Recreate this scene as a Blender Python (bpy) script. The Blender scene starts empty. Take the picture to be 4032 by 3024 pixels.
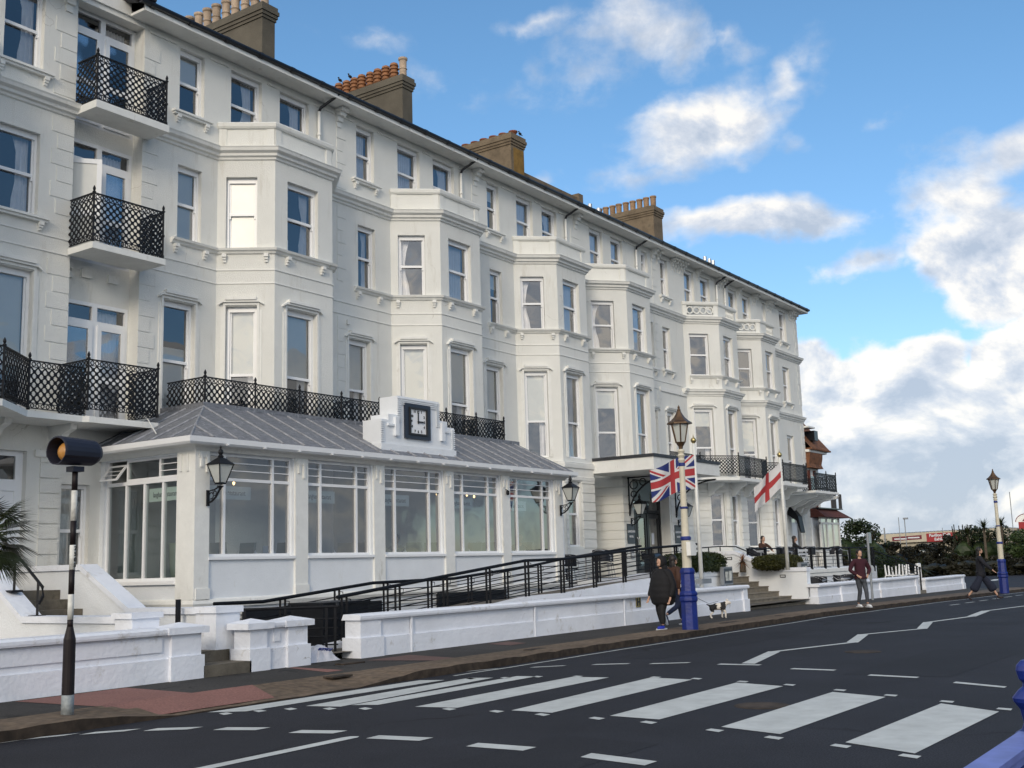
import bpy, bmesh, math, random
from mathutils import Vector, Matrix
random.seed(7)
sc = bpy.context.scene
COL = sc.collection
PI = math.pi
R_ = math.radians

# ------------------------------------------------------------------ materials
def nmat(name):
    m = bpy.data.materials.new(name); m.use_nodes = True
    nt = m.node_tree; b = nt.nodes['Principled BSDF']
    return m, nt, b
def add_crack(N, L, src, out, scale, width, col, cut=.52, ms=.5):
    nz = N.new('ShaderNodeTexNoise'); nz.inputs['Scale'].default_value = scale*2.5; nz.inputs['Detail'].default_value = 6; L.new(src, nz.inputs['Vector'])
    ad = N.new('ShaderNodeMixRGB'); ad.blend_type = 'LINEAR_LIGHT'; ad.inputs['Fac'].default_value = .35/scale; L.new(src, ad.inputs['Color1']); L.new(nz.outputs['Color'], ad.inputs['Color2'])
    vo = N.new('ShaderNodeTexVoronoi'); vo.feature = 'DISTANCE_TO_EDGE'; vo.inputs['Scale'].default_value = scale; L.new(ad.outputs['Color'], vo.inputs['Vector'])
    mr = N.new('ShaderNodeMapRange'); mr.inputs['From Min'].default_value = width; mr.inputs['From Max'].default_value = width*.3; L.new(vo.outputs['Distance'], mr.inputs['Value'])
    nm = N.new('ShaderNodeTexNoise'); nm.inputs['Scale'].default_value = ms; nm.inputs['Detail'].default_value = 3; L.new(src, nm.inputs['Vector'])
    m2 = N.new('ShaderNodeMapRange'); m2.inputs['From Min'].default_value = cut; m2.inputs['From Max'].default_value = cut+.05; L.new(nm.outputs['Fac'], m2.inputs['Value'])
    mu = N.new('ShaderNodeMath'); mu.operation = 'MULTIPLY'; L.new(mr.outputs[0], mu.inputs[0]); L.new(m2.outputs[0], mu.inputs[1])
    mx = N.new('ShaderNodeMixRGB'); mx.inputs['Color2'].default_value = (*col, 1); L.new(mu.outputs[0], mx.inputs['Fac']); L.new(out, mx.inputs['Color1']); return mx.outputs['Color']
def mat(name, col, rough=.7, metal=0.0, var=.12, scale=3.0, bump=0.0, bscale=40.0, spec=.5, col2=None, stretch=None, detail=6.0, dark=None, crack=None):
    m, nt, b = nmat(name)
    N = nt.nodes; L = nt.links
    tc = N.new('ShaderNodeTexCoord')
    src = tc.outputs['Object']
    if stretch:
        mp = N.new('ShaderNodeMapping'); mp.inputs['Scale'].default_value = stretch
        L.new(src, mp.inputs['Vector']); src = mp.outputs['Vector']
    nz = N.new('ShaderNodeTexNoise'); nz.inputs['Scale'].default_value = scale; nz.inputs['Detail'].default_value = detail
    nz.inputs['Roughness'].default_value = .62
    L.new(src, nz.inputs['Vector'])
    rp = N.new('ShaderNodeValToRGB')
    c2 = col2 if col2 else tuple(c*(1-var) for c in col)
    c1 = col if col2 else tuple(min(1, c*(1+var*.5)) for c in col)
    rp.color_ramp.elements[0].position = .32; rp.color_ramp.elements[0].color = (*c2, 1)
    rp.color_ramp.elements[1].position = .66; rp.color_ramp.elements[1].color = (*c1, 1)
    L.new(nz.outputs['Fac'], rp.inputs['Fac'])
    out = rp.outputs['Color']
    if dark:   # a second, larger stain pattern with its own shape
        n2 = N.new('ShaderNodeTexNoise'); n2.inputs['Scale'].default_value = dark[1]; n2.inputs['Detail'].default_value = 8; n2.inputs['Roughness'].default_value = .7
        if len(dark) > 3:
            mp2 = N.new('ShaderNodeMapping'); mp2.inputs['Scale'].default_value = dark[3]
            L.new(tc.outputs['Object'], mp2.inputs['Vector']); L.new(mp2.outputs['Vector'], n2.inputs['Vector'])
        else:
            L.new(tc.outputs['Object'], n2.inputs['Vector'])
        r2 = N.new('ShaderNodeValToRGB'); r2.color_ramp.elements[0].position = dark[2]; r2.color_ramp.elements[1].position = dark[2]+.16
        L.new(n2.outputs['Fac'], r2.inputs['Fac'])
        mx = N.new('ShaderNodeMixRGB'); mx.inputs['Color2'].default_value = (*dark[0], 1)
        L.new(r2.outputs['Color'], mx.inputs['Fac']); L.new(out, mx.inputs['Color1']); out = mx.outputs['Color']
    if crack: out = add_crack(N, L, tc.outputs['Object'], out, *crack)
    L.new(out, b.inputs['Base Color'])
    b.inputs['Roughness'].default_value = rough; b.inputs['Metallic'].default_value = metal
    b.inputs['Specular IOR Level'].default_value = spec
    if bump > 0:
        nb = N.new('ShaderNodeTexNoise'); nb.inputs['Scale'].default_value = bscale; nb.inputs['Detail'].default_value = 5
        L.new(src, nb.inputs['Vector'])
        bp = N.new('ShaderNodeBump'); bp.inputs['Strength'].default_value = bump; bp.inputs['Distance'].default_value = .02
        L.new(nb.outputs['Fac'], bp.inputs['Height']); L.new(bp.outputs['Normal'], b.inputs['Normal'])
    return m
def glassmat(name, base=.10, k=1.7, tint=(1, 1, 1), rough=.012, wav=.03):
    m = bpy.data.materials.new(name); m.use_nodes = True
    nt = m.node_tree; N = nt.nodes; L = nt.links
    for n in list(N): N.remove(n)
    o = N.new('ShaderNodeOutputMaterial'); g = N.new('ShaderNodeBsdfGlossy'); t = N.new('ShaderNodeBsdfTransparent')
    mx = N.new('ShaderNodeMixShader'); f = N.new('ShaderNodeFresnel'); f.inputs['IOR'].default_value = 1.5
    ma = N.new('ShaderNodeMath'); ma.operation = 'MULTIPLY_ADD'; ma.inputs[1].default_value = k; ma.inputs[2].default_value = base; ma.use_clamp = True
    g.inputs['Roughness'].default_value = rough; g.inputs['Color'].default_value = (.95, .97, 1, 1)
    t.inputs['Color'].default_value = (*tint, 1)
    tc = N.new('ShaderNodeTexCoord'); nz = N.new('ShaderNodeTexNoise'); nz.inputs['Scale'].default_value = 1.3; nz.inputs['Detail'].default_value = 1
    bp = N.new('ShaderNodeBump'); bp.inputs['Strength'].default_value = wav; bp.inputs['Distance'].default_value = .3
    L.new(tc.outputs['Object'], nz.inputs['Vector']); L.new(nz.outputs['Fac'], bp.inputs['Height']); L.new(bp.outputs['Normal'], g.inputs['Normal'])
    L.new(f.outputs['Fac'], ma.inputs[0]); L.new(ma.outputs[0], mx.inputs['Fac'])
    L.new(t.outputs[0], mx.inputs[1]); L.new(g.outputs[0], mx.inputs[2]); L.new(mx.outputs[0], o.inputs['Surface'])
    return m
def emat(name, col, s):
    m, nt, b = nmat(name)
    b.inputs['Base Color'].default_value = (*col, 1); b.inputs['Emission Color'].default_value = (*col, 1); b.inputs['Emission Strength'].default_value = s
    return m
def leafmat(name, c1, c2, rough=.5, scale=1.2, sub=.0):
    m, nt, b = nmat(name); N = nt.nodes; L = nt.links
    tc = N.new('ShaderNodeTexCoord'); nz = N.new('ShaderNodeTexNoise'); nz.inputs['Scale'].default_value = scale; nz.inputs['Detail'].default_value = 6; nz.inputs['Roughness'].default_value = .75
    L.new(tc.outputs['Object'], nz.inputs['Vector'])
    rp = N.new('ShaderNodeValToRGB'); rp.color_ramp.elements[0].position = .35; rp.color_ramp.elements[0].color = (*c1, 1)
    rp.color_ramp.elements[1].position = .65; rp.color_ramp.elements[1].color = (*c2, 1)
    L.new(nz.outputs['Fac'], rp.inputs['Fac']); L.new(rp.outputs['Color'], b.inputs['Base Color']); b.inputs['Roughness'].default_value = rough
    b.inputs['Specular IOR Level'].default_value = .3
    return m

M = {}
M['stucco'] = mat('stucco', (.775, .775, .735), .8, var=.05, scale=.9, bump=.6, bscale=55, spec=.25, dark=((.63, .615, .56), 2.6, .57, (1, 1, .16)), crack=(.5, .004, (.52, .50, .46), .60))
M['stucco2'] = mat('stucco2', (.78, .81, .84), .75, var=.04, scale=2, bump=.4, bscale=35, spec=.25, dark=((.66, .66, .63), 2.4, .62, (1, 1, .22)))
M['trim'] = mat('trim', (.80, .80, .765), .65, var=.06, scale=4, bump=.2, bscale=30, dark=((.50, .48, .42), 3.4, .60, (1, 1, .3)))
M['upvc'] = mat('upvc', (.85, .86, .87), .35, var=.03, scale=2)
M['wallwhite'] = mat('wallwhite', (.78, .81, .87), .75, var=.08, scale=1.5, bump=.5, bscale=14, spec=.3, dark=((.44, .42, .38), 2.6, .60, (1, 1, .8)), crack=(.8, .006, (.34, .33, .32), .60, .6))
M['black'] = mat('black', (.010, .011, .014), .45, spec=.25, var=.3, scale=6, bump=.1, bscale=60)
M['ramprail'] = mat('ramprail', (.009, .010, .013), .6, spec=.15, var=.3, scale=6)
M['render'] = mat('render', (.115, .102, .078), .9, var=.25, scale=1.2, bump=.6, bscale=25, dark=((.07, .065, .055), 1.5, .58, (1, 1, .4)))
M['stone'] = mat('stone', (.19, .145, .095), .9, var=.4, scale=2.2, bump=.7, bscale=14, dark=((.10, .085, .06), 2.2, .55))
M['lichen'] = mat('lichen', (.26, .15, .035), .9, var=.3, scale=4, bump=.5)
M['pot_cream'] = mat('pot_cream', (.44, .34, .25), .8, var=.35, scale=2.5, bump=.3, bscale=20)
M['pot_orange'] = mat('pot_orange', (.30, .135, .06), .8, var=.3, scale=3, bump=.3)
M['pot_red'] = mat('pot_red', (.25, .085, .045), .8, var=.3, scale=3, bump=.3)
M['pot_tan'] = mat('pot_tan', (.30, .19, .11), .8, var=.35, scale=2.3, bump=.3)
M['slate'] = mat('slate', (.035, .037, .043), .55, var=.4, scale=6, bump=.4, bscale=20)
M['gutter'] = mat('gutter', (.012, .013, .017), .3, var=.3, scale=5)
M['tile'] = mat('tile', (.19, .080, .036), .85, var=.5, scale=3.5, bump=.8, bscale=18, dark=((.11, .055, .03), 2.5, .55))
M['tilered'] = mat('tilered', (.11, .032, .022), .85, var=.4, scale=4, bump=.8, bscale=18)
M['curtain'] = mat('curtain', (.92, .92, .93), .9, var=.1, scale=3)
M['blind'] = mat('blind', (.84, .88, .84), .9, var=.05, scale=.8)
M['netcurtain'] = mat('netcurtain', (.55, .56, .52), .95, var=.2, scale=4, stretch=(8, 8, .6))
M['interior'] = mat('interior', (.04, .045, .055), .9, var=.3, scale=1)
M['intwarm'] = mat('intwarm', (.42, .44, .43), .9, var=.25, scale=.6)
M['redcloth'] = mat('redcloth', (.10, .012, .01), .9)
M['glass'] = glassmat('glass', .09, 2.1)
M['glassr'] = glassmat('glassr', .17, 1.6, (.86, .93, 1.0), wav=.02)
M['glassdark'] = glassmat('glassdark', .06, 1.6, (.75, .85, .86))
M['glassglare'] = mat('glassglare', (.72, .72, .68), .25, var=.06, scale=2)  # clear pane with a bright cloud reflection painted in as pale opaque colour
M['lead'] = mat('lead', (.24, .25, .275), .6, metal=.1, var=.45, scale=7, bump=.5, bscale=9, col2=(.12, .127, .143), stretch=(1, 3, 3), dark=((.46, .47, .49), 6.5, .56, (3, 1, 1)))
M['doorblack'] = mat('doorblack', (.010, .012, .016), .3, var=.2)
M['navy'] = mat('navy', (.018, .026, .045), .35, var=.2)
M['plaque'] = mat('plaque', (.035, .045, .058), .35, var=.15)
M['ltext'] = mat('ltext', (.62, .64, .66), .6, var=.02)
M['signpale'] = mat('signpale', (.80, .85, .76), .6, var=.03)
M['dtext'] = mat('dtext', (.16, .17, .17), .6, var=.05)
M['bltext'] = mat('bltext', (.02, .02, .02), .5, var=.05)
M['bronze'] = mat('bronze', (.11, .065, .035), .42, metal=.5, var=.35, scale=6, dark=((.25, .14, .07), 7, .6))
M['cream'] = mat('cream', (.58, .54, .43), .5, var=.12, scale=5, dark=((.34, .27, .16), 9, .67))
M['blue'] = mat('blue', (.006, .020, .17), .42, var=.25, scale=5, bump=.25, bscale=16, dark=((.012, .014, .05), 9, .64))
M['railblue'] = mat('railblue', (.13, .17, .47), .5, var=.2, scale=8, dark=((.05, .06, .2), 14, .66))
M['brassball'] = mat('brassball', (.45, .36, .17), .3, metal=.9)
M['metal'] = mat('metal', (.45, .46, .47), .4, metal=.8, var=.1)
M['greymetal'] = mat('greymetal', (.26, .28, .30), .55, metal=.3, var=.15)
M['amber'] = mat('amber', (.50, .24, .06), .35, var=.15, scale=6)
M['hood'] = mat('hood', (.012, .014, .028), .6, var=.1)
M['polewhite'] = mat('polewhite', (.62, .62, .58), .5, var=.12, scale=12, bump=.5, bscale=25)
M['poleblack'] = mat('poleblack', (.014, .010, .011), .5, spec=.25, var=.2)
M['galv'] = mat('galv', (.30, .33, .34), .6, metal=.3, var=.3, scale=9, bump=.6, bscale=18)
M['step'] = mat('step', (.13, .115, .09), .9, var=.4, scale=3, bump=.6, dark=((.05, .045, .035), 4, .55))
M['stepw'] = mat('stepw', (.22, .195, .155), .9, var=.3, scale=3, bump=.6, dark=((.12, .105, .08), 2.5, .58))
M['deck'] = mat('deck', (.18, .17, .16), .9, var=.3, scale=3, bump=.4)
M['rampfloor'] = mat('rampfloor', (.13, .115, .095), .9, var=.3, scale=3, bump=.4)
M['boxhedge'] = leafmat('boxhedge', (.010, .019, .005), (.032, .045, .010), scale=3)
M['boxhedge2'] = leafmat('boxhedge2', (.018, .022, .004), (.060, .060, .012), scale=3)
M['leafdark'] = leafmat('leafdark', (.008, .016, .005), (.030, .048, .015), scale=.8)
M['leafbrown'] = leafmat('leafbrown', (.009, .010, .006), (.026, .024, .012), scale=.7)
M['leafgreen'] = leafmat('leafgreen', (.020, .036, .010), (.055, .085, .025), scale=.9)
M['palm'] = leafmat('palm', (.012, .022, .008), (.050, .060, .022), scale=2)
M['dead'] = leafmat('dead', (.10, .04, .02), (.22, .10, .05), scale=3)
M['bark'] = mat('bark', (.09, .07, .05), .9, var=.4, scale=6, bump=.8)
M['skin'] = mat('skin', (.50, .30, .21), .5, var=.05)
M['hair'] = mat('hair', (.012, .009, .008), .55, var=.2)
M['coat'] = mat('coat', (.006, .006, .008), .85, var=.3, scale=12)
M['legging'] = mat('legging', (.008, .008, .009), .8)
M['shoeblue'] = mat('shoeblue', (.02, .04, .42), .5)
M['sole'] = mat('sole', (.6, .62, .65), .6)
M['brown'] = mat('brown', (.055, .022, .012), .8, var=.2)
M['jeans'] = mat('jeans', (.014, .022, .055), .9, var=.3, scale=12)
M['greyjeans'] = mat('greyjeans', (.055, .062, .075), .9, var=.4, scale=9)
M['maroon'] = mat('maroon', (.040, .006, .014), .9, var=.2)
M['navycoat'] = mat('navycoat', (.009, .010, .016), .9, var=.2)
M['navytr'] = mat('navytr', (.009, .013, .030), .9, var=.2)
M['boot'] = mat('boot', (.020, .008, .008), .5)
M['dogwhite'] = mat('dogwhite', (.66, .62, .56), .8, var=.1, scale=12)
M['dogblack'] = mat('dogblack', (.012, .012, .013), .8)
M['dogpink'] = mat('dogpink', (.5, .35, .30), .8)
M['wicker'] = mat('wicker', (.013, .015, .022), .7, var=.3, scale=30)
M['whiteplastic'] = mat('whiteplastic', (.78, .79, .80), .4, var=.03)
M['wood'] = mat('wood', (.14, .10, .07), .8, var=.3)
M['weathered'] = mat('weathered', (.075, .065, .058), .85, var=.4, scale=5, stretch=(6, 6, .5))
M['poster'] = mat('poster', (.55, .55, .50), .5, var=.5, scale=7)
M['maroonsign'] = mat('maroonsign', (.14, .012, .025), .6, var=.1)
M['redsign'] = mat('redsign', (.30, .02, .022), .6, var=.08)
M['creamwall'] = mat('creamwall', (.48, .43, .33), .8, var=.15, scale=.8)
M['bag'] = mat('bag', (.62, .62, .66), .35, var=.2, scale=8)
M['bluetext'] = mat('bluetext', (.03, .06, .3), .6)
M['lampglow'] = emat('lampglow', (1.0, .62, .25), 4.0)
M['seat_green'] = mat('seat_green', (.30, .33, .26), .9, var=.1)
M['cloth'] = mat('cloth', (.62, .66, .70), .8, var=.05)
M['suit'] = mat('suit', (.03, .045, .09), .9)

# flags: the colours are the cloth's own
M['f_blue'] = mat('f_blue', (.012, .024, .14), .8, var=.15)
M['f_white'] = mat('f_white', (.56, .56, .57), .8, var=.08)
M['f_red'] = mat('f_red', (.34, .03, .035), .8, var=.12)

# ------------------------------------------------------------------ mesh builder
class Fr:
    """a wall frame: o origin (x,y), t along the wall, n outward; P(a,b,z)"""
    def __init__(s, x0, y0, x1, y1):
        d = math.hypot(x1-x0, y1-y0); s.o = (x0, y0); s.t = ((x1-x0)/d, (y1-y0)/d); s.n = (s.t[1], -s.t[0]); s.len = d
    def P(s, a, b, z):
        return (s.o[0]+s.t[0]*a+s.n[0]*b, s.o[1]+s.t[1]*a+s.n[1]*b, z)
W = Fr(0, 20, 100, 20)            # main wall plane: a = X
class MB:
    def __init__(s): s.v = []; s.f = []; s.mi = []; s.cur = 0
    def add(s, vs, fs):
        n = len(s.v); s.v += [tuple(v) for v in vs]
        for f in fs: s.f.append(tuple(n+i for i in f)); s.mi.append(s.cur)
    def quad(s, a, b, c, d): s.add([a, b, c, d], [(0, 1, 2, 3)])
    def hexa(s, p):   # p[0..3] bottom loop, p[4..7] top loop
        s.add(p, [(3, 2, 1, 0), (4, 5, 6, 7), (0, 1, 5, 4), (1, 2, 6, 5), (2, 3, 7, 6), (3, 0, 4, 7)])
    def box(s, x0, x1, y0, y1, z0, z1):
        s.hexa([(x0, y0, z0), (x1, y0, z0), (x1, y1, z0), (x0, y1, z0), (x0, y0, z1), (x1, y0, z1), (x1, y1, z1), (x0, y1, z1)])
    def fbox(s, F, a0, a1, b0, b1, z0, z1):
        P = F.P
        s.hexa([P(a0, b1, z0), P(a1, b1, z0), P(a1, b0, z0), P(a0, b0, z0), P(a0, b1, z1), P(a1, b1, z1), P(a1, b0, z1), P(a0, b0, z1)])
    def prism(s, poly, fn, d0, d1):
        """poly list of 2d; fn(u,v,d)->3d"""
        n = len(poly)
        vs = [fn(u, v, d0) for u, v in poly]+[fn(u, v, d1) for u, v in poly]
        fs = [tuple(range(n)), tuple(reversed(range(n, 2*n)))]+[(i, i+n, (i+1) % n+n, (i+1) % n) for i in range(n)]
        s.add(vs, fs)
    def tube(s, pts, r, n=6, cap=True):
        pts = [Vector(p) for p in pts]; rings = []
        rs = r if isinstance(r, (list, tuple)) else [r]*len(pts)
        up = Vector((0, 0, 1))
        for i, p in enumerate(pts):
            d = (pts[min(i+1, len(pts)-1)]-pts[max(i-1, 0)]).normalized()
            a = d.cross(up)
            if a.length < 1e-3: a = Vector((1, 0, 0))
            a.normalize(); b = a.cross(d).normalized()
            rings.append([tuple(p+(a*math.cos(2*PI*k/n)+b*math.sin(2*PI*k/n))*rs[i]) for k in range(n)])
        vs = [v for r_ in rings for v in r_]; fs = []
        for i in range(len(pts)-1):
            for k in range(n):
                fs.append((i*n+k, i*n+(k+1) % n, (i+1)*n+(k+1) % n, (i+1)*n+k))
        if cap: fs += [tuple(reversed(range(n))), tuple((len(pts)-1)*n+k for k in range(n))]
        s.add(vs, fs)
    def bar(s, p, q, w, h=None):
        """square bar p->q"""
        s.tube([p, q], (w if h is None else (w+h)/2)*.7071, 4)
    def lathe(s, prof, c, n=16, ax='z'):
        vs = []; fs = []
        for r, z in prof:
            for k in range(n):
                a = 2*PI*k/n
                if ax == 'z': vs.append((c[0]+r*math.cos(a), c[1]+r*math.sin(a), c[2]+z))
                elif ax == 'y': vs.append((c[0]+r*math.cos(a), c[1]+z, c[2]+r*math.sin(a)))
                else: vs.append((c[0]+z, c[1]+r*math.cos(a), c[2]+r*math.sin(a)))
        m = len(prof)
        for i in range(m-1):
            for k in range(n): fs.append((i*n+k, i*n+(k+1) % n, (i+1)*n+(k+1) % n, (i+1)*n+k))
        fs += [tuple(reversed(range(n))), tuple((m-1)*n+k for k in range(n))]
        s.add(vs, fs)
    def ring(s, F, a, z, r, t, b0, b1, n=8):
        ro = r; ri = r-t; vs = []; fs = []
        for k in range(n):
            c, q = math.cos(2*PI*k/n), math.sin(2*PI*k/n)
            vs += [F.P(a+ro*c, b1, z+ro*q), F.P(a+ri*c, b1, z+ri*q), F.P(a+ri*c, b0, z+ri*q), F.P(a+ro*c, b0, z+ro*q)]
        for k in range(n):
            i = k*4; j = (k+1) % n*4
            for m in range(4): fs.append((i+m, j+m, j+(m+1) % 4, i+(m+1) % 4))
        s.add(vs, fs)
    def mold(s, path, prof, closed=False):
        """extrude profile [(b outward, z)] along XY path with mitres; outward is right of travel"""
        n = len(path); nr = []
        for i in range(n-1):
            x0, y0 = path[i]; x1, y1 = path[i+1]; d = math.hypot(x1-x0, y1-y0)
            nr.append(((y1-y0)/d, -(x1-x0)/d))
        off = []
        for i in range(n):
            a = nr[max(i-1, 0)]; b = nr[min(i, n-2)]
            k = 1+a[0]*b[0]+a[1]*b[1]
            off.append(((a[0]+b[0])/k, (a[1]+b[1])/k))
        m = len(prof)
        vs = [(path[i][0]+off[i][0]*b, path[i][1]+off[i][1]*b, z) for i in range(n) for b, z in prof]
        fs = []
        for i in range(n-1):
            for k in range(m):
                fs.append((i*m+k, i*m+(k+1) % m, (i+1)*m+(k+1) % m, (i+1)*m+k))
        fs += [tuple(range(m)), tuple(reversed(range((n-1)*m, n*m)))]
        s.add(vs, fs)
    def wall(s, F, a0, a1, z0, z1, ops, dep=.16, back=False):
        A = sorted(set([a0, a1]+[o[0] for o in ops]+[o[1] for o in ops])); Z = sorted(set([z0, z1]+[o[2] for o in ops]+[o[3] for o in ops]))
        A = [a for a in A if a0-1e-6 <= a <= a1+1e-6]; Z = [z for z in Z if z0-1e-6 <= z <= z1+1e-6]
        for i in range(len(A)-1):
            j = 0
            while j < len(Z)-1:
                ca = (A[i]+A[i+1])/2; cz = (Z[j]+Z[j+1])/2
                if not any(o[0] < ca < o[1] and o[2] < cz < o[3] for o in ops):
                    s.quad(F.P(A[i], 0, Z[j]), F.P(A[i+1], 0, Z[j]), F.P(A[i+1], 0, Z[j+1]), F.P(A[i], 0, Z[j+1]))
                j += 1
        for o in ops:
            if len(o) > 4: continue
            p = [(o[0], o[2]), (o[1], o[2]), (o[1], o[3]), (o[0], o[3])]
            for i in range(4):
                u, v = p[i], p[(i+1) % 4]
                s.quad(F.P(u[0], 0, u[1]), F.P(u[0], -dep, u[1]), F.P(v[0], -dep, v[1]), F.P(v[0], 0, v[1]))
    def build(s, name, m, parent=None, smooth=False, autos=False):
        me = bpy.data.meshes.new(name); me.from_pydata(s.v, [], s.f)
        ms = m if isinstance(m, (list, tuple)) else [m]
        for q in ms: me.materials.append(M[q] if isinstance(q, str) else q)
        if len(ms) > 1: me.polygons.foreach_set('material_index', s.mi)
        if smooth: me.polygons.foreach_set('use_smooth', [True]*len(me.polygons))
        if 'pane' not in name and 'glass' not in name:
            bm = bmesh.new(); bm.from_mesh(me); bmesh.ops.recalc_face_normals(bm, faces=bm.faces); bm.to_mesh(me); bm.free()
        me.update()
        o = bpy.data.objects.new(name, me); COL.objects.link(o)
        if parent: o.parent = parent; o.matrix_parent_inverse = parent.matrix_basis.inverted()
        return o
def tag(o, label=None, cat=None, group=None, kind=None):
    if label: o['label'] = label
    if cat: o['category'] = cat
    if group: o['group'] = group
    if kind: o['kind'] = kind
    return o
def empty(name, loc, label, cat, group=None):
    o = bpy.data.objects.new(name, None); COL.objects.link(o); o.location = loc; o.empty_display_size = .2
    return tag(o, label, cat, group)
def copytree(root, loc=None, rz=None, label=None, group=None):
    def rec(o, par):
        c = o.copy(); COL.objects.link(c)
        if par: c.parent = par
        for ch in o.children: rec(ch, c)
        return c
    r = rec(root, None)
    if loc is not None: r.location = loc
    if rz is not None: r.rotation_euler.z = rz
    if label: r['label'] = label
    if group: r['group'] = group
    return r
def text(name, body, size, m, p, xdir, ydir, parent=None, ext=.004, align='CENTER', bold=0.0, sx=1.0, spacing=1.0):
    cu = bpy.data.curves.new(name, 'FONT'); cu.body = body; cu.size = size; cu.extrude = ext; cu.align_x = align; cu.align_y = 'CENTER'; cu.offset = bold; cu.space_line = spacing
    cu.resolution_u = 3
    o = bpy.data.objects.new(name, cu); COL.objects.link(o)
    dg = bpy.context.evaluated_depsgraph_get(); me = bpy.data.meshes.new_from_object(o.evaluated_get(dg))
    bpy.data.objects.remove(o); me.name = name
    xd = Vector(xdir).normalized(); yd = Vector(ydir).normalized(); zd = xd.cross(yd)
    T = Matrix((( xd.x*sx, yd.x, zd.x, p[0]), (xd.y*sx, yd.y, zd.y, p[1]), (xd.z*sx, yd.z, zd.z, p[2]), (0, 0, 0, 1)))
    me.transform(T); me.materials.clear(); me.materials.append(M[m])
    o = bpy.data.objects.new(name, me); COL.objects.link(o)
    if parent: o.parent = parent; o.matrix_parent_inverse = parent.matrix_basis.inverted()
    return o
def rz_(x): return -.008*max(0, min(25, x-30))      # the street falls a little to the right
# ================================================================== THE HOTEL
hotel = empty('hotel', (32, 20, 0), 'long white stucco seafront hotel, four storeys with canted bays and black iron balconies', 'hotel')
BAYS = [(7.0, 8.0, 10.3, 11.3), (16.97, 17.80, 19.72, 20.6), (23.12, 24.03, 25.90, 26.8), (29.16, 30.10, 31.90, 32.75), (33.56, 34.72, 36.5, 37.4), (41.37, 42.55, 44.35, 45.4), (45.9, 47.0, 48.65, 49.6)]
YB = 18.95
XE = 54.45; XL = 5.0
OPEN = {}     # frame key -> list of openings
def face_frames():
    fr = []
    x = XL
    for i, (l, c, r, k) in enumerate(BAYS):
        fr.append(('w%d' % i, Fr(x, 20, l, 20))); fr.append(('c%d' % i, Fr(l, 20, c, YB))); fr.append(('f%d' % i, Fr(c, YB, r, YB))); fr.append(('r%d' % i, Fr(r, YB, k, 20))); x = k
    fr.append(('w7', Fr(x, 20, XE, 20)))
    return dict(fr)
FF = face_frames()
XW = {k: v.o[0] for k, v in FF.items()}
SP = []   # window specs: (face, x0, x1, z0, z1, opts)
def aw(face, x0, x1): return (x0-XW[face], x1-XW[face])
def addw(face, a0, a1, z0, z1, **k): SP.append((face, a0, a1, z0, z1, k))
L3 = (12.08, 13.64); L2 = (9.07, 10.82); L1 = (4.95, 7.70)
def wallw(face, x0, x1, z, **k):
    a = aw(face, x0, x1); addw(face, a[0], a[1], z[0], z[1], **k)
# house 0 (left edge of the picture)
wallw('w1', 11.55, 12.42, (11.80, 13.55), cur='r', sill=1, lab='tall')
wallw('w1', 11.55, 12.42, (8.74, 10.48), cur='r', sill=1)
wallw('w1', 11.45, 12.38, (4.70, 7.62), cur='blind.72', hood=1, mid=.36)
wallw('w1', 15.83, 16.54, L3, cur='blind.45', sill=1); wallw('w1', 15.83, 16.50, L2, cur='blind.97')
wallw('w1', 15.50, 16.36, (4.95, 7.62), cur='halfblind', hood=1)
bayopt = {
 1: dict(c2='glassglare', f2='lr', c1='blind.97u', f1='blind.97u'),
 2: dict(c2='lcurt', f2='full', c1='blind.98u', f1='blind.94u'),
 3: dict(c2='lcurt', f2='full', c1='blind.98u', f1='r'),
 4: dict(c2='lcurt', f2='r', c1='blind.25', f1='lr'),
 5: dict(c2='none', f2='r', c1='blind.42u', f1='r'),
 6: dict(c2='none', f2='r', c1='blind.9u', f1='r')}
F2X = {1: (18.2, 19.22), 2: (24.4, 25.45), 3: (30.45, 31.45), 4: (35.13, 36.12), 5: (42.94, 43.85), 6: (47.46, 48.35)}
for b in range(1, 7):
    o = bayopt[b]; cl = FF['c%d' % b].len
    x0, x1 = aw('f%d' % b, *F2X[b])
    addw('c%d' % b, .15*cl, .69*cl, L2[0], L2[1], cur=o['c2']); addw('f%d' % b, x0, x1, L2[0], L2[1], cur=o['f2'])
    z1 = L1[1]
    addw('c%d' % b, .17*cl, .70*cl, L1[0], z1, cur=o['c1'], hood=1, mid=.42); addw('f%d' % b, x0-.02, x1-.06, L1[0], z1, cur=o['f1'], hood=1, mid=.42)
    addw('r%d' % b, .3*cl, .85*cl, L2[0], L2[1], cur='lr', far=1)
# bay 0, mostly outside the frame
addw('f0', .3, 1.9, 8.8, 10.5, cur='lr'); addw('f0', .3, 1.9, 4.8, 7.5, cur='lr', hood=1); addw('c0', .3, 1.1, 8.8, 10.5, cur='lr'); addw('c0', .3, 1.1, 4.8, 7.5, cur='lr', hood=1)
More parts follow.
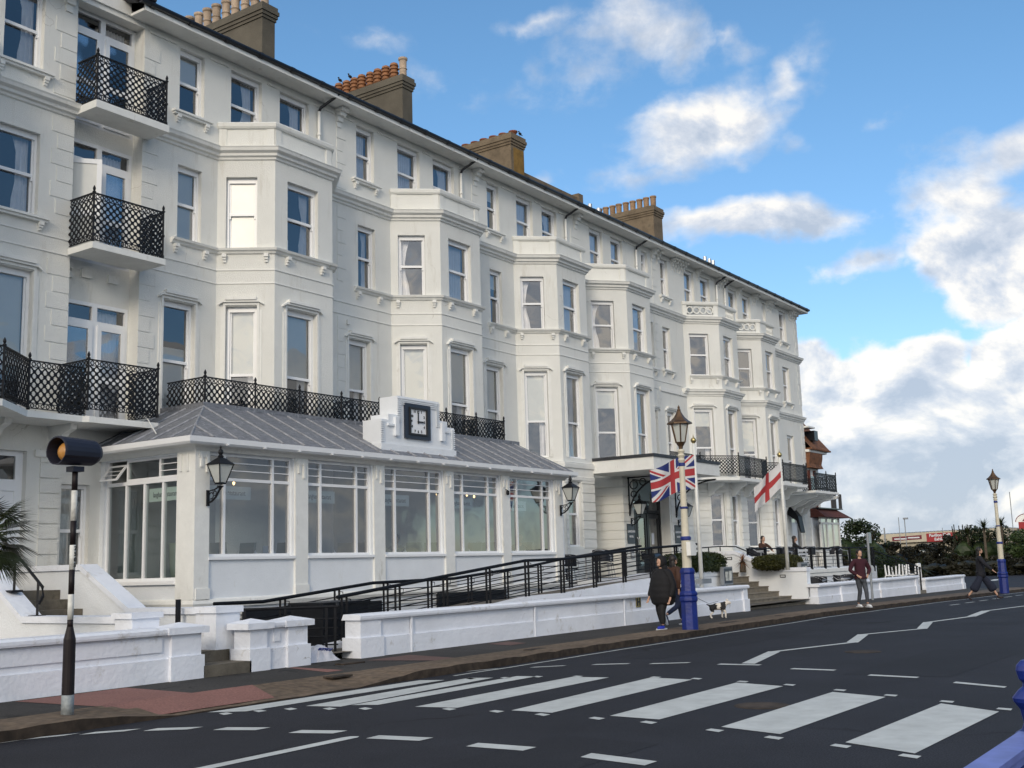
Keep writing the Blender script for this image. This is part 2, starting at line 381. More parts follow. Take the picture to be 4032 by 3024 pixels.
# the top-storey windows sit in the wall plane behind each bay parapet
TOP = [(17.35, 18.33, 'r'), (18.93, 19.95, 'r'), (23.47, 24.46, 'full'), (25.08, 26.1, 'r'), (29.42, 30.38, 'full'), (30.95, 31.87, 'r'), (34.08, 35.0, 'full'), (35.61, 36.5, 'r'), (41.69, 42.62, 'r'), (43.24, 44.2, 'r'), (46.14, 47.08, 'none'), (47.68, 48.6, 'r')]
wallw('w2', 21.75, 22.47, L3, cur='full', sill=1); wallw('w2', 21.79, 22.48, L2, cur='lr', sill=0); wallw('w2', 21.40, 22.22, (4.95, 7.62), cur='blind.97u', hood=1)
wallw('w3', 27.79, 28.44, L3, cur='blind.3', sill=1); wallw('w3', 27.84, 28.48, L2, cur='blind.3'); wallw('w3', 27.5, 28.36, (4.95, 7.72), cur='blind.99', hood=1)
wallw('w5', 37.99, 38.5, (12.80, 13.62), cur='full'); wallw('w5', 39.57, 40.2, L3, cur='full', sill=1)
wallw('w5', 38.40, 38.72, (9.0, 10.85), cur='full', sill=1); wallw('w5', 39.50, 40.14, L2, cur='r', sill=1)
wallw('w5', 38.42, 38.7, (5.0, 7.35), cur='full', hood=1); wallw('w5', 39.5, 40.16, (5.0, 7.4), cur='r', hood=1)
wallw('w7', 49.98, 50.42, (12.75, 13.66), cur='none'); wallw('w7', 52.14, 53.0, L3, cur='r', sill=1)
wallw('w7', 52.12, 53.0, L2, cur='r', sill=1); wallw('w7', 52.12, 53.0, (4.98, 7.45), cur='r')
# ground floor
addw('f3', .22, 1.0, 2.13, 4.20, cur='net', gf=1)
addw('c5', .78, 1.38, 2.10, 4.25, cur='none', gf=1); addw('f5', .3, 1.1, 2.10, 4.20, cur='lr', gf=1)
addw('c6', .15, .95, 2.08, 4.20, cur='none', gf=1); addw('f6', .38, 1.1, 2.08, 4.18, cur='lr', gf=1)
addw('w1', *aw('w1', 13.16, 13.80), 1.62, 3.45, cur='net', gf=1)
# top storey wall runs straight in the wall plane; recess for the French windows
RC = (13.17, 14.85)
wl = MB()
def wall_for(key, z0, z1):
    F = FF[key]
    ops = [(a0, a1, p, q) for (f, a0, a1, p, q, k) in SP if f == key and p >= z0-.01 and q <= z1+.01]
    wl.wall(F, 0, F.len, z0, z1, ops)
for k, F in FF.items():
    if k[0] != 'w': wall_for(k, 0.0 if k[1] not in '4' else 4.45, 11.4)
DOORX = (52.0, 53.55, 1.15, 4.15)
ops_top = [(x0, x1, 12.25, 13.64) for x0, x1, c in TOP]
for k in ['w%d' % i for i in range(8)]:
    F = FF[k]; x0 = F.o[0]; x1 = x0+F.len
    ops = [(XW[k]+a0, XW[k]+a1, p, q) for (f, a0, a1, p, q, kk) in SP if f == k]
    if k == 'w1': ops.append((RC[0], RC[1], 4.6, 13.86, 1)); ops.append((11.25, 12.40, .95, 4.05))
    if k == 'w7': ops.append(DOORX)
    lo = [o for o in ops if o[3] < 11.4]; hi = [o for o in ops if o[2] > 11.4]
    if k == 'w1':
        lo = [o for o in ops if o[2] < 11.4 and o[0] != RC[0]]+[(RC[0], RC[1], 4.6, 11.4, 1)]
    wl.wall(W, x0, x1, 0, 11.4, lo)
allhi = [(XW[f]+a0, XW[f]+a1, p, q) for (f, a0, a1, p, q, kk) in SP if f[0] == 'w' and p > 11.4]+ops_top+[(RC[0], RC[1], 11.4, 13.86, 1)]
wl.wall(W, XL, XE, 11.4, 13.9, allhi)
# returns, back and recess
R0 = Fr(RC[0], 20.32, RC[1], 20.32)
dz = [(11.15, 13.72), (8.15, 10.78), (4.7, 7.30)]
wl.wall(R0, 0, R0.len, 4.6, 13.86, [(.03, R0.len-.03, a, b) for a, b in dz], .05)
wl.quad((RC[0], 20, 4.6), (RC[0], 20.32, 4.6), (RC[0], 20.32, 13.86), (RC[0], 20, 13.86)); wl.quad((RC[1], 20, 4.6), (RC[1], 20.32, 4.6), (RC[1], 20.32, 13.86), (RC[1], 20, 13.86))
wl.quad((XL, 20, 0), (XL, 31, 0), (XL, 31, 13.9), (XL, 20, 13.9)); wl.quad((XE, 20, 0), (XE, 31, 0), (XE, 31, 13.9), (XE, 20, 13.9)); wl.quad((XL, 31, 0), (XE, 31, 0), (XE, 31, 13.9), (XL, 31, 13.9))
# dark rooms behind the glass
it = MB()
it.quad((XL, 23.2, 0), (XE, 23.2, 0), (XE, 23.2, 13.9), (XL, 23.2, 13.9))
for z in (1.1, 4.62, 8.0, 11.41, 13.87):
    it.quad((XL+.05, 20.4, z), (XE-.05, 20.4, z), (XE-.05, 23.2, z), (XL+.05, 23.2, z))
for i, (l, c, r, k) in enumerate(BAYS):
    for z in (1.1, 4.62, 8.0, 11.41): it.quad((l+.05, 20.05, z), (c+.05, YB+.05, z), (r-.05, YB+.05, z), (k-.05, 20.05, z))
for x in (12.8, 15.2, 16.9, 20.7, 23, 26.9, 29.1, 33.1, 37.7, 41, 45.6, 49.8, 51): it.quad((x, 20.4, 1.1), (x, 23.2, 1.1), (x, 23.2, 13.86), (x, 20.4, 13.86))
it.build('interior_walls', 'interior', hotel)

# ---- windows
wrnd = random.Random(5)
def curtain_mesh(F, a0, a1, b, z0, z1, wave=.028, pitch=.085, sag=0, gather=0):
    m = MB(); n = max(6, int((a1-a0)/.02)); nz = 5
    for j in range(nz+1):
        tz = j/nz
        for i in range(n+1):
            t = i/n; a = a0+(a1-a0)*t
            if gather: a = a0+(a1-a0)*t*(1-gather*math.sin(PI*min(1, (1-tz)*1.15))) if gather > 0 else a1-(a1-a0)*(1-t)*(1+gather*math.sin(PI*min(1, (1-tz)*1.15)))
            m.v.append(F.P(a, b+wave*math.sin(2*PI*(a/pitch)+1.3*math.sin(a*9+tz*2)), z0+(z1-z0)*tz))
    for j in range(nz):
        for i in range(n):
            q = j*(n+1)+i; m.f.append((q, q+1, q+n+2, q+n+1)); m.mi.append(0)
    return m
def make_window(F, a0, a1, z0, z1, parent, cur='lr', sill=0, hood=0, mid=.5, gf=0, dep=.16, far=0, lab=None, framem='upvc'):
    w = a1-a0; zm = z0+(z1-z0)*mid; fr = MB(); j = .055
    if hood: j = .07
    hd = .12 if not gf else .08
    fr.fbox(F, a0+.003, a0+j, -dep-.06, -dep+.05, z0+.002, z1-.002); fr.fbox(F, a1-j, a1-.003, -dep-.06, -dep+.05, z0+.002, z1-.002)
    fr.fbox(F, a0+j, a1-j, -dep-.06, -dep+.052, z1-hd, z1-.003); fr.fbox(F, a0+j, a1-j, -dep-.06, -dep+.045, z0+.003, z0+.06)
    fr.fbox(F, a0+j, a1-j, -dep-.03, -dep+.025, zm-.035, zm+.03)      # meeting rail
    s = .035
    for (p, q, b) in ((zm+.03, z1-hd, -dep+.01), (z0+.06, zm-.035, -dep-.025)):
        fr.fbox(F, a0+j, a0+j+s, b-.025, b, p, q); fr.fbox(F, a1-j-s, a1-j, b-.025, b, p, q)
    # sash horns
    for a in (a0+j, a1-j-s): fr.fbox(F, a, a+s, -dep-.02, -dep+.02, zm-.11, zm-.035)
    o = fr.build('window', framem, parent)
    g = MB()
    for (p, q, b) in ((zm+.03, z1-hd, -dep-.004), (z0+.06, zm-.035, -dep-.04)):
        g.quad(F.P(a0+j+s, b, p), F.P(a1-j-s, b, p), F.P(a1-j-s, b, q), F.P(a0+j+s, b, q))
    g.build('pane', 'glassglare' if cur == 'glassglare' else 'glass', o)
    if sill:
        m = MB(); m.fbox(F, a0-.2, a1+.2, -dep, .13, z0-.05, z0-.001); m.fbox(F, a0-.17, a1+.17, 0, .09, z0-.10, z0-.052)
        for a in (a0-.1, a1+.0):
            m.fbox(F, a, a+.1, 0, .10, z0-.17, z0-.102); m.fbox(F, a+.008, a+.092, 0, .075, z0-.22, z0-.172); m.fbox(F, a+.016, a+.084, 0, .045, z0-.27, z0-.222)
        m.build('sill', 'trim', o)
    if hood:
        m = MB()
        A0, A1 = a0-.06, a1+.06
        m.fbox(F, A0, A0+.055, 0, .03, z0, z1+.02); m.fbox(F, A1-.055, A1, 0, .03, z0, z1+.02); m.fbox(F, A0, A1, 0, .032, z1+.021, z1+.08)
        m.fbox(F, A0-.055, A0-.002, 0, .018, z0, z1-.1); m.fbox(F, A1+.002, A1+.055, 0, .018, z0, z1-.1)
        # bolection hood with splayed ends
        pr = [(A0-.10, z1+.02), (A0-.10, z1+.05), (A0+.03, z1+.15), (A0+.12, z1+.19), (A1-.12, z1+.19), (A1-.03, z1+.15), (A1+.10, z1+.05), (A1+.10, z1+.02), (A1, z1+.083), (A0, z1+.083)]
        m.prism(pr, lambda u, v, d: F.P(u, d, v), 0, .085)
        m.fbox(F, A0+.06, A1-.06, .0, .12, z1+.13, z1+.205)
        m.build('hood_moulding', 'trim', o)
    if cur == 'none' or far: return o
    b = -dep-.16; i0, i1 = a0+j+.02, a1-j-.02; t0, t1 = z0+.05, z1-.07
    ww = i1-i0
    if cur.startswith('blind') or cur == 'halfblind':
        m = MB()
        up = cur.endswith('u'); fr_ = float(cur[5:].rstrip('u')) if cur[5:] and cur != 'halfblind' else .5
        lo = zm+.0 if up else z0+.05
        if cur == 'halfblind':
            m.fbox(F, i0-.01, i1+.01, b+.07, b+.075, z0+.05, z0+(z1-z0)*.62)
        else:
            m.fbox(F, i0-.01, i1+.01, b+.07, b+.075, t1-(t1-lo)*fr_, t1)
        m.build('blind', 'blind', o)
        if up:
            w_ = .3*ww
            c = curtain_mesh(F, i1-w_, i1, b, t0, zm); c.build('curtain', 'curtain', o, smooth=True)
    else:
        c = MB()
        def join(x):
            n = len(c.v); c.v += x.v; c.f += [tuple(n+i for i in f) for f in x.f]; c.mi += x.mi
        if cur in ('lr', 'glassglare'):
            join(curtain_mesh(F, i0, i0+.30*ww, b, t0, t1, gather=.3)); join(curtain_mesh(F, i1-.34*ww, i1, b, t0, t1, gather=-.3))
        elif cur == 'r': join(curtain_mesh(F, i0+.55*ww, i1, b, t0, t1, gather=-.25))
        elif cur == 'lcurt': join(curtain_mesh(F, i0, i0+.42*ww, b, t0, t1, gather=.55))
        elif cur == 'full': join(curtain_mesh(F, i0+.10*ww, i1, b, t0, t1)); 
        elif cur == 'net': join(curtain_mesh(F, i0, i1, b, t0, t1))
        c.build('curtain', 'netcurtain' if cur == 'net' else 'curtain', o, smooth=True)
    return o
for (f, a0, a1, z0, z1, k) in SP: make_window(FF[f], a0, a1, z0, z1, hotel, **k)
for x0, x1, c in TOP: make_window(W, x0, x1, 12.25, 13.64, hotel, cur=c, mid=.42)

# ---- French windows in the recess
def french(z0, z1, openL=None, tilt=False):
    F = R0; L = F.len; m = MB(); zt = z1-.42; c = L/2; b0, b1 = -.08, -.0
    for a in (.03, c-.06, L-.10): m.fbox(F, a, a+(.12 if a == c-.06 else .07), b0, b1, z0, z1)
    m.fbox(F, .1, c-.06, b0, b1, z1-.08, z1); m.fbox(F, c+.06, L-.1, b0, b1, z1-.08, z1)
    m.fbox(F, .1, c-.06, b0, b1, zt-.05, zt+.04); m.fbox(F, c+.06, L-.1, b0, b1, zt-.05, zt+.04)
    m.fbox(F, .1, c-.06, b0, b1, z0, z0+.06); m.fbox(F, c+.06, L-.1, b0, b1, z0, z0+.06)
    o = m.build('french_window', 'upvc', hotel)
    g = MB(); g.quad(F.P(.1, -.05, zt+.04), F.P(c-.06, -.05, zt+.04), F.P(c-.06, -.05, z1-.08), F.P(.1, -.05, z1-.08)); g.quad(F.P(c+.06, -.05, zt+.04), F.P(L-.1, -.05, zt+.04), F.P(L-.1, -.05, z1-.08), F.P(c+.06, -.05, z1-.08)); g.build('pane', 'glass', o)
    def leaf(a0, a1, frame, mat_='glass'):
        q = MB(); e = .10; z_0, z_1 = z0+.06, zt-.05
        q.fbox(frame, a0, a0+e, -.03, .03, z_0, z_1); q.fbox(frame, a1-e, a1, -.03, .03, z_0, z_1); q.fbox(frame, a0+e, a1-e, -.03, .03, z_1-e, z_1); q.fbox(frame, a0+e, a1-e, -.03, .03, z_0, z_0+e); q.fbox(frame, a0+e, a1-e, -.03, .03, z_0+.85, z_0+.97)
        d = q.build('door_leaf', 'upvc', o)
        # (the leaf's glass)
        p = MB(); p.fbox(frame, a0+e, a1-e, -.004, .004, z_0+e, z_1-e); p.build('pane_leaf', mat_, o)
    if openL:
        ang = R_(openL); hx, hy = F.o[0]+.1, F.o[1]+.02
        FO = Fr(hx, hy, hx+math.cos(ang), hy-math.sin(ang)); leaf(0, c-.16, FO, 'glassglare')
        leaf(c+.06, L-.1, F)
    else:
        leaf(.1, c-.06, F); leaf(c+.06, L-.1, F)
    cm = curtain_mesh(F, .16, .42, -.25, z0+.1, z1-.1, gather=.3); c2 = curtain_mesh(F, c+.12, L-.14, -.25, z0+.1, z1-.1)
    n = len(cm.v); cm.v += c2.v; cm.f += [tuple(n+i for i in f) for f in c2.f]; cm.mi += c2.mi
    cm.build('curtain', 'curtain', o, smooth=True)
french(*dz[0]); french(*dz[1], openL=38); french(*dz[2])
# ---- mouldings that run round the bays
def bay_path(x0, x1, bays):
    p = [(x0, 20)]
    for i in bays:
        l, c, r, k = BAYS[i]; p += [(l, 20), (c, YB), (r, YB), (k, 20)]
    p.append((x1, 20)); return p
mo = MB()
CP = [(0, 11.22), (.04, 11.24), (.05, 11.29), (.11, 11.31), (.12, 11.37), (.20, 11.41), (.22, 11.47), (.24, 11.50), (0, 11.52)]
mo.mold(bay_path(RC[1]+.02, XE+.1, [1, 2, 3, 4, 5, 6]), CP)
CPL = [(b, z-.2) for b, z in CP]
mo.mold(bay_path(XL, RC[0], [0]), CPL)
for (x0, x1, bs, dzz) in ((RC[1]+.02, XE+.02, [1, 2, 3, 4, 5, 6], 0), (XL, RC[0], [0], -.15)):
    for z in (8.24, 8.56):
        if dzz == 0: mo.mold(bay_path(x0, 41.0, [1, 2, 3, 4]), [(0, z-.02), (.022, z-.012), (.022, z+.012), (0, z+.02)])
        else: mo.mold(bay_path(x0, x1, bs), [(0, z-.17), (.022, z-.162), (.022, z-.138), (0, z-.13)])
# bays 5, 6 have a fuller cornice at first floor
mo.mold(bay_path(41.0, 54.46, [5, 6]), [(b*.85, z-3.02) for b, z in CP])
# sill courses at the second floor
SC = [(0, 8.93), (.05, 8.95), (.07, 8.99), (.12, 9.01), (.14, 9.06), (0, 9.068)]
mo.mold([(15.66, 20), (16.97, 20), (17.8, YB), (19.72, YB), (20.05, 19.35)], SC)
mo.mold([(21.62, 20), (23.12, 20), (24.03, YB), (25.9, YB), (26.2, 19.35)], SC)
mo.mold([(27.68, 20), (29.16, 20), (30.1, YB), (31.9, YB), (32.2, 19.35)], SC)
mo.mold([(33.62, 19.93), (34.72, YB), (36.5, YB), (36.9, 19.45)], SC)
mo.mold([(41.5, 19.9), (42.55, YB), (44.35, YB), (44.7, 19.4)], SC)
mo.mold([(46.0, 19.9), (47.0, YB), (48.65, YB), (49.0, 19.4)], SC)
mo.mold(bay_path(RC[1]+.02, 41.2, [1, 2, 3, 4]), [(0, 4.72), (.05, 4.74), (.07, 4.80), (0, 4.82)])
mo.build('cornice', 'trim', hotel)
# corbels under the sill course
def corbel(F, a, z, w=.1):
    cb = MB()
    cb.fbox(F, a-w/2, a+w/2, 0, .12, z-.075, z); cb.fbox(F, a-w/2+.008, a+w/2-.008, 0, .085, z-.13, z-.077); cb.fbox(F, a-w/2+.016, a+w/2-.016, 0, .05, z-.19, z-.132)
    cb.build('corbel', 'trim', hotel)
for b in range(1, 7):
    Fc, Ff = FF['c%d' % b], FF['f%d' % b]
    for a in (.14, .86): corbel(Fc, a*Fc.len, 8.928)
    for a in (.2, .80): corbel(Ff, a*Ff.len, 8.928)
for x in (15.78, 16.6, 21.75, 22.6, 27.8, 28.6): corbel(W, x, 8.928)
# ---- bay parapets
def parapet(i, bal=False):
    l, c, r, k = BAYS[i]; m = MB()
    pth = [(l, 20), (c, YB), (r, YB), (k, 20)]
    m.mold(pth, [(-.12, 11.52), (.0, 11.52), (.0, 11.62), (-.12, 11.62)]); m.mold(pth, [(-.16, 12.02), (.02, 12.02), (.05, 12.06), (.06, 12.14), (.03, 12.17), (-.18, 12.17)])
    for F in (FF['c%d' % i], FF['f%d' % i], FF['r%d' % i]):
        L = F.len; e = .2
        for a0, a1 in ((0.02, e), (L-e, L-.02)): m.fbox(F, a0, a1, -.12, 0, 11.62, 12.02)
        if bal:
            n = 6 if F is FF['f%d' % i] else 4
            if F is FF['f%d' % i]:
                m.fbox(F, e, .42*L, -.12, 0, 11.62, 12.02); m.fbox(F, .9*L, L-e+.001, -.12, 0, 11.62, 12.02)
                s0, s1 = .42*L, .9*L
                for q in range(n):
                    a = s0+(s1-s0)*(q+.5)/n; p = F.P(a, -.06, 11.62); m.lathe([(.05, 0), (.05, .05), (.025, .08), (.055, .2), (.03, .33), (.05, .36), (.05, .40)], p, 8)
            else:
                s0, s1 = e, L-e
                for q in range(n): m.ring(F, s0+(s1-s0)*(q+.5)/n, 11.82, (s1-s0)/n/2+.015, .05, -.10, -.02, 12)
        else:
            m.fbox(F, e, L-e, -.12, -.025, 11.62, 12.02)
    m.build('parapet', 'stucco', hotel)
for i in range(0, 7): parapet(i, i in (5, 6))
# bay roofs just below the parapet
rf = MB()
for (l, c, r, k) in BAYS: rf.quad((l, 20, 11.56), (c, YB+.05, 11.56), (r, YB+.05, 11.56), (k, 20, 11.56))
rf.build('bay_roof', 'lead', hotel)
# ---- eaves, gutter, roof
ev = MB()
X0 = RC[0]+1.28
ev.box(X0, XE+.35, 19.48, 20.02, 13.84, 13.90); ev.box(X0, XE+.35, 19.46, 19.50, 13.83, 13.98)
ev.box(XL, RC[0]+.02, 19.48, 20.02, 13.70, 13.76); ev.box(RC[0], RC[1], 20.0, 20.30, 13.72, 14.0); ev.box(XE+.3, XE+.35, 19.5, 31, 13.83, 13.98); ev.box(XE, XE+.3, 20.02, 31, 13.84, 13.90)
ev.box(RC[0]-.1, X0, 19.95, 20.06, 13.84, 14.12)
ev.build('eaves_soffit', 'trim', hotel)
gu = MB()
gu.tube([(X0-.15, 19.43, 14.0), (XE+.4, 19.43, 14.0)], .065, 8)
x = X0+.1
while x < XE: gu.tube([(x, 19.43, 13.995), (x+.12, 19.43, 13.995)], .078, 8); x += 1.05
gu.tube([(XE+.4, 19.43, 14.0), (XE+.4, 31, 14.0)], .06, 8)
gu.build('gutter', 'gutter', hotel, smooth=False)
ro = MB()
ro.add([(X0-.2, 19.45, 14.06), (XE+.38, 19.45, 14.06), (XE-4.5, 25.5, 16.2), (X0-.2, 25.5, 16.2), (XE+.38, 31, 14.06), (X0-.2, 31, 14.06)], [(0, 1, 2, 3), (1, 4, 2), (3, 2, 4, 5)])
ro.add([(XL, 19.45, 13.9), (RC[0], 19.45, 13.9), (RC[0], 25.5, 15.9), (XL, 25.5, 15.9)], [(0, 1, 2, 3)]); ro.add([(XL, 31, 13.9), (X0, 31, 13.9), (X0, 25.5, 15.9), (XL, 25.5, 15.9)], [(0, 1, 2, 3)])
ro.add([(RC[0]-.1, 20.0, 14.12), (X0, 20.0, 14.12), (X0, 25.5, 16.0), (RC[0]-.1, 25.5, 16.0)], [(0, 1, 2, 3)])
# ridge roll over the party wall end
ro.tube([(X0-.12, 19.5, 14.1), (X0-.12, 21.5, 14.75)], .14, 8); ro.tube([(X0-.2, 19.44, 14.12), (X0+.2, 19.44, 14.16)], .12, 8)
roof = ro.build('roof', 'slate', hotel)
# ---- party-wall brackets, downpipes, quoins, little capitals
def bracket(x, z1=13.83, w=.26):
    br = MB()
    br.fbox(W, x-w/2, x+w/2, 0, .30, z1-.10, z1); br.fbox(W, x-w/2+.02, x+w/2-.02, 0, .20, z1-.2, z1-.102); br.fbox(W, x-w/2+.03, x+w/2-.03, 0, .10, z1-.34, z1-.202); br.fbox(W, x-w/2+.05, x+w/2-.05, 0, .04, z1-.5, z1-.342)
    br.build('eaves_bracket', 'trim', hotel)
for x in (12.95, 21.05, 27.15, 33.1, 38.9): bracket(x)
for x in (40.6, 40.85, 41.1, 41.35, 41.6, 44.9, 45.2, 45.5, 45.8, 50.6, 50.85, 51.1, 53.5, 53.75, 54.0, 54.3, 42.95, 47.2, 48.9, 49.15, 39.3): bracket(x, 13.83, .13)
qn = wl
def quoins(x0, x1, z0, z1, right=True, step=.345, F=W):
    z = z1; i = 0
    while z-step > z0:
        nar = (i % 2) * .13
        a0, a1 = (x0, x1-nar) if right else (x0+nar, x1)
        qn.fbox(F, a0, a1, 0, .013, z-step+.035, z); z -= step; i += 1
for zz in ((11.55, 13.35), (9.05, 11.15), (4.9, 8.15)):
    quoins(RC[1]+.0, RC[1]+.42, *zz); quoins(RC[0]-.5, RC[0], zz[0]-.2, zz[1]-.2, False)
    quoins(20.98, 21.32, *zz); quoins(26.98, 27.3, *zz); quoins(38.82, 39.15, *zz); quoins(54.0, XE+.02, *zz, False)
for x0, x1 in ((32.78, 33.35),): quoins(x0, x1, 9.05, 13.3)
FE = Fr(XE, 20, XE, 31)
for x0, x1 in ((15.0, 15.7), (16.7, 17.25), (18.5, 18.8), (20.15, 20.9), (21.2, 21.65), (22.6, 23.35), (24.6, 24.95), (26.3, 26.7), (27.3, 27.7), (28.6, 29.3), (30.5, 30.85), (32.0, 32.9), (33.3, 33.98), (35.1, 35.5), (36.6, 37.5), (40.3, 41.5), (42.8, 43.1), (44.4, 46.0), (47.2, 47.55), (48.7, 49.8), (50.6, 51.9), (53.2, 54.4)):
    qn.fbox(W, x0, x1, 0, .035, 13.66, 13.71)
for i, (x, xb) in enumerate(((20.25, 11.8), (26.35, 11.8), (32.35, 11.8), (37.45, 11.8), (44.75, 11.8), (45.6, 4.8))):
    m = MB(); m.tube([(x+.28, 19.47, 13.97), (x+.22, 19.50, 13.88), (x+.05, 19.9, 13.62), (x, 19.92, 13.5)], .04, 8)
    d = m.build('downpipe', 'gutter', hotel, smooth=True)
    m = MB(); m.tube([(x, 19.92, 13.5), (x, 19.92, xb)], .042, 8); m.tube([(x, 19.92, 12.9), (x, 19.92, 12.83)], .055, 8)
    m.build('pipe_shaft', 'trim', d, smooth=True)
# ground-floor rustication on the right, above restaurant and beside the porch
ru = wl
def rust(F, a0, a1, z0, z1, step=.295, skip=()):
    z = z0
    while z < z1-.05:
        zt = min(z+step-.028, z1)
        seg = [(a0, a1)]
        for (p, q, r, s) in skip:
            if not (zt < r or z > s):
                ns = []
                for u, v in seg:
                    if q <= u or p >= v: ns.append((u, v))
                    else:
                        if p > u: ns.append((u, p))
                        if q < v: ns.append((q, v))
                seg = ns
        for u, v in seg:
            if v-u > .03: ru.fbox(F, u, v, 0, .03, z, zt)
        z += step
def gops(key): return [(a0-.05, a1+.05, p, q+.05) for (f, a0, a1, p, q, k) in SP if f == key and q < 4.5]
rust(FF['f3'], .02, FF['f3'].len+.02, 1.2, 4.3, skip=gops('f3'))
for key in ('c5', 'f5', 'c6', 'f6'): rust(FF[key], .02, FF[key].len-.02, 1.2, 4.28, skip=gops(key))
rust(W, 49.65, XE+.02, 1.2, 4.2, skip=[(DOORX[0]-.1, DOORX[1]+.1, 0, 4.3)]); rust(W, 12.68, 13.10, .9, 4.1); rust(W, 37.7, 41.3, 1.2, 4.28)
lp = MB(); lp.mold(bay_path(28.8, 33.6, [3]), [(0, 4.22), (.04, 4.24), (.05, 4.35), (.02, 4.36), (.02, 4.60), (.07, 4.63), (.09, 4.74), (0, 4.76)])
lp.build('ground_floor_band', 'trim', hotel); lp = MB()
lp.mold(bay_path(37.0, 54.47, [5, 6]), [(0, 4.28), (.04, 4.30), (.04, 4.36), (0, 4.38)])
lp.build('ground_floor_band', 'trim', hotel)
lp = MB(); lp.fbox(W, 12.55, 14.0, 0, .06, 3.95, 4.08); lp.build('window_head_band', 'trim', hotel)
dt = MB(); dt.fbox(W, 39.0, 41.3, 0, .05, 8.17, 8.33); dt.build('string_frieze', 'trim', hotel)
# vents and small boxes on the wall
for (x, z, w, h) in ((13.36, 7.93, .14, .12), (13.36, 7.74, .14, .12), (13.75, 7.80, .24, .17), (14.4, 7.79, .24, .17)):
    vb = MB(); vb.fbox(R0, x-RC[0]-w/2, x-RC[0]+w/2, 0, .07, z, z+h); vb.build('extractor_vent', 'trim', hotel)
vv = MB(); vv.fbox(W, 21.3, 21.4, 0, .08, 7.98, 8.1); vv.build('sensor_box', 'trim', hotel)

# ---- chimneys
def pot(m, x, y, z, kind):
    if kind == 'cream': pr = [(.10, 0), (.13, .02), (.12, .08), (.115, .30), (.14, .33), (.115, .36), (.12, .60), (.15, .64), (.15, .70), (.11, .72), (.10, .70)]
    elif kind == 'orange': pr = [(.12, 0), (.13, .06), (.12, .12), (.15, .15), (.15, .17), (.115, .18), (.115, .25), (.155, .27), (.155, .31), (.115, .32), (.115, .38), (.155, .40), (.155, .44), (.115, .45), (.115, .50), (.15, .52), (.12, .60), (.05, .64)]
    elif kind == 'red': pr = [(.10, 0), (.11, .12), (.17, .20), (.17, .23), (.12, .21)]
    else: pr = [(.12, 0), (.13, .05), (.12, .10), (.13, .48), (.15, .50), (.15, .56), (.11, .56)]
    m.lathe(pr, (x, y, z), 14)
def chimney(x0, x1, y0, y1, zt, mt, kinds, lichen=False):
    m = MB(); m.box(x0, x1, y0, y1, 13.9, zt-.42)
    e = 0
    for k, (h0, h1, ov) in enumerate(((-.42, -.33, .03), (-.33, -.23, .06), (-.23, -.12, .09), (-.12, 0, .06))): m.box(x0-ov, x1+ov, y0-ov, y1+ov, zt+h0, zt+h1)
    o = m.build('chimney', mt, hotel)
    n = len(kinds)
    for i, kd in enumerate(kinds):
        y = y0+.18+(y1-y0-.36)*i/(n-1); p = MB(); kk = kd
        hz = wrnd.uniform(-.04, .06)
        pot(p, (x0+x1)/2+wrnd.uniform(-.02, .02), y, zt-.01, kk); q = p.build('chimney_pot', {'cream': 'pot_cream', 'orange': 'pot_orange', 'red': 'pot_red', 'tan': 'pot_tan'}[kk], o, smooth=False)
    if lichen:
        l = MB(); l.box(x0+.16, x1-.04, y0-.006, y0, 14.9, zt-.5); l.build('lichen_patch', 'lichen', o)
    return o
YC = 21.8
chimney(19.98, 20.44, YC, 25.3, 17.08, 'render', ['cream']*9)
chimney(25.87, 26.35, YC, 25.3, 17.08, 'render', ['cream']+['orange']*9)
chimney(31.85, 32.68, YC, 25.6, 17.0, 'stone', ['red']*9, True)
def _c4(): pass
chimney(42.95, 43.78, 21.9, 26.8, 17.1, 'stone', ['tan']*14)
m = MB(); m.box(32.68, 36.8, 22.0, 22.35, 14.0, 15.86); m.box(36.72, 37.05, 21.96, 22.4, 14.0, 16.04); m.build('roof_parapet_wall', 'stone', hotel)
for (x, y, z) in ((30.3, 22.5, 15.3), (38.5, 22.5, 15.5), (39.2, 22.5, 15.5), (47.4, 21.6, 15.0), (47.9, 21.6, 15.0), (48.3, 21.6, 15.0)):
    fl = MB(); fl.tube([(x, y, z-1), (x, y, z+.55)], .05, 8); fl.tube([(x, y, z+.45), (x, y, z+.65)], .085, 8); fl.build('metal_flue', 'metal', hotel)

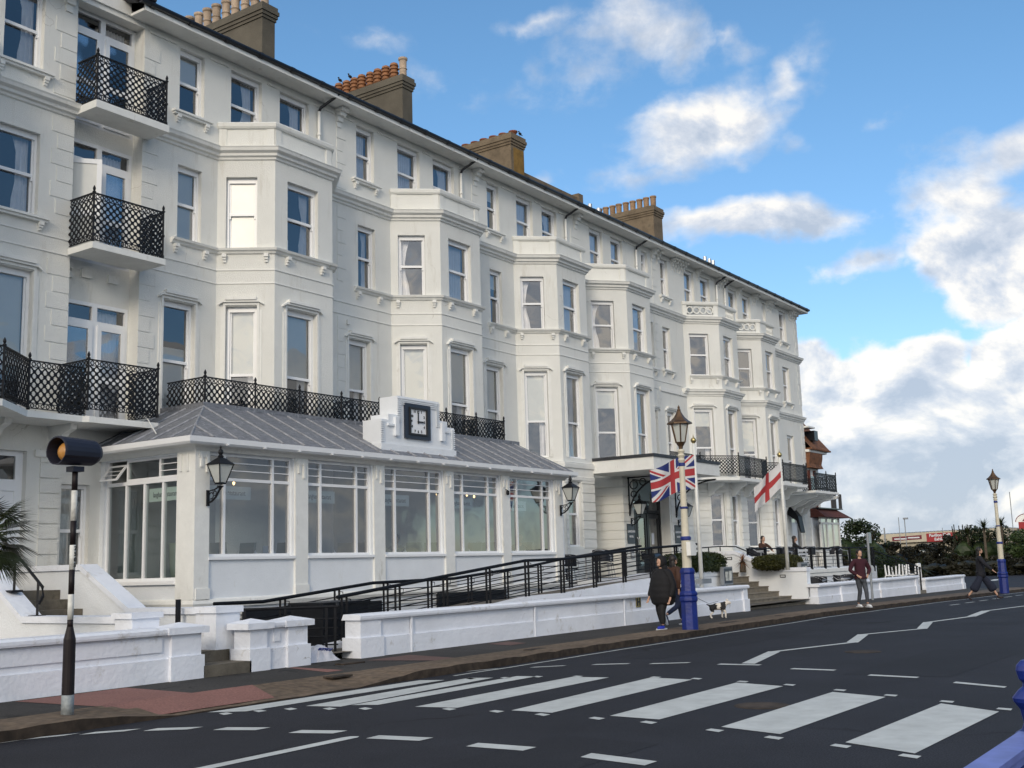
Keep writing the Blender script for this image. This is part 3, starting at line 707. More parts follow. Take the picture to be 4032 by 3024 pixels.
# ================================================================== railings
def lattice(m, F, a0, a1, z0, z1, b=0, cell=.15, rows=True, th=.017):
    """cast iron panel: rails, a row of rings, diagonal lattice with nodes"""
    h = .016
    tops = [z1, z1-.115] if rows else [z1]
    bots = [z0, z0+.10] if rows else [z0]
    m.fbox(F, a0, a1, b-.022, b+.022, z1-.012, z1+.012)
    m.fbox(F, a0, a1, b-.012, b+.012, z0-.008, z0+.008)
    if rows:
        m.fbox(F, a0, a1, b-h/2, b+h/2, tops[1]-.007, tops[1]+.007); m.fbox(F, a0, a1, b-h/2, b+h/2, bots[1]-.007, bots[1]+.007)
        for (c, r) in (((tops[0]+tops[1])/2-.004, .047), ((bots[0]+bots[1])/2, .042)):
            n = max(1, round((a1-a0)/.105))
            for i in range(n): m.ring(F, a0+(a1-a0)*(i+.5)/n, c, r, .015, b-h/2, b+h/2, 8)
    y0 = bots[-1]+.007; y1 = tops[-1]-.007; H = y1-y0; L = a1-a0
    n = max(1, round(L/cell)); c = L/n; k = max(1, round(H/cell)); d = H/k
    P = F.P
    for i in range(n):
        for j in range(k):
            A = a0+i*c; Z = y0+j*d
            for (u0, v0, u1, v1) in ((A, Z, A+c, Z+d), (A, Z+d, A+c, Z)):
                dx, dy = u1-u0, v1-v0; l = math.hypot(dx, dy); nx, ny = -dy/l*th*.75, dx/l*th*.75
                vs = []
                for bb in (b-h/2, b+h/2):
                    vs += [P(u0+nx, bb, v0+ny), P(u1+nx, bb, v1+ny), P(u1-nx, bb, v1-ny), P(u0-nx, bb, v0-ny)]
                m.add(vs, [(0, 1, 2, 3), (7, 6, 5, 4), (0, 4, 5, 1), (2, 6, 7, 3)])
            for (u, v) in ((A+c/2, Z+d/2), (A, Z)):      # swollen nodes
                q = .038; vs = []
                for bb in (b-h/2-.002, b+h/2+.002): vs += [P(u-q, bb, v), P(u, bb, v-q), P(u+q, bb, v), P(u, bb, v+q)]
                m.add(vs, [(0, 1, 2, 3), (7, 6, 5, 4), (0, 4, 5, 1), (1, 5, 6, 2), (2, 6, 7, 3), (3, 7, 4, 0)])
def post(p, z0, z1, parent, r=.022):
    m = MB()
    H = z1-z0
    m.lathe([(r*1.5, 0), (r*1.5, .05), (r, .07), (r, H*.45), (r*1.6, H*.47), (r*1.6, H*.5), (r, H*.52), (r, H), (r*1.7, H+.01), (r*1.7, H+.03), (r*.8, H+.05), (r*1.4, H+.085), (r*1.1, H+.12), (r*.2, H+.16)], (p[0], p[1], z0), 8)
    return m.build('post', 'black', parent)
def railing(path, z0, z1, parent, posts=None, name='railing'):
    m = MB()
    for (p, q) in zip(path[:-1], path[1:]):
        F = Fr(*p, *q); L = F.len; n = max(1, round(L/1.7)); 
        lattice(m, F, .03, L-.03, z0+.03, z1)
    o = m.build(name, 'black', parent)
    for p in (posts if posts is not None else path): post(p, z0, z1, o)
    return o
# two upper balconies and the door balcony
def slab(path_poly, z0, z1, name='balcony', mt='trim'):
    m = MB(); m.prism(path_poly, lambda u, v, d: (u, v, d), z0, z1); return m.build(name, mt, hotel)
b3 = slab([(13.17, 19.98), (13.17, 19.26), (14.99, 19.26), (14.99, 19.98)], 11.12, 11.28)
railing([(13.2, 20), (13.2, 19.3), (14.93, 19.3), (14.93, 20)], 11.29, 12.27, b3, [(13.2, 19.3), (14.93, 19.3)])
b2 = slab([(13.1, 19.98), (13.1, 19.14), (14.87, 19.14), (14.87, 19.98)], 8.10, 8.23)
railing([(13.13, 20), (13.13, 19.18), (14.82, 19.18), (14.82, 20)], 8.25, 9.25, b2, [(13.13, 19.18), (14.82, 19.18)])
b1 = slab([(XL, 20), (XL, 18.05), (10.7, 18.05), (11.75, 19.0), (12.9, 19.0), (13.0, 18.92), (14.6, 18.92), (15.0, 19.2), (15.0, 20)], 4.56, 4.68)
railing([(6.0, 18.15), (10.75, 18.15), (11.78, 19.03), (13.0, 19.03)], 4.70, 5.62, b1, [(8.4, 18.15), (10.75, 18.15), (11.78, 19.03)])
railing([(13.0, 20), (13.0, 19.0), (14.63, 19.0), (14.63, 20)], 4.80, 5.80, b1, [(13.0, 19.0), (14.63, 19.0)])
cbm = MB()
for x in (11.55, 12.9):
    F = Fr(x, 20, x+1, 20)
    cbm = MB(); cbm.prism([(0, 4.56), (.75, 4.56), (.72, 4.45), (.5, 4.38), (.32, 4.2), (.3, 4.12), (0, 4.0)], lambda u, v, d: F.P(d, u, v), -.07, .07); cbm.build('balcony_corbel', 'trim', b1)
# terrace behind the restaurant roof
tb = slab([(15.55, 20.0), (15.55, 18.66), (26.5, 18.66), (26.5, 20.0)], 4.78, 4.92, name='roof_terrace', mt='lead')
tp = [(15.56, 19.9), (15.56, 18.65), (16.96, 18.65), (18.31, 18.65), (19.70, 18.65), (21.07, 18.65), (23.77, 18.65), (25.12, 18.65), (26.46, 18.65), (26.46, 19.9)]
railing(tp, 4.98, 5.72, tb, tp[1:-1]+[(22.4, 18.65)])
for x in (20.2, 25.3):
    m = MB(); lattice(m, Fr(x, 20, x, 18.7), .03, 1.27, 5.0, 5.7); m.build('dividing_rail', 'black', tb)
# balcony round the last two bays
bp = [(37.6, 19.95), (37.6, 19.0), (40.2, 19.0), (41.57, 18.0), (44.4, 18.0), (45.4, 18.62), (46.2, 18.0), (49.0, 18.0), (49.6, 18.35)]
b5 = slab([(37.6, 20)]+bp[1:-1]+[(49.8, 18.5), (49.8, 20)], 4.66, 4.78)
railing(bp[1:], 4.82, 5.62, b5, bp[2:])
cbm = MB()
for x, y in ((39.0, 20), (41.9, 19.5), (42.9, 18.95), (44.2, 18.95), (45.6, 20), (47.2, 18.95), (48.5, 18.95)):
    F = Fr(x, y, x+1, y); s = .8
    cbm = MB(); cbm.prism([(0, 4.66), (.85*s, 4.66), (.8*s, 4.52), (.5*s, 4.44), (.32*s, 4.3), (.3*s, 4.2), (0, 4.1)], lambda u, v, d: F.P(d, u, v), -.08, .08); cbm.build('balcony_corbel', 'trim', b5)
b6 = slab([(49.9, 20), (49.3, 17.75), (52.4, 17.75), (53.6, 20)], 4.44, 4.54)
railing([(49.4, 17.82), (51.0, 17.82), (52.3, 17.82), (53.4, 19.9)], 4.56, 5.34, b6, [(51.0, 17.82), (52.3, 17.82)])
cbm = MB()
for x in (50.6, 51.6, 52.6, 53.4):
    F = Fr(x, 20, x+1, 20)
    cbm = MB(); cbm.prism([(0, 4.44), (1.9, 4.44), (1.8, 4.3), (1.1, 4.2), (.7, 3.98), (.4, 3.9), (.3, 3.7), (0, 3.6)], lambda u, v, d: F.P(d, u, v), -.09, .09); cbm.build('balcony_corbel', 'trim', b6)

# ================================================================== entrance porch (ground floor of bay 4)
YP = 18.83
pw = MB()
pw.quad((33.6, 20, 0), (33.6, YP, 0), (33.6, YP, 4.5), (33.6, 20, 4.5)); pw.quad((37.9, 20, 0), (37.9, YP, 0), (37.9, YP, 4.5), (37.9, 20, 4.5))
FP = Fr(33.6, YP, 37.9, YP)
DO = (.72, 3.42, 1.15, 4.48)
pw.wall(FP, 0, 4.3, 0, 4.5, [DO], .5)
pw.quad((33.6, YP, 4.5), (37.9, YP, 4.5), (37.9, 20, 4.5), (33.6, 20, 4.5))
pw.build('porch_wall', 'stucco', hotel)
FS = Fr(33.6, 20.0, 33.6, YP)
rust(FS, .0, 1.17+.03, 1.2, 4.4); rust(FP, 0, .62, 1.2, 4.4); rust(FP, 3.52, 4.3, 1.2, 4.4)
wallo = wl.build('wall', 'stucco', hotel)
cn = MB(); cn.box(31.9, 36.85, 16.7, 19.3, 4.50, 4.90); 
canopy = cn.build('porch_canopy', 'trim', hotel)
cn = MB(); cn.box(31.86, 36.89, 16.66, 19.3, 4.905, 5.0); cn.build('canopy_edge', 'slate', canopy)
def iron_bracket(x):
    m = MB(); F = Fr(x, YP, x, YP-3)        # a runs outward from the wall
    m.fbox(F, .02, .07, -.02, .02, 3.15, 4.47); m.fbox(F, .02, 1.7, -.02, .02, 4.43, 4.47)
    pts = [F.P(.06+1.6*(1-math.cos(t)), 0, 3.2+1.24*math.sin(t)) for t in [i*PI/2/10 for i in range(11)]]
    m.tube(pts, .03, 6)
    for a, z, r in ((.25, 4.2, .16), (.24, 3.88, .12), (.60, 4.28, .13)): m.ring(F, a, z, r, .03, -.015, .015, 14)
    m.build('iron_bracket', 'black', canopy)
iron_bracket(33.95); iron_bracket(37.45)
# doors
de = MB(); FD = Fr(33.6, YP+.42, 37.9, YP+.42)
for a in (.75, 2.35, 3.32): de.fbox(FD, a, a+.09, -.05, .05, 1.15, 4.45)
de.fbox(FD, .84, 3.32, -.05, .05, 3.30, 3.42); de.fbox(FD, .84, 3.32, -.05, .1, 4.0, 4.47); de.fbox(FD, .80, 2.36, .08, .2, 3.72, 4.44)
dr = de.build('entrance_doors', 'doorblack', hotel)
for a0, a1 in ((.86, 1.58), (1.62, 2.33), (2.46, 3.30)):
    m = MB(); m.fbox(FD, a0, a0+.10, -.03, .03, 1.2, 3.28); m.fbox(FD, a1-.10, a1, -.03, .03, 1.2, 3.28); m.fbox(FD, a0+.1, a1-.1, -.03, .03, 3.12, 3.28); m.fbox(FD, a0+.1, a1-.1, -.03, .03, 1.2, 1.45)
    l = m.build('door_leaf', 'doorblack', dr)
m = MB()
for a0, a1 in ((.96, 1.48), (1.72, 2.23), (2.56, 3.20)): m.quad(FD.P(a0, 0, 1.45), FD.P(a1, 0, 1.45), FD.P(a1, 0, 3.12), FD.P(a0, 0, 3.12))
m.quad(FD.P(.84, 0, 3.42), FD.P(2.35, 0, 3.42), FD.P(2.35, 0, 4.0), FD.P(.84, 0, 4.0)); m.quad(FD.P(2.44, 0, 3.42), FD.P(3.32, 0, 3.42), FD.P(3.32, 0, 4.0), FD.P(2.44, 0, 4.0))
m.build('door_glass', 'glassr', dr)
m = MB(); 
for a in (1.53, 1.67): m.tube([FD.P(a, .07, 1.9), FD.P(a, .1, 1.95), FD.P(a, .1, 2.4), FD.P(a, .07, 2.45)], .018, 6)
m.build('door_handles', 'metal', dr)
m = MB(); m.fbox(FD, 1.05, 1.25, .005, .01, 2.3, 2.7); m.fbox(FD, 2.7, 2.9, .005, .01, 2.2, 2.6); m.build('door_notices', 'ltext', dr)
# side door by the last corner
FDd = Fr(DOORX[0], 20.14, DOORX[1], 20.14)
m = MB()
for a in (0, .86, 1.47): m.fbox(FDd, a, a+.08, -.03, .03, 1.15, 4.12)
m.fbox(FDd, .08, 1.47, -.03, .03, 3.15, 3.25); m.fbox(FDd, .08, 1.47, -.03, .03, 4.04, 4.12); m.fbox(FDd, .08, .86, -.03, .02, 1.15, 3.15)
sd = m.build('side_door', 'upvc', hotel); m = MB(); m.quad(FDd.P(.94, 0, 1.2), FDd.P(1.47, 0, 1.2), FDd.P(1.47, 0, 4.04), FDd.P(.94, 0, 4.04)); m.quad(FDd.P(.08, 0, 3.25), FDd.P(.86, 0, 3.25), FDd.P(.86, 0, 4.04), FDd.P(.08, 0, 4.04)); m.build('pane', 'glass', sd)
m = MB(); m.prism([(0, 4.15), (.75, 3.5), (.9, 2.75), (.85, 2.72), (.6, 3.3), (0, 3.6)], lambda u, v, d: (51.4+d, 19.97-u*.7, v), 0, .5); m.build('awning', 'black', hotel)
# left front door with fanlight panel
FL = Fr(11.0, 20.16, 12.45, 20.16)
m = MB(); m.fbox(FL, 0, .3, -.03, .03, .95, 4.05); m.fbox(FL, 1.25, 1.4, -.03, .03, .95, 4.05); m.fbox(FL, .3, 1.25, -.03, .03, 3.28, 3.50); m.fbox(FL, .3, 1.25, -.03, .03, 3.95, 4.05); m.fbox(FL, .3, 1.25, -.04, .0, .95, 3.28)
ld = m.build('front_door', 'upvc', hotel); m = MB(); m.quad(FL.P(.3, 0, 3.5), FL.P(1.25, 0, 3.5), FL.P(1.25, 0, 3.95), FL.P(.3, 0, 3.95)); m.build('pane', 'glassdark', ld)
# ================================================================== RESTAURANT EXTENSION
rest = empty('restaurant_extension', (20.5, 17.1, 0), 'single-storey white restaurant with big windows and ribbed grey lead roof, in front of the hotel', 'building extension')
XR0, XR1, YR = 14.05, 27.0, 17.07
FRN = Fr(XR0, YR, XR1, YR); FSD = Fr(XR0, 20.0, XR0, YR); FRT = Fr(XR1, YR, XR1, 20)
GR = [(14.38, 16.56), (17.0, 18.97), (19.42, 21.54), (21.97, 23.94), (24.40, 26.45)]
ZS, ZT = 1.93, 3.92
m = MB()
m.wall(FRN, 0, XR1-XR0, 0.1, 4.05, [(a-XR0, b-XR0, ZS, ZT) for a, b in GR], .12)
SO = (.13, 2.42, 1.50, 3.90)
m.wall(FSD, 0, FSD.len, 0.1, 4.05, [SO], .12)
m.wall(FRT, 0, FRT.len, 0.1, 4.05, [], .1)
m.build('wall', 'stucco2', rest)
m = MB()
for a in (XR0, 16.60, 19.02, 21.58, 23.98, 26.52):
    w = .30 if a == XR0 else .36
    m.fbox(FRN, a-XR0, a-XR0+w, 0, .05, 1.14, 4.0); m.fbox(FRN, a-XR0-.01, a-XR0+w+.02, 0, .07, 1.14, 1.34)
    for s, h0 in ((.06, 3.62), (.20, 3.52)):
        m.fbox(FRN, a-XR0+s, a-XR0+s+.05, .05, .085, h0, 3.88)
    m.fbox(FRN, a-XR0+.03, a-XR0+w-.05, .05, .075, 3.80, 3.92)
m.fbox(FSD, 2.45, FSD.len+.05, 0, .05, 1.14, 4.0)
for a in (2.55, 2.75): m.fbox(FSD, a, a+.06, .05, .085, 3.55, 3.88)
m.mold([(XR0, 20), (XR0, YR), (XR1, YR), (XR1, 20)], [(0, .98), (.05, .98), (.08, 1.06), (.06, 1.12), (.02, 1.15), (0, 1.15)])
m.mold([(XR0, 20), (XR0, YR), (XR1, YR), (XR1, 20)], [(0, .82), (.03, .82), (.03, .86), (0, .88)])
m.mold([(XR0, 20), (XR0, YR), (XR1, YR), (XR1, 20)], [(0, 3.93), (.06, 3.93), (.10, 4.0), (.24, 4.03), (.24, 4.09), (0, 4.09)])
m.build('pilasters_and_mouldings', 'trim', rest)
def rwindow(F, a0, a1, z0, z1, mul, trn, bars, parent, sillz=True):
    m = MB(); d = .10; e = .05
    m.fbox(F, a0, a0+e, -d-.04, -d+.04, z0, z1); m.fbox(F, a1-e, a1, -d-.04, -d+.04, z0, z1); m.fbox(F, a0+e, a1-e, -d-.04, -d+.04, z1-e, z1); m.fbox(F, a0+e, a1-e, -d-.04, -d+.06, z0, z0+e)
    for a in mul: m.fbox(F, a-.03, a+.03, -d-.038, -d+.045, z0+e, z1-e)
    xs = [a0+e]+[v for a in mul for v in (a-.03, a+.03)]+[a1-e]
    for i in range(0, len(xs), 2):
        m.fbox(F, xs[i], xs[i+1], -d-.036, -d+.04, trn-.03, trn+.03)
        for zb in bars: m.fbox(F, xs[i], xs[i+1], -d-.02, -d+.03, zb-.01, zb+.01)
    if sillz: m.fbox(F, a0-.04, a1+.04, -.08, .06, z0-.06, z0-.002)
    o = m.build('window', 'upvc', parent)
    g = MB()
    for i in range(0, len(xs), 2):
        g.quad(F.P(xs[i], -d, z0+e), F.P(xs[i+1], -d, z0+e), F.P(xs[i+1], -d, trn-.03), F.P(xs[i], -d, trn-.03)); g.quad(F.P(xs[i], -d, trn+.03), F.P(xs[i+1], -d, trn+.03), F.P(xs[i+1], -d, z1-e), F.P(xs[i], -d, z1-e))
    g.build('pane', 'glassr', o)
    return o
MU = [(14.80, 16.06), (17.43, 18.55), (19.85, 21.10), (22.42, 23.50), (24.81, 26.04)]
for (a, b), mu in zip(GR, MU): rwindow(FRN, a-XR0, b-XR0, ZS, ZT, [x-XR0 for x in mu], 3.42, (3.60, 3.75), rest)
# side glazing with top-hung fanlights, the far one open
F = FSD; m = MB(); d = .1; a0, a1 = SO[0], SO[1]
for a in (a0, a0+.60, a0+1.17, a0+1.74, a1-.05): m.fbox(F, a, a+.06, -d-.04, -d+.04, 1.50, 3.42)
m.fbox(F, a0+.061, a1-.06, -d-.045, -d+.045, 1.50, 1.56); m.fbox(F, a0, a1+.01, -d-.045, -d+.05, 3.40, 3.47); m.fbox(F, a0-.02, a1+.03, -.06, .08, 1.43, 1.499)
for a in (a0, a0+.62, a1-.66, a1-.05): m.fbox(F, a, a+.05, -d-.04, -d+.03, 3.475, 3.90)
for z in (3.475, 3.86): m.fbox(F, a0+.67, a1-.66, -d-.04, -d+.03, z, z+.045); m.fbox(F, a1-.61, a1-.05, -d-.04, -d+.03, z, z+.045)
for z in (3.62, 3.75): m.fbox(F, a1-.61, a1-.05, -d-.02, -d+.02, z, z+.015)
sw = m.build('side_window', 'upvc', rest)
m = MB()
A = [a0+.06, a0+.60, a0+.66, a0+1.17, a0+1.23, a0+1.74, a0+1.80, a1-.05]
for i in range(0, 8, 2): m.quad(F.P(A[i], -d, 1.56), F.P(A[i+1], -d, 1.56), F.P(A[i+1], -d, 3.40), F.P(A[i], -d, 3.40))
m.quad(F.P(a0+.67, -d, 3.52), F.P(a1-.66, -d, 3.52), F.P(a1-.66, -d, 3.86), F.P(a0+.67, -d, 3.86)); m.quad(F.P(a1-.61, -d, 3.52), F.P(a1-.05, -d, 3.52), F.P(a1-.05, -d, 3.86), F.P(a1-.61, -d, 3.86))
m.build('pane', 'glassdark', sw)
m = MB()       # the open sash, tilted out from its head
def TL(u, v, w): return F.P(a0+.06+u, -.08+(.40-v)*.62+w, 3.50+v*.78)
for (u0, u1, v0, v1) in ((0, .05, 0, .42), (.51, .56, 0, .42), (.05, .51, 0, .05), (.05, .51, .37, .42), (.05, .51, .14, .155), (.05, .51, .25, .265)):
    m.hexa([TL(u0, v0, .02), TL(u1, v0, .02), TL(u1, v0, -.02), TL(u0, v0, -.02), TL(u0, v1, .02), TL(u1, v1, .02), TL(u1, v1, -.02), TL(u0, v1, -.02)])
m.build('open_fanlight', 'upvc', sw)
# roof: hipped at the left, verge at the right
m = MB()
E0 = (13.68, 20.0, 4.16); E1 = (13.68, 16.78, 4.16); E2 = (27.25, 16.78, 4.16); T0 = (15.52, 18.62, 5.10); T1 = (27.05, 18.62, 5.10); B0 = (15.52, 20.0, 5.10); E3 = (27.25, 20, 4.16)
m.add([E0, E1, T0, B0], [(0, 1, 2, 3)]); m.add([E1, E2, T1, T0], [(0, 1, 2, 3)]); m.add([E2, E3, (27.05, 20, 5.10), T1], [(0, 1, 2, 3)])
m.add([E0, E1, E2, E3], [(0, 1, 2, 3)])
m.box(15.45, 27.1, 18.56, 18.64, 5.04, 5.17); m.box(15.45, 15.53, 18.64, 19.98, 5.04, 5.17)
RL = MB()
def roll(p, q): RL.tube([p, q], .024, 6)
M['leadroll'] = mat('leadroll', (.30, .31, .335), .6, var=.4, scale=9, bump=.5, bscale=12)
x = 14.25
while x < 27.1:
    t = min(1, (x-13.68)/1.84); roll((x, 16.80, 4.18), (x if x > 15.5 else x, 16.80+1.83*t, 4.18+.93*t)); x += .60
y = 17.4
while y < 20:
    t = min(1, (y-16.78)/1.84); roll((13.70, y, 4.18), (13.70+1.82*t, y, 4.18+.93*t)); y += .58
roll(E1, T0)
lr_ = m.build('lead_roof', 'lead', rest)
m = RL; m.build('roof_rolls', 'leadroll', lr_)
m = MB(); m.mold([(13.72, 20), (13.72, 16.82), (27.2, 16.82), (27.2, 20)], [(0, 4.02), (.06, 4.02), (.10, 4.06), (.11, 4.16), (.08, 4.16), (.06, 4.10), (0, 4.10)])
x = 14.5
while x < 27.2: m.box(x, x+.04, 16.69, 16.82, 4.03, 4.05); x += .95
m.build('gutter', 'upvc', rest)
m = MB(); m.tube([(14.9, 19.9, 5.0), (14.4, 19.0, 4.75), (14.0, 18.2, 4.35)], .012, 5); m.build('roof_cable', 'trim', rest)
# stepped clock gable
cxg = 20.72; m = MB()
pr = [(-1.37, 4.46), (1.37, 4.46), (1.37, 5.02), (1.10, 5.02), (1.10, 5.16), (.78, 5.16), (.78, 5.62), (-.78, 5.62), (-.78, 5.16), (-1.10, 5.16), (-1.10, 5.02), (-1.37, 5.02)]
m.prism(pr, lambda u, v, d: (cxg+u, 17.1+d, v), 0, .55)
m.box(cxg-1.4, cxg+1.4, 17.06, 17.7, 4.30, 4.459)
def reed(x0, x1, z0, z1, vert):
    n = 4
    for i in range(n):
        if vert: m.box(x0, x1, 17.06-.003*i, 17.10, z0+(z1-z0)*i/n, z0+(z1-z0)*(i+.55)/n)
for s in (-1, 1):
    a, b = (cxg+s*.78, cxg+s*.66) if s > 0 else (cxg-.78, cxg-.66)
    a, b = min(a, b), max(a, b)
    for i in range(12): m.box(a, b, 17.07, 17.10, 5.0+i*.05, 5.0+i*.05+.028)
    a, b = sorted((cxg+s*1.37, cxg+s*1.27))
    for i in range(10): m.box(a, b, 17.07, 17.10, 4.50+i*.05, 4.50+i*.05+.028)
    m.box(*sorted((cxg+s*.92, cxg+s*.80)), 17.02, 17.10, 4.66, 5.10); m.box(*sorted((cxg+s*1.15, cxg+s*.92)), 17.05, 17.10, 4.88, 4.93)
for i in range(4): m.box(cxg-.64, cxg+.64, 17.07, 17.10, 5.42+i*.045, 5.42+i*.045+.026)
m.build('stepped_gable', 'stucco2', rest)
# floor, inner wall, furniture you can see through the glass
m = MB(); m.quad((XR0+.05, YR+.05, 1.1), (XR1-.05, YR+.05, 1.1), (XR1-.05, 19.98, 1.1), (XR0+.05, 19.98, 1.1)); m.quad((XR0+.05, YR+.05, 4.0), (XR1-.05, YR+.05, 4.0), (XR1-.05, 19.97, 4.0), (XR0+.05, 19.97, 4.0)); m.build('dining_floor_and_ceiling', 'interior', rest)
m = MB(); m.quad((XR0+.02, 19.96, .9), (XR1, 19.96, .9), (XR1, 19.96, 4.0), (XR0+.02, 19.96, 4.0)); m.build('dining_back_wall', 'intwarm', rest)

# clock on the gable
clk = empty('wall_clock', (20.63, 17.1, 5.05), 'square wall clock in a dark frame on the white stepped gable, reading three', 'clock')
m = MB()
for (x0, x1, z0, z1) in ((20.17, 20.30, 4.63, 5.47), (20.97, 21.10, 4.63, 5.47), (20.30, 20.97, 4.63, 4.72), (20.30, 20.97, 5.38, 5.47)): m.box(x0, x1, 17.04, 17.099, z0, z1)
m.build('surround', 'navy', clk)
m = MB()
for (x0, x1, z0, z1) in ((20.30, 20.34, 4.72, 5.38), (20.93, 20.97, 4.72, 5.38), (20.34, 20.93, 4.72, 4.76), (20.34, 20.93, 5.34, 5.38)): m.box(x0, x1, 17.01, 17.098, z0, z1)
m.build('frame', 'bltext', clk)
m = MB(); m.box(20.34, 20.93, 17.05, 17.08, 4.76, 5.34); m.build('dial', 'upvc', clk)
NP = {12: (0, .23), 1: (.125, .235), 2: (.225, .12), 3: (.235, 0), 4: (.225, -.125), 5: (.12, -.235), 6: (0, -.24), 7: (-.12, -.235), 8: (-.225, -.125), 9: (-.235, 0), 10: (-.225, .12), 11: (-.125, .235)}
for k, (dx, dz) in NP.items(): text('numeral', str(k), .085, 'bltext', (20.635+dx, 17.044, 5.05+dz), (1, 0, 0), (0, 0, 1), clk, bold=.002)
m = MB(); m.box(20.622, 20.648, 17.03, 17.046, 5.0, 5.27); m.build('minute_hand', 'bltext', clk)
m = MB(); m.box(20.60, 20.82, 17.02, 17.034, 5.03, 5.065); m.build('hour_hand', 'bltext', clk)

# signs hung inside the panes
def rest_sign(x0, x1, lab, F=FRN, off=XR0, z0=3.04, z1=3.30):
    a0, a1 = x0-off, x1-off
    t = empty('window_sign', F.P((a0+a1)/2, -.2, z0), lab, 'sign', 'pale restaurant signs behind the glass')
    m = MB(); m.fbox(F, a0, a1, -.150, -.142, z0, z1); m.build('panel', 'signpale', t)
    xd = (F.t[0], F.t[1], 0)
    text('lettering', 'langham restaurant', .15, 'dtext', F.P((a0+a1)/2, -.138, (z0+z1)/2), xd, (0, 0, 1), t, ext=.002, sx=1.0*(a1-a0)/1.55)
rest_sign(14.42, 15.55, 'pale green restaurant sign in the front window nearest the corner lantern')
rest_sign(17.02, 17.95, 'pale green restaurant sign in the second front window from the left')
rest_sign(19.45, 20.45, 'pale green restaurant sign in the middle front window under the clock')
rest_sign(22.0, 22.95, 'pale green restaurant sign in the fourth front window')
rest_sign(24.43, 25.35, 'pale green restaurant sign in the right-hand front window')
rest_sign(1.38, 2.36, 'pale green restaurant sign seen through the side glazing', FSD, 0, 3.04, 3.30)

# dining chairs and tables
def dining_chair():
    r = empty('dining_chair', (0, 0, 0), 'x', 'chair', 'high-backed dining chairs in the restaurant')
    m = MB(); m.box(-.22, .22, -.22, .24, .42, .52); m.build('seat', 'seat_green', r)
    m = MB(); m.hexa([(-.22, .18, .5), (.22, .18, .5), (.22, .26, .5), (-.22, .26, .5), (-.21, .26, 1.12), (.21, .26, 1.12), (.21, .32, 1.12), (-.21, .32, 1.12)]); m.build('backrest', 'seat_green', r)
    for x in (-.19, .19):
        for y in (-.19, .22): m = MB(); m.bar((x, y, 0), (x, y, .42), .035); m.build('leg', 'wood', r)
    return r
dc = dining_chair()
def dining_table():
    r = empty('dining_table', (0, 0, 0), 'x', 'table', 'clothed tables in the restaurant')
    m = MB(); m.box(-.42, .42, -.42, .42, .72, .75); m.prism([(-.44, -.44), (.44, -.44), (.44, .44), (-.44, .44)], lambda u, v, d: (u*(1+(.75-d)*.1), v*(1+(.75-d)*.1), d), .47, .755); m.build('tablecloth', 'cloth', r)
    m = MB(); m.tube([(0, 0, 0), (0, 0, .72)], .04, 8); m.tube([(-.25, 0, .03), (.25, 0, .03)], .025, 6); m.tube([(0, -.25, .03), (0, .25, .03)], .025, 6); m.build('pedestal', 'wood', r)
    return r
dtb = dining_table()
TB = [(15.25, 17.95, 'white-clothed table just inside the side glazing'), (16.1, 17.75, 'white-clothed table behind the first front window'), (18.0, 17.8, 'white-clothed table behind the second front window'), (20.4, 17.8, 'white-clothed table behind the middle window below the clock'), (22.9, 17.8, 'white-clothed table behind the fourth front window'), (25.3, 17.8, 'white-clothed table behind the last front window')]
first = True
for (x, y, lb) in TB:
    t = dtb if first else copytree(dtb)
    t.location = (x, y, 1.1); t['label'] = lb
    for s, w_ in ((-1, 'left'), (1, 'right')):
        c = dc if (first and s < 0) else copytree(dc)
        c.location = (x+s*.62, y, 1.1); c.rotation_euler.z = -s*PI/2 if s > 0 else PI/2
        c['label'] = 'pale high-backed chair on the %s of the %s' % (w_, lb.replace('white-clothed ', ''))
    first = False
# napkins and cards standing on the tables by the glass
def napkin(x, y, lab):
    t = empty('folded_napkin', (x, y, 1.85), lab, 'napkin', 'folded napkins on the restaurant tables'); m = MB(); m.add([(x-.1, y-.08, 1.86), (x+.1, y-.08, 1.86), (x+.1, y+.08, 1.86), (x-.1, y+.08, 1.86), (x, y, 2.06)], [(0, 1, 4), (1, 2, 4), (2, 3, 4), (3, 0, 4), (3, 2, 1, 0)]); m.build('cloth', 'ltext2', t)
M['ltext2'] = mat('ltext2', (.86, .87, .88), .8, var=.03)
napkin(15.9, 17.45, 'white folded napkin on the table behind the first front window, left one'); napkin(16.4, 17.45, 'white folded napkin on the table behind the first front window, right one'); napkin(18.2, 17.48, 'white folded napkin on the table behind the second front window'); napkin(20.6, 17.48, 'white folded napkin on the table behind the middle window'); napkin(23.1, 17.48, 'white folded napkin on the table behind the fourth front window')
t = empty('menu_card', (16.15, 17.4, 1.86), 'white standing menu card behind the first front window', 'menu card'); m = MB(); m.box(16.08, 16.26, 17.42, 17.44, 1.86, 2.14); m.build('card', 'ltext2', t)
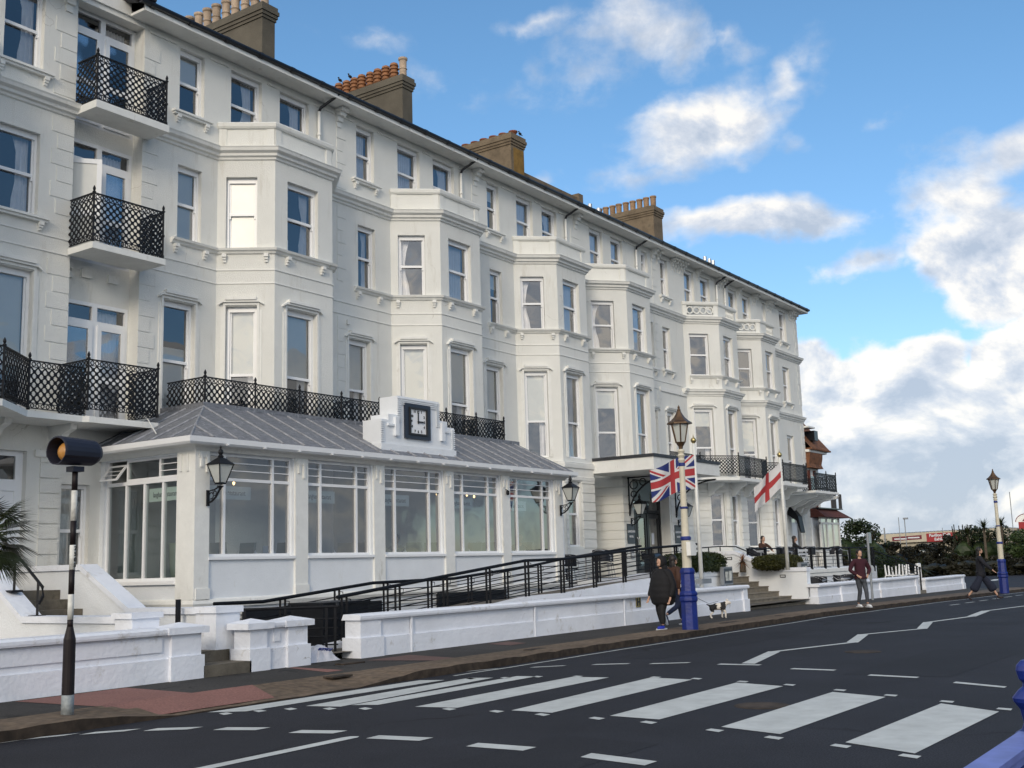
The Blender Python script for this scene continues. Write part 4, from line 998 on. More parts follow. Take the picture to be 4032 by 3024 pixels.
# candle-style wall lights glowing inside
lb_ = [(14.62, 'behind the first front window, left one'), (14.92, 'behind the first front window, middle one'), (15.35, 'behind the first front window, right one'), (17.02, 'behind the second front window, left one'), (17.25, 'behind the second front window, middle one'), (17.38, 'behind the second front window, right one'), (19.47, 'behind the middle window, left one'), (19.66, 'behind the middle window, middle one'), (19.83, 'behind the middle window, right one'), (22.05, 'behind the fourth front window, left one'), (23.3, 'behind the fourth front window, middle one'), (23.62, 'behind the fourth front window, right one')]
for i, (x, s) in enumerate(lb_):
    t = empty('candle_lamp', (x+.45, 18.0, 3.42), 'small glowing candle bulb '+s, 'lamp', 'glowing candle bulbs in the restaurant')
    m = MB(); m.lathe([(.005, -.02), (.022, .0), (.028, .03), (.012, .07), (.003, .1)], (x+.45, 18.0, 3.42+(.03 if i % 3 == 1 else 0)), 8); m.build('bulb', 'lampglow', t)
    m = MB(); m.tube([(x+.45, 18.0, 3.40), (x+.45, 18.0, 3.32), (x+.5, 18.03, 3.30)], .008, 5); m.build('arm', 'brassball', t)

# wall lanterns
def lantern():
    r = empty('wall_lantern', (0, 0, 0), 'x', 'lantern', 'black wall lanterns on scrolled brackets')
    # local frame: wall at y=0, lantern out along -y
    m = MB(); m.box(-.03, .03, -.03, 0, -.42, -.12)
    pts = [(0, -.02, -.36), (0, -.12, -.34), (0, -.24, -.26), (0, -.33, -.14), (0, -.36, -.06)]; m.tube(pts, .02, 6); m.tube([(0, -.02, -.14), (0, -.2, -.12), (0, -.36, -.06)], .014, 6)
    for (y, z, q) in ((-.11, -.23, .06), (-.21, -.19, .045)):
        m.tube([(0, y+q*math.cos(t), z+q*math.sin(t)) for t in [i*PI/5 for i in range(9)]], .011, 5)
    m.build('bracket', 'black', r)
    m = MB(); c = (0, -.36, 0); n = 4
    lo, hi = .075, .17
    for k in range(4):
        a = PI/4+k*PI/2; m.bar((lo*1.414*math.cos(a), -.36+lo*1.414*math.sin(a), 0), (hi*1.414*math.cos(a), -.36+hi*1.414*math.sin(a), .34), .016)
    m.box(-lo, lo, -.36-lo, -.36+lo, -.03, .0); m.lathe([(.07, -.06), (.03, -.1), (.012, -.14)], c, 8)
    vs = [(-.2, -.56, .34), (.2, -.56, .34), (.2, -.16, .34), (-.2, -.16, .34), (-.05, -.41, .47), (.05, -.41, .47), (.05, -.31, .47), (-.05, -.31, .47)]; m.hexa(vs)
    m.lathe([(.05, .47), (.06, .5), (.03, .53), (.05, .57), (.045, .61), (.015, .64), (.02, .67), (.003, .71)], c, 8)
    m.build('lantern_cage', 'black', r)
    m = MB(); l2, h2 = lo-.004, hi-.006
    m.add([(-l2, -.36-l2, .005), (l2, -.36-l2, .005), (l2, -.36+l2, .005), (-l2, -.36+l2, .005), (-h2, -.36-h2, .335), (h2, -.36-h2, .335), (h2, -.36+h2, .335), (-h2, -.36+h2, .335)], [(0, 1, 5, 4), (1, 2, 6, 5), (2, 3, 7, 6), (3, 0, 4, 7)])
    m.build('lantern_glass', 'lglass', r)
    return r
M['lglass'] = mat('lglass', (.55, .57, .54), .15, var=.1)
ln = lantern()
LN = [((14.28, 17.0, 3.30), 0, 'black lantern on the restaurant corner pier'), ((26.75, 17.0, 3.35), 0, 'black lantern on the right end of the restaurant beside the roof edge'), ((34.05, 18.8, 3.20), 0, 'black lantern left of the entrance doors under the canopy'), ((37.6, 18.8, 3.20), 0, 'black lantern right of the entrance doors, partly behind the cream lamp post')]
for i, (p, rz, lb) in enumerate(LN):
    t = ln if i == 0 else copytree(ln); t.location = p; t.rotation_euler.z = rz; t['label'] = lb
# plaques by the door
def plaque(x, lab):
    t = empty('name_plaque', (x, YP-.04, 2.35), lab, 'sign', 'dark name plaques beside the entrance')
    m = MB(); m.box(x-.25, x+.25, YP-.06, YP-.031, 2.22, 2.88); m.build('plate', 'plaque', t)
    text('lettering', 'LANGHAM', .105, 'ltext', (x, YP-.064, 2.62), (1, 0, 0), (0, 0, 1), t, bold=.003); text('lettering', 'HOTEL', .09, 'ltext', (x, YP-.064, 2.45), (1, 0, 0), (0, 0, 1), t, bold=.003)
plaque(33.98, 'dark name plaque left of the entrance doors'); plaque(37.52, 'dark name plaque right of the entrance doors')
t = empty('entry_phone', (33.98, YP-.04, 1.8), 'grey entry phone box below the left plaque', 'entry phone'); m = MB(); m.box(33.89, 34.07, YP-.08, YP-.031, 1.72, 2.08); m.build('case', 'greymetal', t); m = MB(); m.box(33.93, 34.03, YP-.09, YP-.081, 1.95, 2.04); m.box(33.93, 34.03, YP-.09, YP-.081, 1.76, 1.9); m.build('keypad', 'ltext', t)
cam_ = empty('security_camera', (24.14, 16.98, 3.45), 'small black security camera on the restaurant wall between the last two windows', 'security camera'); m = MB(); m.lathe([(.03, 0), (.045, .04), (.045, .1), (.02, .12)], (24.14, 16.95, 3.42), 10); m.build('body', 'black', cam_); m = MB(); m.tube([(24.14, 16.95, 3.54), (24.14, 17.05, 3.58)], .012, 6); m.build('arm', 'black', cam_)
# ================================================================== GROUND
def groundmat(name, c1, c2, rough=.9, sp=60, patch=None, bump=.4, crack=None):
    m, nt, b = nmat(name); N = nt.nodes; L = nt.links
    tc = N.new('ShaderNodeTexCoord')
    n1 = N.new('ShaderNodeTexNoise'); n1.inputs['Scale'].default_value = sp; n1.inputs['Detail'].default_value = 3
    n2 = N.new('ShaderNodeTexNoise'); n2.inputs['Scale'].default_value = .55; n2.inputs['Detail'].default_value = 7; n2.inputs['Roughness'].default_value = .65
    L.new(tc.outputs['Object'], n1.inputs['Vector']); L.new(tc.outputs['Object'], n2.inputs['Vector'])
    r1 = N.new('ShaderNodeValToRGB'); r1.color_ramp.elements[0].position = .35; r1.color_ramp.elements[1].position = .7
    r1.color_ramp.elements[0].color = (*c2, 1); r1.color_ramp.elements[1].color = (*c1, 1)
    L.new(n1.outputs['Fac'], r1.inputs['Fac'])
    r2 = N.new('ShaderNodeValToRGB'); r2.color_ramp.elements[0].position = .3; r2.color_ramp.elements[1].position = .7
    k = patch or .75; r2.color_ramp.elements[0].color = (k, k, k, 1); r2.color_ramp.elements[1].color = (1.12, 1.12, 1.12, 1)
    L.new(n2.outputs['Fac'], r2.inputs['Fac'])
    mx = N.new('ShaderNodeMixRGB'); mx.blend_type = 'MULTIPLY'; mx.inputs['Fac'].default_value = 1
    L.new(r1.outputs['Color'], mx.inputs['Color1']); L.new(r2.outputs['Color'], mx.inputs['Color2']); o_ = mx.outputs['Color']
    if crack: o_ = add_crack(N, L, tc.outputs['Object'], o_, *crack)
    L.new(o_, b.inputs['Base Color'])
    b.inputs['Roughness'].default_value = rough; b.inputs['Specular IOR Level'].default_value = .3
    bp = N.new('ShaderNodeBump'); bp.inputs['Strength'].default_value = bump; bp.inputs['Distance'].default_value = .01
    L.new(n1.outputs['Fac'], bp.inputs['Height']); L.new(bp.outputs['Normal'], b.inputs['Normal'])
    return m
M['asphalt'] = groundmat('asphalt', (.031, .033, .042), (.011, .012, .0175), .85, 60, .62, .7, (.22, .012, (.006, .006, .008), .50, .12))
M['pave'] = groundmat('pave', (.066, .061, .056), (.034, .032, .030), .9, 30, .6, .4, (.6, .02, (.012, .011, .010), .5, .4))
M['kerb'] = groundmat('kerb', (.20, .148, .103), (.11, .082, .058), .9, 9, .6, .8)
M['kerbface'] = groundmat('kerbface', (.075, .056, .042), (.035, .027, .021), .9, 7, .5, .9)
M['pink'] = groundmat('pink', (.30, .15, .125), (.20, .10, .085), .9, 40, .8)
M['pinkdull'] = groundmat('pinkdull', (.16, .10, .085), (.12, .072, .065), .9, 40, .8)
M['grass'] = groundmat('grass', (.03, .045, .015), (.015, .025, .008), .9, 8)
M['seawater'] = mat('seawater', (.02, .05, .07), .15, var=.2, scale=.3, bump=.4, bscale=.8)
M['paint'] = mat('paint', (.50, .525, .515), .7, var=.16, scale=3, bump=.3, bscale=50, dark=((.16, .17, .18), 24, .645))
def sheet(name, m, xs, y0, y1, dz, kind='structure'):
    mb = MB()
    for a, b in zip(xs[:-1], xs[1:]): mb.quad((a, y0, rz_(a)+dz), (b, y0, rz_(b)+dz), (b, y1, rz_(b)+dz), (a, y1, rz_(a)+dz))
    o = mb.build(name, m); o['kind'] = kind; return o
XS = [-400, -60, 0, 30, 55, 57.5]
gd = MB(); gd.quad((-2500, -2500, -.34), (2500, -2500, -.34), (2500, 2500, -.34), (-2500, 2500, -.34)); tag(gd.build('ground', 'grass'), kind='structure')
sheet('road', 'asphalt', [-300, -60, 0, 30, 55, 300], 1.35, 10.95, 0)
sheet('side_road', 'asphalt', [56.9, 62, 100, 300], 10.9, 60, .002)
sheet('promenade', 'pave', [-300, -60, 0, 30, 55, 300], -12, 1.2, .1)
m = MB(); m.box(-300, 300, 1.2, 1.36, -.3, .09); tag(m.build('promenade_kerb', 'kerb'), kind='structure')
m = MB(); m.quad((-2400, -2400, -.3), (2400, -2400, -.3), (2400, -14, -.3), (-2400, -14, -.3)); tag(m.build('sea', 'seawater'), kind='structure')
# pavement with its worn kerb strip; the kerb drops at the crossing
m = MB()
def kz(x):   # kerb height above the road
    if 8.6 < x < 12.0: return .02
    if x <= 8.6: return .02+.10*min(1, (8.6-x)/.9)
    return .02+.10*min(1, (x-12)/1.2)
xs = [-60]+[i*.25 for i in range(0, 228)]
def ky(x): return 10.86+.018*math.sin(x*1.1)+.006*math.sin(x*4.1)-(0 if x < 40 else (x-40)*.028)
random.seed(3)
jit = {x: random.uniform(-.005, .005)-(.012 if i % 4 == 0 else 0) for i, x in enumerate(xs)}
for a, b in zip(xs[:-1], xs[1:]):
    za, zb = rz_(a)+kz(a)+jit[a], rz_(b)+kz(b)+jit[b]
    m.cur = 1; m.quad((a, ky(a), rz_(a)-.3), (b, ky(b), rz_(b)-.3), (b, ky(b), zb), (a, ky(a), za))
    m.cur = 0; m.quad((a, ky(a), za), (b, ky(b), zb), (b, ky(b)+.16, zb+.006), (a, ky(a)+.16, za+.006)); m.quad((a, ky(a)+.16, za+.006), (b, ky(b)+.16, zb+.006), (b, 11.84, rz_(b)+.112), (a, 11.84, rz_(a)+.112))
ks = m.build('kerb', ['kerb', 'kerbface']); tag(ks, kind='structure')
m = MB()
for a, b in zip(xs[:-1], xs[1:]): m.quad((a, 11.84, rz_(a)+.1), (b, 11.84, rz_(b)+.1), (b, 14.2, rz_(b)+.1), (a, 14.2, rz_(a)+.1))
tag(m.build('pavement', 'pave'), kind='structure')
def patch(pts, mt, z, name):
    m = MB(); m.add([(x, y, z) for x, y in pts], [tuple(range(len(pts)))]); tag(m.build(name, mt), kind='structure')
m = MB()
m.add([(8.40, 11.84, .104), (9.82, 11.84, .104), (9.95, 13.45, .104), (8.30, 13.45, .104)], [(0, 1, 2, 3)])
m.add([(8.25, 10.98, .030), (10.35, 10.98, .030), (10.75, 11.84, .118), (8.40, 11.84, .118)], [(0, 1, 2, 3)])
m.add([(12.93, 13.42, .104), (13.06, 13.42, .104), (12.93, 12.22, .104), (12.59, 12.23, .104)], [(0, 1, 2, 3)])
tag(m.build('tactile_paving', 'pink'), kind='structure')
m = MB(); m.add([(14.4, 13.1, .104), (15.56, 13.14, .104), (15.27, 11.9, .104), (14.73, 11.9, .104)], [(0, 1, 2, 3)]); m.add([(18.1, 13.3, .104), (18.8, 13.3, .104), (18.5, 12.65, .104), (17.9, 12.61, .104)], [(0, 1, 2, 3)])
tag(m.build('paving_slabs', 'pinkdull'), kind='structure')
# front garden ground behind the walls
m = MB(); m.quad((-20, 13.7, .22), (56, 13.7, .22), (56, 20, .22), (-20, 20, .22)); tag(m.build('forecourt', 'rampfloor'), kind='structure')

m = MB()
for q in ([(4, 6.1), (9.3, 6.0), (9.2, 4.9), (4, 5.0)], [(17, 9.9), (24, 9.8), (24, 8.9), (17, 9.0)], [(15.5, 5.4), (20, 5.3), (20, 3.9), (15.6, 4.0)], [(27, 6.6), (33, 6.6), (33, 5.3), (27, 5.4)]): m.add([(x, y, rz_(x)+.0025) for x, y in q], [(0, 1, 2, 3)])
M['roadpatch'] = groundmat('roadpatch', (.024, .0255, .032), (.009, .0098, .014), .85, 75, .75, .7)
tag(m.build('road_repairs', 'roadpatch'), kind='structure')
for (x, y, r) in ((12.0, 5.1, .0), (19.2, 6.3, .3)):
    t = empty('manhole_cover', (x, y, 0), 'round iron manhole cover in the road %s' % ('near the crossing stripes' if r == 0 else 'beyond the crossing by the zigzag line'), 'manhole cover', 'manhole covers in the road'); m = MB(); m.lathe([(.30, -.02), (.30, .004), (.27, .0045), (.27, .0075), (.02, .008)], (x, y, 0), 24); m.build('lid', 'kerbface', t)
# ---- painted markings, all 5 mm above the road
mk = MB()
def mark(pts, z=.005):
    mk.add([(x, y, rz_(x)+z) for x, y in pts], [tuple(range(len(pts)))])
# zebra stripes (far to near): left-far, left-near, right-near, right-far
for q in ([(9.10, 10.78), (9.35, 10.40), (13.05, 10.36), (12.9, 10.70)],
          [(10.0, 10.08), (10.12, 9.62), (13.55, 9.86), (13.42, 10.20)],
          [(10.28, 9.60), (10.42, 9.30), (13.92, 9.36), (13.86, 9.66)],
          [(10.45, 9.0-.25), (10.56, 8.21), (14.12, 8.26), (14.0, 8.81)],
          [(10.60, 7.48), (10.60, 6.94), (14.22, 7.02), (14.28, 7.69)],
          [(10.63, 6.23), (10.58, 5.62), (13.86, 5.59), (14.06, 6.31)],
          [(10.35, 4.83), (10.14, 4.15), (13.2, 4.11), (13.47, 4.82)],
          [(9.92, 3.47), (9.60, 2.79), (12.39, 2.73), (12.84, 3.41)]): mark(q)
def sq(x, y, w=.13, l=.32): mark([(x, y-w/2), (x+w*1.6, y-w/2-.05), (x+w*1.6, y+w/2-.02), (x, y+w/2)])
for (x, y) in ((9.08, 10.56), (9.42, 10.36), (9.7, 10.14), (9.9, 9.7), (10.07, 9.29), (10.41, 8.32), (10.45, 7.68), (10.42, 7.05), (10.39, 6.35), (10.33, 5.71), (10.1, 4.88), (9.9, 4.21), (9.7, 3.53), (9.44, 2.88)):
    mark([(x, y), (x-.07, y-.17), (x+.06, y-.17), (x+.11, y-.01)])
for (x, y) in ((13.3, 10.19), (13.57, 9.76), (13.86, 9.4), (14.07, 8.85), (14.31, 7.72), (14.32, 7.1), (14.17, 6.36), (14.0, 5.65), (13.65, 4.88), (13.34, 4.18), (12.99, 3.47), (12.58, 2.8)):
    mark([(x, y), (x-.06, y-.155), (x+.09, y-.14), (x+.12, y)])
# give-way dashes
DL = [((6.05, 10.93), (6.72, 10.86)), ((6.91, 10.83), (7.25, 10.71)), ((7.37, 10.59), (7.74, 10.36)), ((7.84, 10.17), (8.12, 9.82)), ((8.20, 9.50), (8.38, 9.08)), ((8.38, 8.58), (8.54, 8.14)), ((8.43, 7.58), (8.53, 7.02)), ((8.45, 6.39), (8.47, 5.80)), ((8.40, 5.15), (8.28, 4.5))]
for (a, b) in DL:
    mark([(a[0]-.09, a[1]+.02), (b[0]-.09, b[1]), (b[0]+.12, b[1]), (a[0]+.12, a[1]+.04)])
DR = [((14.2, 10.82), (14.75, 10.66)), ((15.05, 10.21), (15.5, 9.88)), ((15.75, 9.50), (16.1, 9.05)), ((16.14, 8.68), (16.53, 8.2)), ((16.37, 7.62), (16.45, 6.98)), ((16.0, 6.3), (16.0, 5.67)), ((15.45, 5.0), (15.38, 4.35)), ((14.9, 3.76), (14.6, 3.12))]
for (a, b) in DR: mark([(a[0]-.02, a[1]+.03), (b[0]-.06, b[1]), (b[0]+.08, b[1]), (a[0]+.14, a[1]+.03)])
# centre line on the near side and the zig-zag beyond
mark([(-4, 7.62), (8.28, 7.86), (8.38, 7.84), (8.42, 7.76), (8.36, 7.72), (-4, 7.48)])
Z = [(16.63, 7.25), (18.87, 7.73), (21.16, 7.13), (23.32, 7.62), (25.25, 6.97), (27.65, 7.48), (30.2, 7.10), (33.6, 7.5), (38.0, 7.1)]
for i, (a, b) in enumerate(zip(Z[:-1], Z[1:])):
    w = .11 if i % 2 == 0 else .065
    mark([(a[0]-.0, a[1]+w), (b[0], b[1]+w), (b[0], b[1]-w), (a[0], a[1]-w)])
mark([(45, 7.0), (300, 7.0), (300, 6.88), (45, 6.88)])
# edge line against the kerb
for i in range(120):
    x = 13.6+i*.33
    if x > 53: break
    mark([(x, ky(x)-.22-.05), (x+.335, ky(x+.335)-.27), (x+.335, ky(x+.335)-.21), (x, ky(x)-.21)], .004)
for i in range(10):
    x = 38+i*2.0; mark([(x, 9.6), (x+1.0, 9.55), (x+1.0, 9.45), (x, 9.5)], .006)
mark([(75, 16), (79, 16.4), (79, 16.9), (75, 16.5)])
tag(mk.build('road_markings', 'paint'), kind='structure')
m = MB()
for (x, y, w, l) in ((13.6, 12.85, .2, .5), (24.9, 11.3, .22, .75), (28.2, 11.35, .14, .45), (16.8, 11.4, .16, .5), (11.9, 11.45, .2, .4)): m.box(x, x+l, y, y+w, .1, .122)
tag(m.build('inspection_covers', 'kerbface'), kind='structure')

# ================================================================== GARDEN WALLS
def gwall(name, x0, x1, zt, label, piers=(), panels=True, y=13.55, pyr=False, zb=-.3, group='low white garden walls along the pavement', low=None, dep=.34):
    """low wall parallel to the street: front face at y, thickness dep"""
    t = empty(name, ((x0+x1)/2, y, .1), label, 'wall', group)
    F = Fr(x0, y, x1, y); L = x1-x0; m = MB()
    lt = low if low else .42
    m.fbox(F, 0, L, -dep, 0, zb, lt); m.fbox(F, .04, L-.04, -dep+.04, -.04, lt, zt-.1)
    for (a, b) in piers: m.fbox(F, a-x0-.012, b-x0+.012, -dep-.05, .05, zb, lt+.02); m.fbox(F, a-x0+.025, b-x0-.025, -dep-.01, .012, lt+.02, zt-.1)
    o = m.build('masonry', 'wallwhite', t)
    c = MB(); c.mold([(x0-.03, y), (x1+.03, y)], [(-dep-.05, zt-.10), (.05, zt-.10), (.06, zt-.07), (.06, zt-.03), (.02, zt), (-dep-.0, zt)])
    for (a, b) in piers:
        if pyr:
            A, B, y0, y1 = a-.075, b+.075, y-.075, y+dep+.075; z = zt-.01
            c.box(A, B, y0, y1, zt-.105, z); c.add([(A, y0, z), (B, y0, z), (B, y1, z), (A, y1, z), ((A+B)/2, (y0+y1)/2, zt+.06)], [(0, 1, 4), (1, 2, 4), (2, 3, 4), (3, 0, 4)])
    c.build('coping', 'wallwhite', t)
    if panels:
        p = MB(); e = x0+.02
        stops = sorted(piers)+[(x1, x1)]
        for (a, b) in stops:
            if a-e > .4: p.fbox(F, e+.15-x0, a-.12-x0, -.04, -.015, lt+.10, zt-.13)
            e = b
        if p.v: p.build('raised_panel', 'wallwhite', t)
    return t
gwall('garden_wall', -6, 11.32, .86, 'cracked white garden wall at the left, behind the striped beacon pole', [(10.74, 11.32)], pyr=True)
gwall('garden_wall', 12.22, 13.5, .84, 'short white garden wall with two pointed piers between the stone steps and the ramp gate', [(12.22, 12.62), (13.02, 13.5)], pyr=True)
gwall('garden_wall', 14.72, 31.35, .84, 'long white garden wall running in front of the ramp', [(14.72, 15.3), (31.0, 31.35)], panels=False)
gwall('garden_wall', 36.80, 48.6, .70, 'white terrace wall right of the entrance steps', [(39.0, 39.35), (43.4, 43.8), (48.2, 48.6)], panels=False, y=13.4, low=.28)
gwall('garden_wall', 49.55, 56.3, .56, 'last white garden wall by the side road corner', [(49.55, 49.95), (55.9, 56.3)], panels=False, y=13.4, low=.16)
m = MB()
w = .05
for x in (16.1, 20.15, 24.0, 27.5): m.box(x, x+w, 13.535, 13.56, 0, .8)
# pilaster strips belong to the long wall
for o in COL.objects:
    if o.get('label', '').startswith('long white garden wall'): m.build('joint_strip', 'wallwhite', o)
# steps in the gap of the left wall
t = empty('stone_steps', (11.8, 13.6, .1), 'two worn dark stone steps in the gap of the left garden wall', 'steps')
m = MB(); m.box(11.32, 12.24, 13.5, 14.0, -.2, .27); m.box(11.32, 12.24, 14.0, 15.2, -.2, .44); m.build('tread', 'step', t)
# left entrance stair: two sloping side walls, steps and handrail
def sidewall(x, w, yfront, yflat, yup, z0, z1, lab, zc, yback=19.9):
    t = empty('stair_side_wall', (x+w/2, yfront, .2), lab, 'wall', 'sloping white walls beside the left front steps')
    pr = [(yfront, 0), (yback, 0), (yback, z1-.1), (yup, z1-.1), (yflat, z0-.1), (yfront, z0-.1)]
    m = MB(); m.prism(pr, lambda u, v, d: (d, u, v), x, x+w); m.build('masonry', 'stucco2', t)
    c = MB(); e = .05
    pts = [(yfront, z0), (yflat, z0), (yup, z1), (yback, z1)]
    for (a, b) in zip(pts[:-1], pts[1:]):
        c.hexa([(x-e, a[0], a[1]-.1), (x+w+e, a[0], a[1]-.1), (x+w+e, b[0], b[1]-.1), (x-e, b[0], b[1]-.1), (x-e, a[0], a[1]), (x+w+e, a[0], a[1]), (x+w+e, b[0], b[1]), (x-e, b[0], b[1])])
    c.build('coping', 'wallwhite', t)
    return t
s1 = sidewall(10.45, .26, 14.0, 16.76, 18.2, 1.03, 1.95, 'left sloping white wall with the black handrail on it', 1)
s2 = sidewall(12.1, .26, 14.1, 16.3, 17.7, 1.08, 1.84, 'right sloping white wall nearer the restaurant', 1)
m = MB(); m.box(10.35, 10.82, 13.9, 14.3, 0, 1.0); m.box(10.31, 10.86, 13.86, 14.34, 1.0, 1.08); m.build('end_pier', 'wallwhite', s1)
m = MB(); m.box(11.98, 12.46, 14.02, 14.5, 0, 1.0); m.box(11.94, 12.50, 13.98, 14.54, 1.0, 1.10); m.build('end_pier', 'wallwhite', s2)
t = empty('front_steps', (11.4, 17, .3), 'brown stone steps rising between the two sloping walls to the left front door', 'steps')
m = MB()
for i in range(6): m.box(10.72, 12.09, 16.6+i*.34, 20, .2, .58+i*.165)
m.box(10.72, 12.09, 15.2, 16.7, .2, .46)
m.build('tread', 'step', t)
t = empty('handrail', (10.75, 17, 1.1), 'black iron handrail on the left sloping wall', 'handrail')
m = MB(); m.tube([(10.6, 18.5, 2.75), (10.6, 17.32, 2.04), (10.6, 16.66, 1.58), (10.6, 16.52, 1.48), (10.6, 16.50, 1.34), (10.6, 16.60, 1.22)], .025, 7); m.build('rail', 'black', t)
for (y, z0, z1) in ((17.31, 1.42, 2.02), (16.64, 1.02, 1.56)):
    m = MB(); m.bar((10.6, y, z0), (10.6, y, z1), .035); m.box(10.50, 10.70, y-.09, y+.09, z0-.015, z0+.02); m.build('post', 'black', t)
t = empty('iron_post', (11.9, 14.25, .5), 'single dark iron post behind the left garden wall', 'post'); m = MB(); m.box(11.87, 11.93, 14.8, 14.86, .4, 1.22); m.build('shaft', 'black', t)
# low wall between the stair and the ramp
t = empty('low_wall', (13, 15, .2), 'small low white wall behind the pointed piers', 'wall'); m = MB(); m.box(12.5, 14.2, 14.9, 15.1, .1, .62); m.build('masonry', 'stucco2', t)

# ================================================================== RAMP
def prof(p, x):
    for (a, b) in zip(p[:-1], p[1:]):
        if a[0] <= x <= b[0]: return a[1]+(b[1]-a[1])*(x-a[0])/(b[0]-a[0])
    return p[-1][1] if x > p[-1][0] else p[0][1]
AP = [(13.86, 1.07), (15.08, 1.06), (18.18, 1.32), (20.98, 1.34), (24.26, 1.58), (25.8, 1.74), (30.05, 2.06)]
VP = [(14.99, 1.09), (17.71, 1.35), (21.43, 1.70), (23.1, 1.72), (27.5, 1.96), (30.4, 2.06)]
ramp = empty('access_ramp', (22, 15.5, .2), 'concrete access ramp with white kerbs climbing to the entrance', 'ramp')
m = MB(); n = 60
xs2 = [13.9+i*(31.0-13.9)/n for i in range(n+1)]
for a, b in zip(xs2[:-1], xs2[1:]):
    za, zb = prof(VP, a)-.93, prof(VP, b)-.93
    m.hexa([(a, 14.75, 0), (b, 14.75, 0), (b, 16.4, 0), (a, 16.4, 0), (a, 14.75, za), (b, 14.75, zb), (b, 16.4, zb), (a, 16.4, za)])
m.build('slope', 'rampfloor', ramp)
for (y0, y1, P, nm) in ((14.5, 14.75, VP, 'kerb_wall'), (16.25, 16.42, AP, 'kerb_wall')):
    m = MB()
    for a, b in zip(xs2[:-1], xs2[1:]):
        za, zb = prof(P, a)-.80, prof(P, b)-.80
        m.hexa([(a, y0, 0), (b, y0, 0), (b, y1, 0), (a, y1, 0), (a, y0, za), (b, y0, zb), (b, y1, zb), (a, y1, za)])
    m.build(nm, 'wallwhite', ramp)
def ramprail(P, y, x0, x1, lab, zb=.78):
    t = empty('ramp_railing', ((x0+x1)/2, y, 1), lab, 'railing', 'black railings of the access ramp')
    pts = [(x0, prof(P, x0))]+[p for p in P if x0 < p[0] < x1]+[(x1, prof(P, x1))]
    m = MB(); m.tube([(x, y, z) for x, z in pts], .034, 8); m.build('handrail', 'ramprail', t)
    m = MB()
    for dz in (.16, .30, .42, .54, .68): m.tube([(x, y, z-dz) for x, z in pts], .0115, 5)
    m.build('infill_bars', 'ramprail', t)
    x = x0+.12
    while x < x1:
        z = prof(P, x); q = MB()
        for dx in (0, .13): q.bar((x+dx, y, z-.84), (x+dx, y, z-.02), .042)
        q.tube([(x+.15, y, z-.05), (x+.24, y, z-.06), (x+.24, y, z-.16), (x+.15, y, z-.17)], .009, 5)
        q.build('post', 'ramprail', t); x += 1.5
    return t
ramprail(AP, 16.33, 13.9, 30.1, 'rear black ramp railing running along the restaurant wall')
ramprail(VP, 14.62, 15.3, 30.4, 'front black ramp railing just behind the long white wall')
t = empty('gate_railing', (13.9, 14, .5), 'short black railing at the foot of the ramp by the white pier', 'railing')
m = MB()
g0, g1 = (13.55, 15.2), (14.62, 13.95)
F = Fr(*g1, *g0)
for z in (.98, .78, .62, .48, .34): m.tube([F.P(0, 0, z), F.P(F.len, 0, z)], .014 if z < .9 else .03, 6)
m.tube([F.P(0, 0, .98), (15.3, 14.62, 1.02)], .028, 6)
m.build('rails', 'ramprail', t)
for a in (.05, .2, F.len*.55, F.len-.05): m = MB(); m.bar(F.P(a, 0, .12), F.P(a, 0, .98), .045); m.build('post', 'ramprail', t)
for bo in ((15.2, 16.9, 16.98, 17.04, .35, .92), (17.6, 19.2, 16.98, 17.04, .35, .92), (21.2, 24.0, 16.98, 17.04, .5, 1.0)):
    m = MB(); m.box(*bo); m.build('basement_opening', 'doorblack', rest)
t = empty('storage_box', (15.4, 14.9, .3), 'black panel box behind the gate railing at the foot of the ramp', 'box'); m = MB(); m.box(15.1, 16.3, 14.78, 15.6, .2, .98); m.box(15.06, 16.34, 14.74, 15.64, .98, 1.03); m.build('body', 'black', t)
# dropped carrier bag
t = empty('plastic_bag', (14.0, 13.7, .1), 'crumpled white plastic bag with blue lettering lying by the gate', 'bag')
random.seed(12); m = MB(); n = 9
vs = []
for j in range(n):
    for i in range(n):
        u, v = i/(n-1), j/(n-1); r = math.sin(PI*u)*math.sin(PI*v)
        vs.append((13.62+.75*u+random.uniform(-.02, .02), 13.62+.4*v, .11+.24*r**.6+random.uniform(-.035, .035)*(r > .05)))
m.add(vs, [(j*n+i, j*n+i+1, (j+1)*n+i+1, (j+1)*n+i) for j in range(n-1) for i in range(n-1)]); m.build('film', 'bag', t, smooth=False)
text('lettering', 'Reuse', .13, 'bluetext', (14.0, 13.66, .30), (-1, 0, .1), (0, .75, -.6), t, bold=.004)
t = empty('hydrant_plate', (24.77, 13.5, .6), 'small yellow plate with a black H on the long white wall', 'sign'); m = MB(); m.box(24.66, 24.90, 13.575, 13.588, .50, .74); m.build('plate', 'brassball', t); text('lettering', 'H', .26, 'bltext', (24.78, 13.57, .62), (1, 0, 0), (0, 0, 1), t, bold=.008)

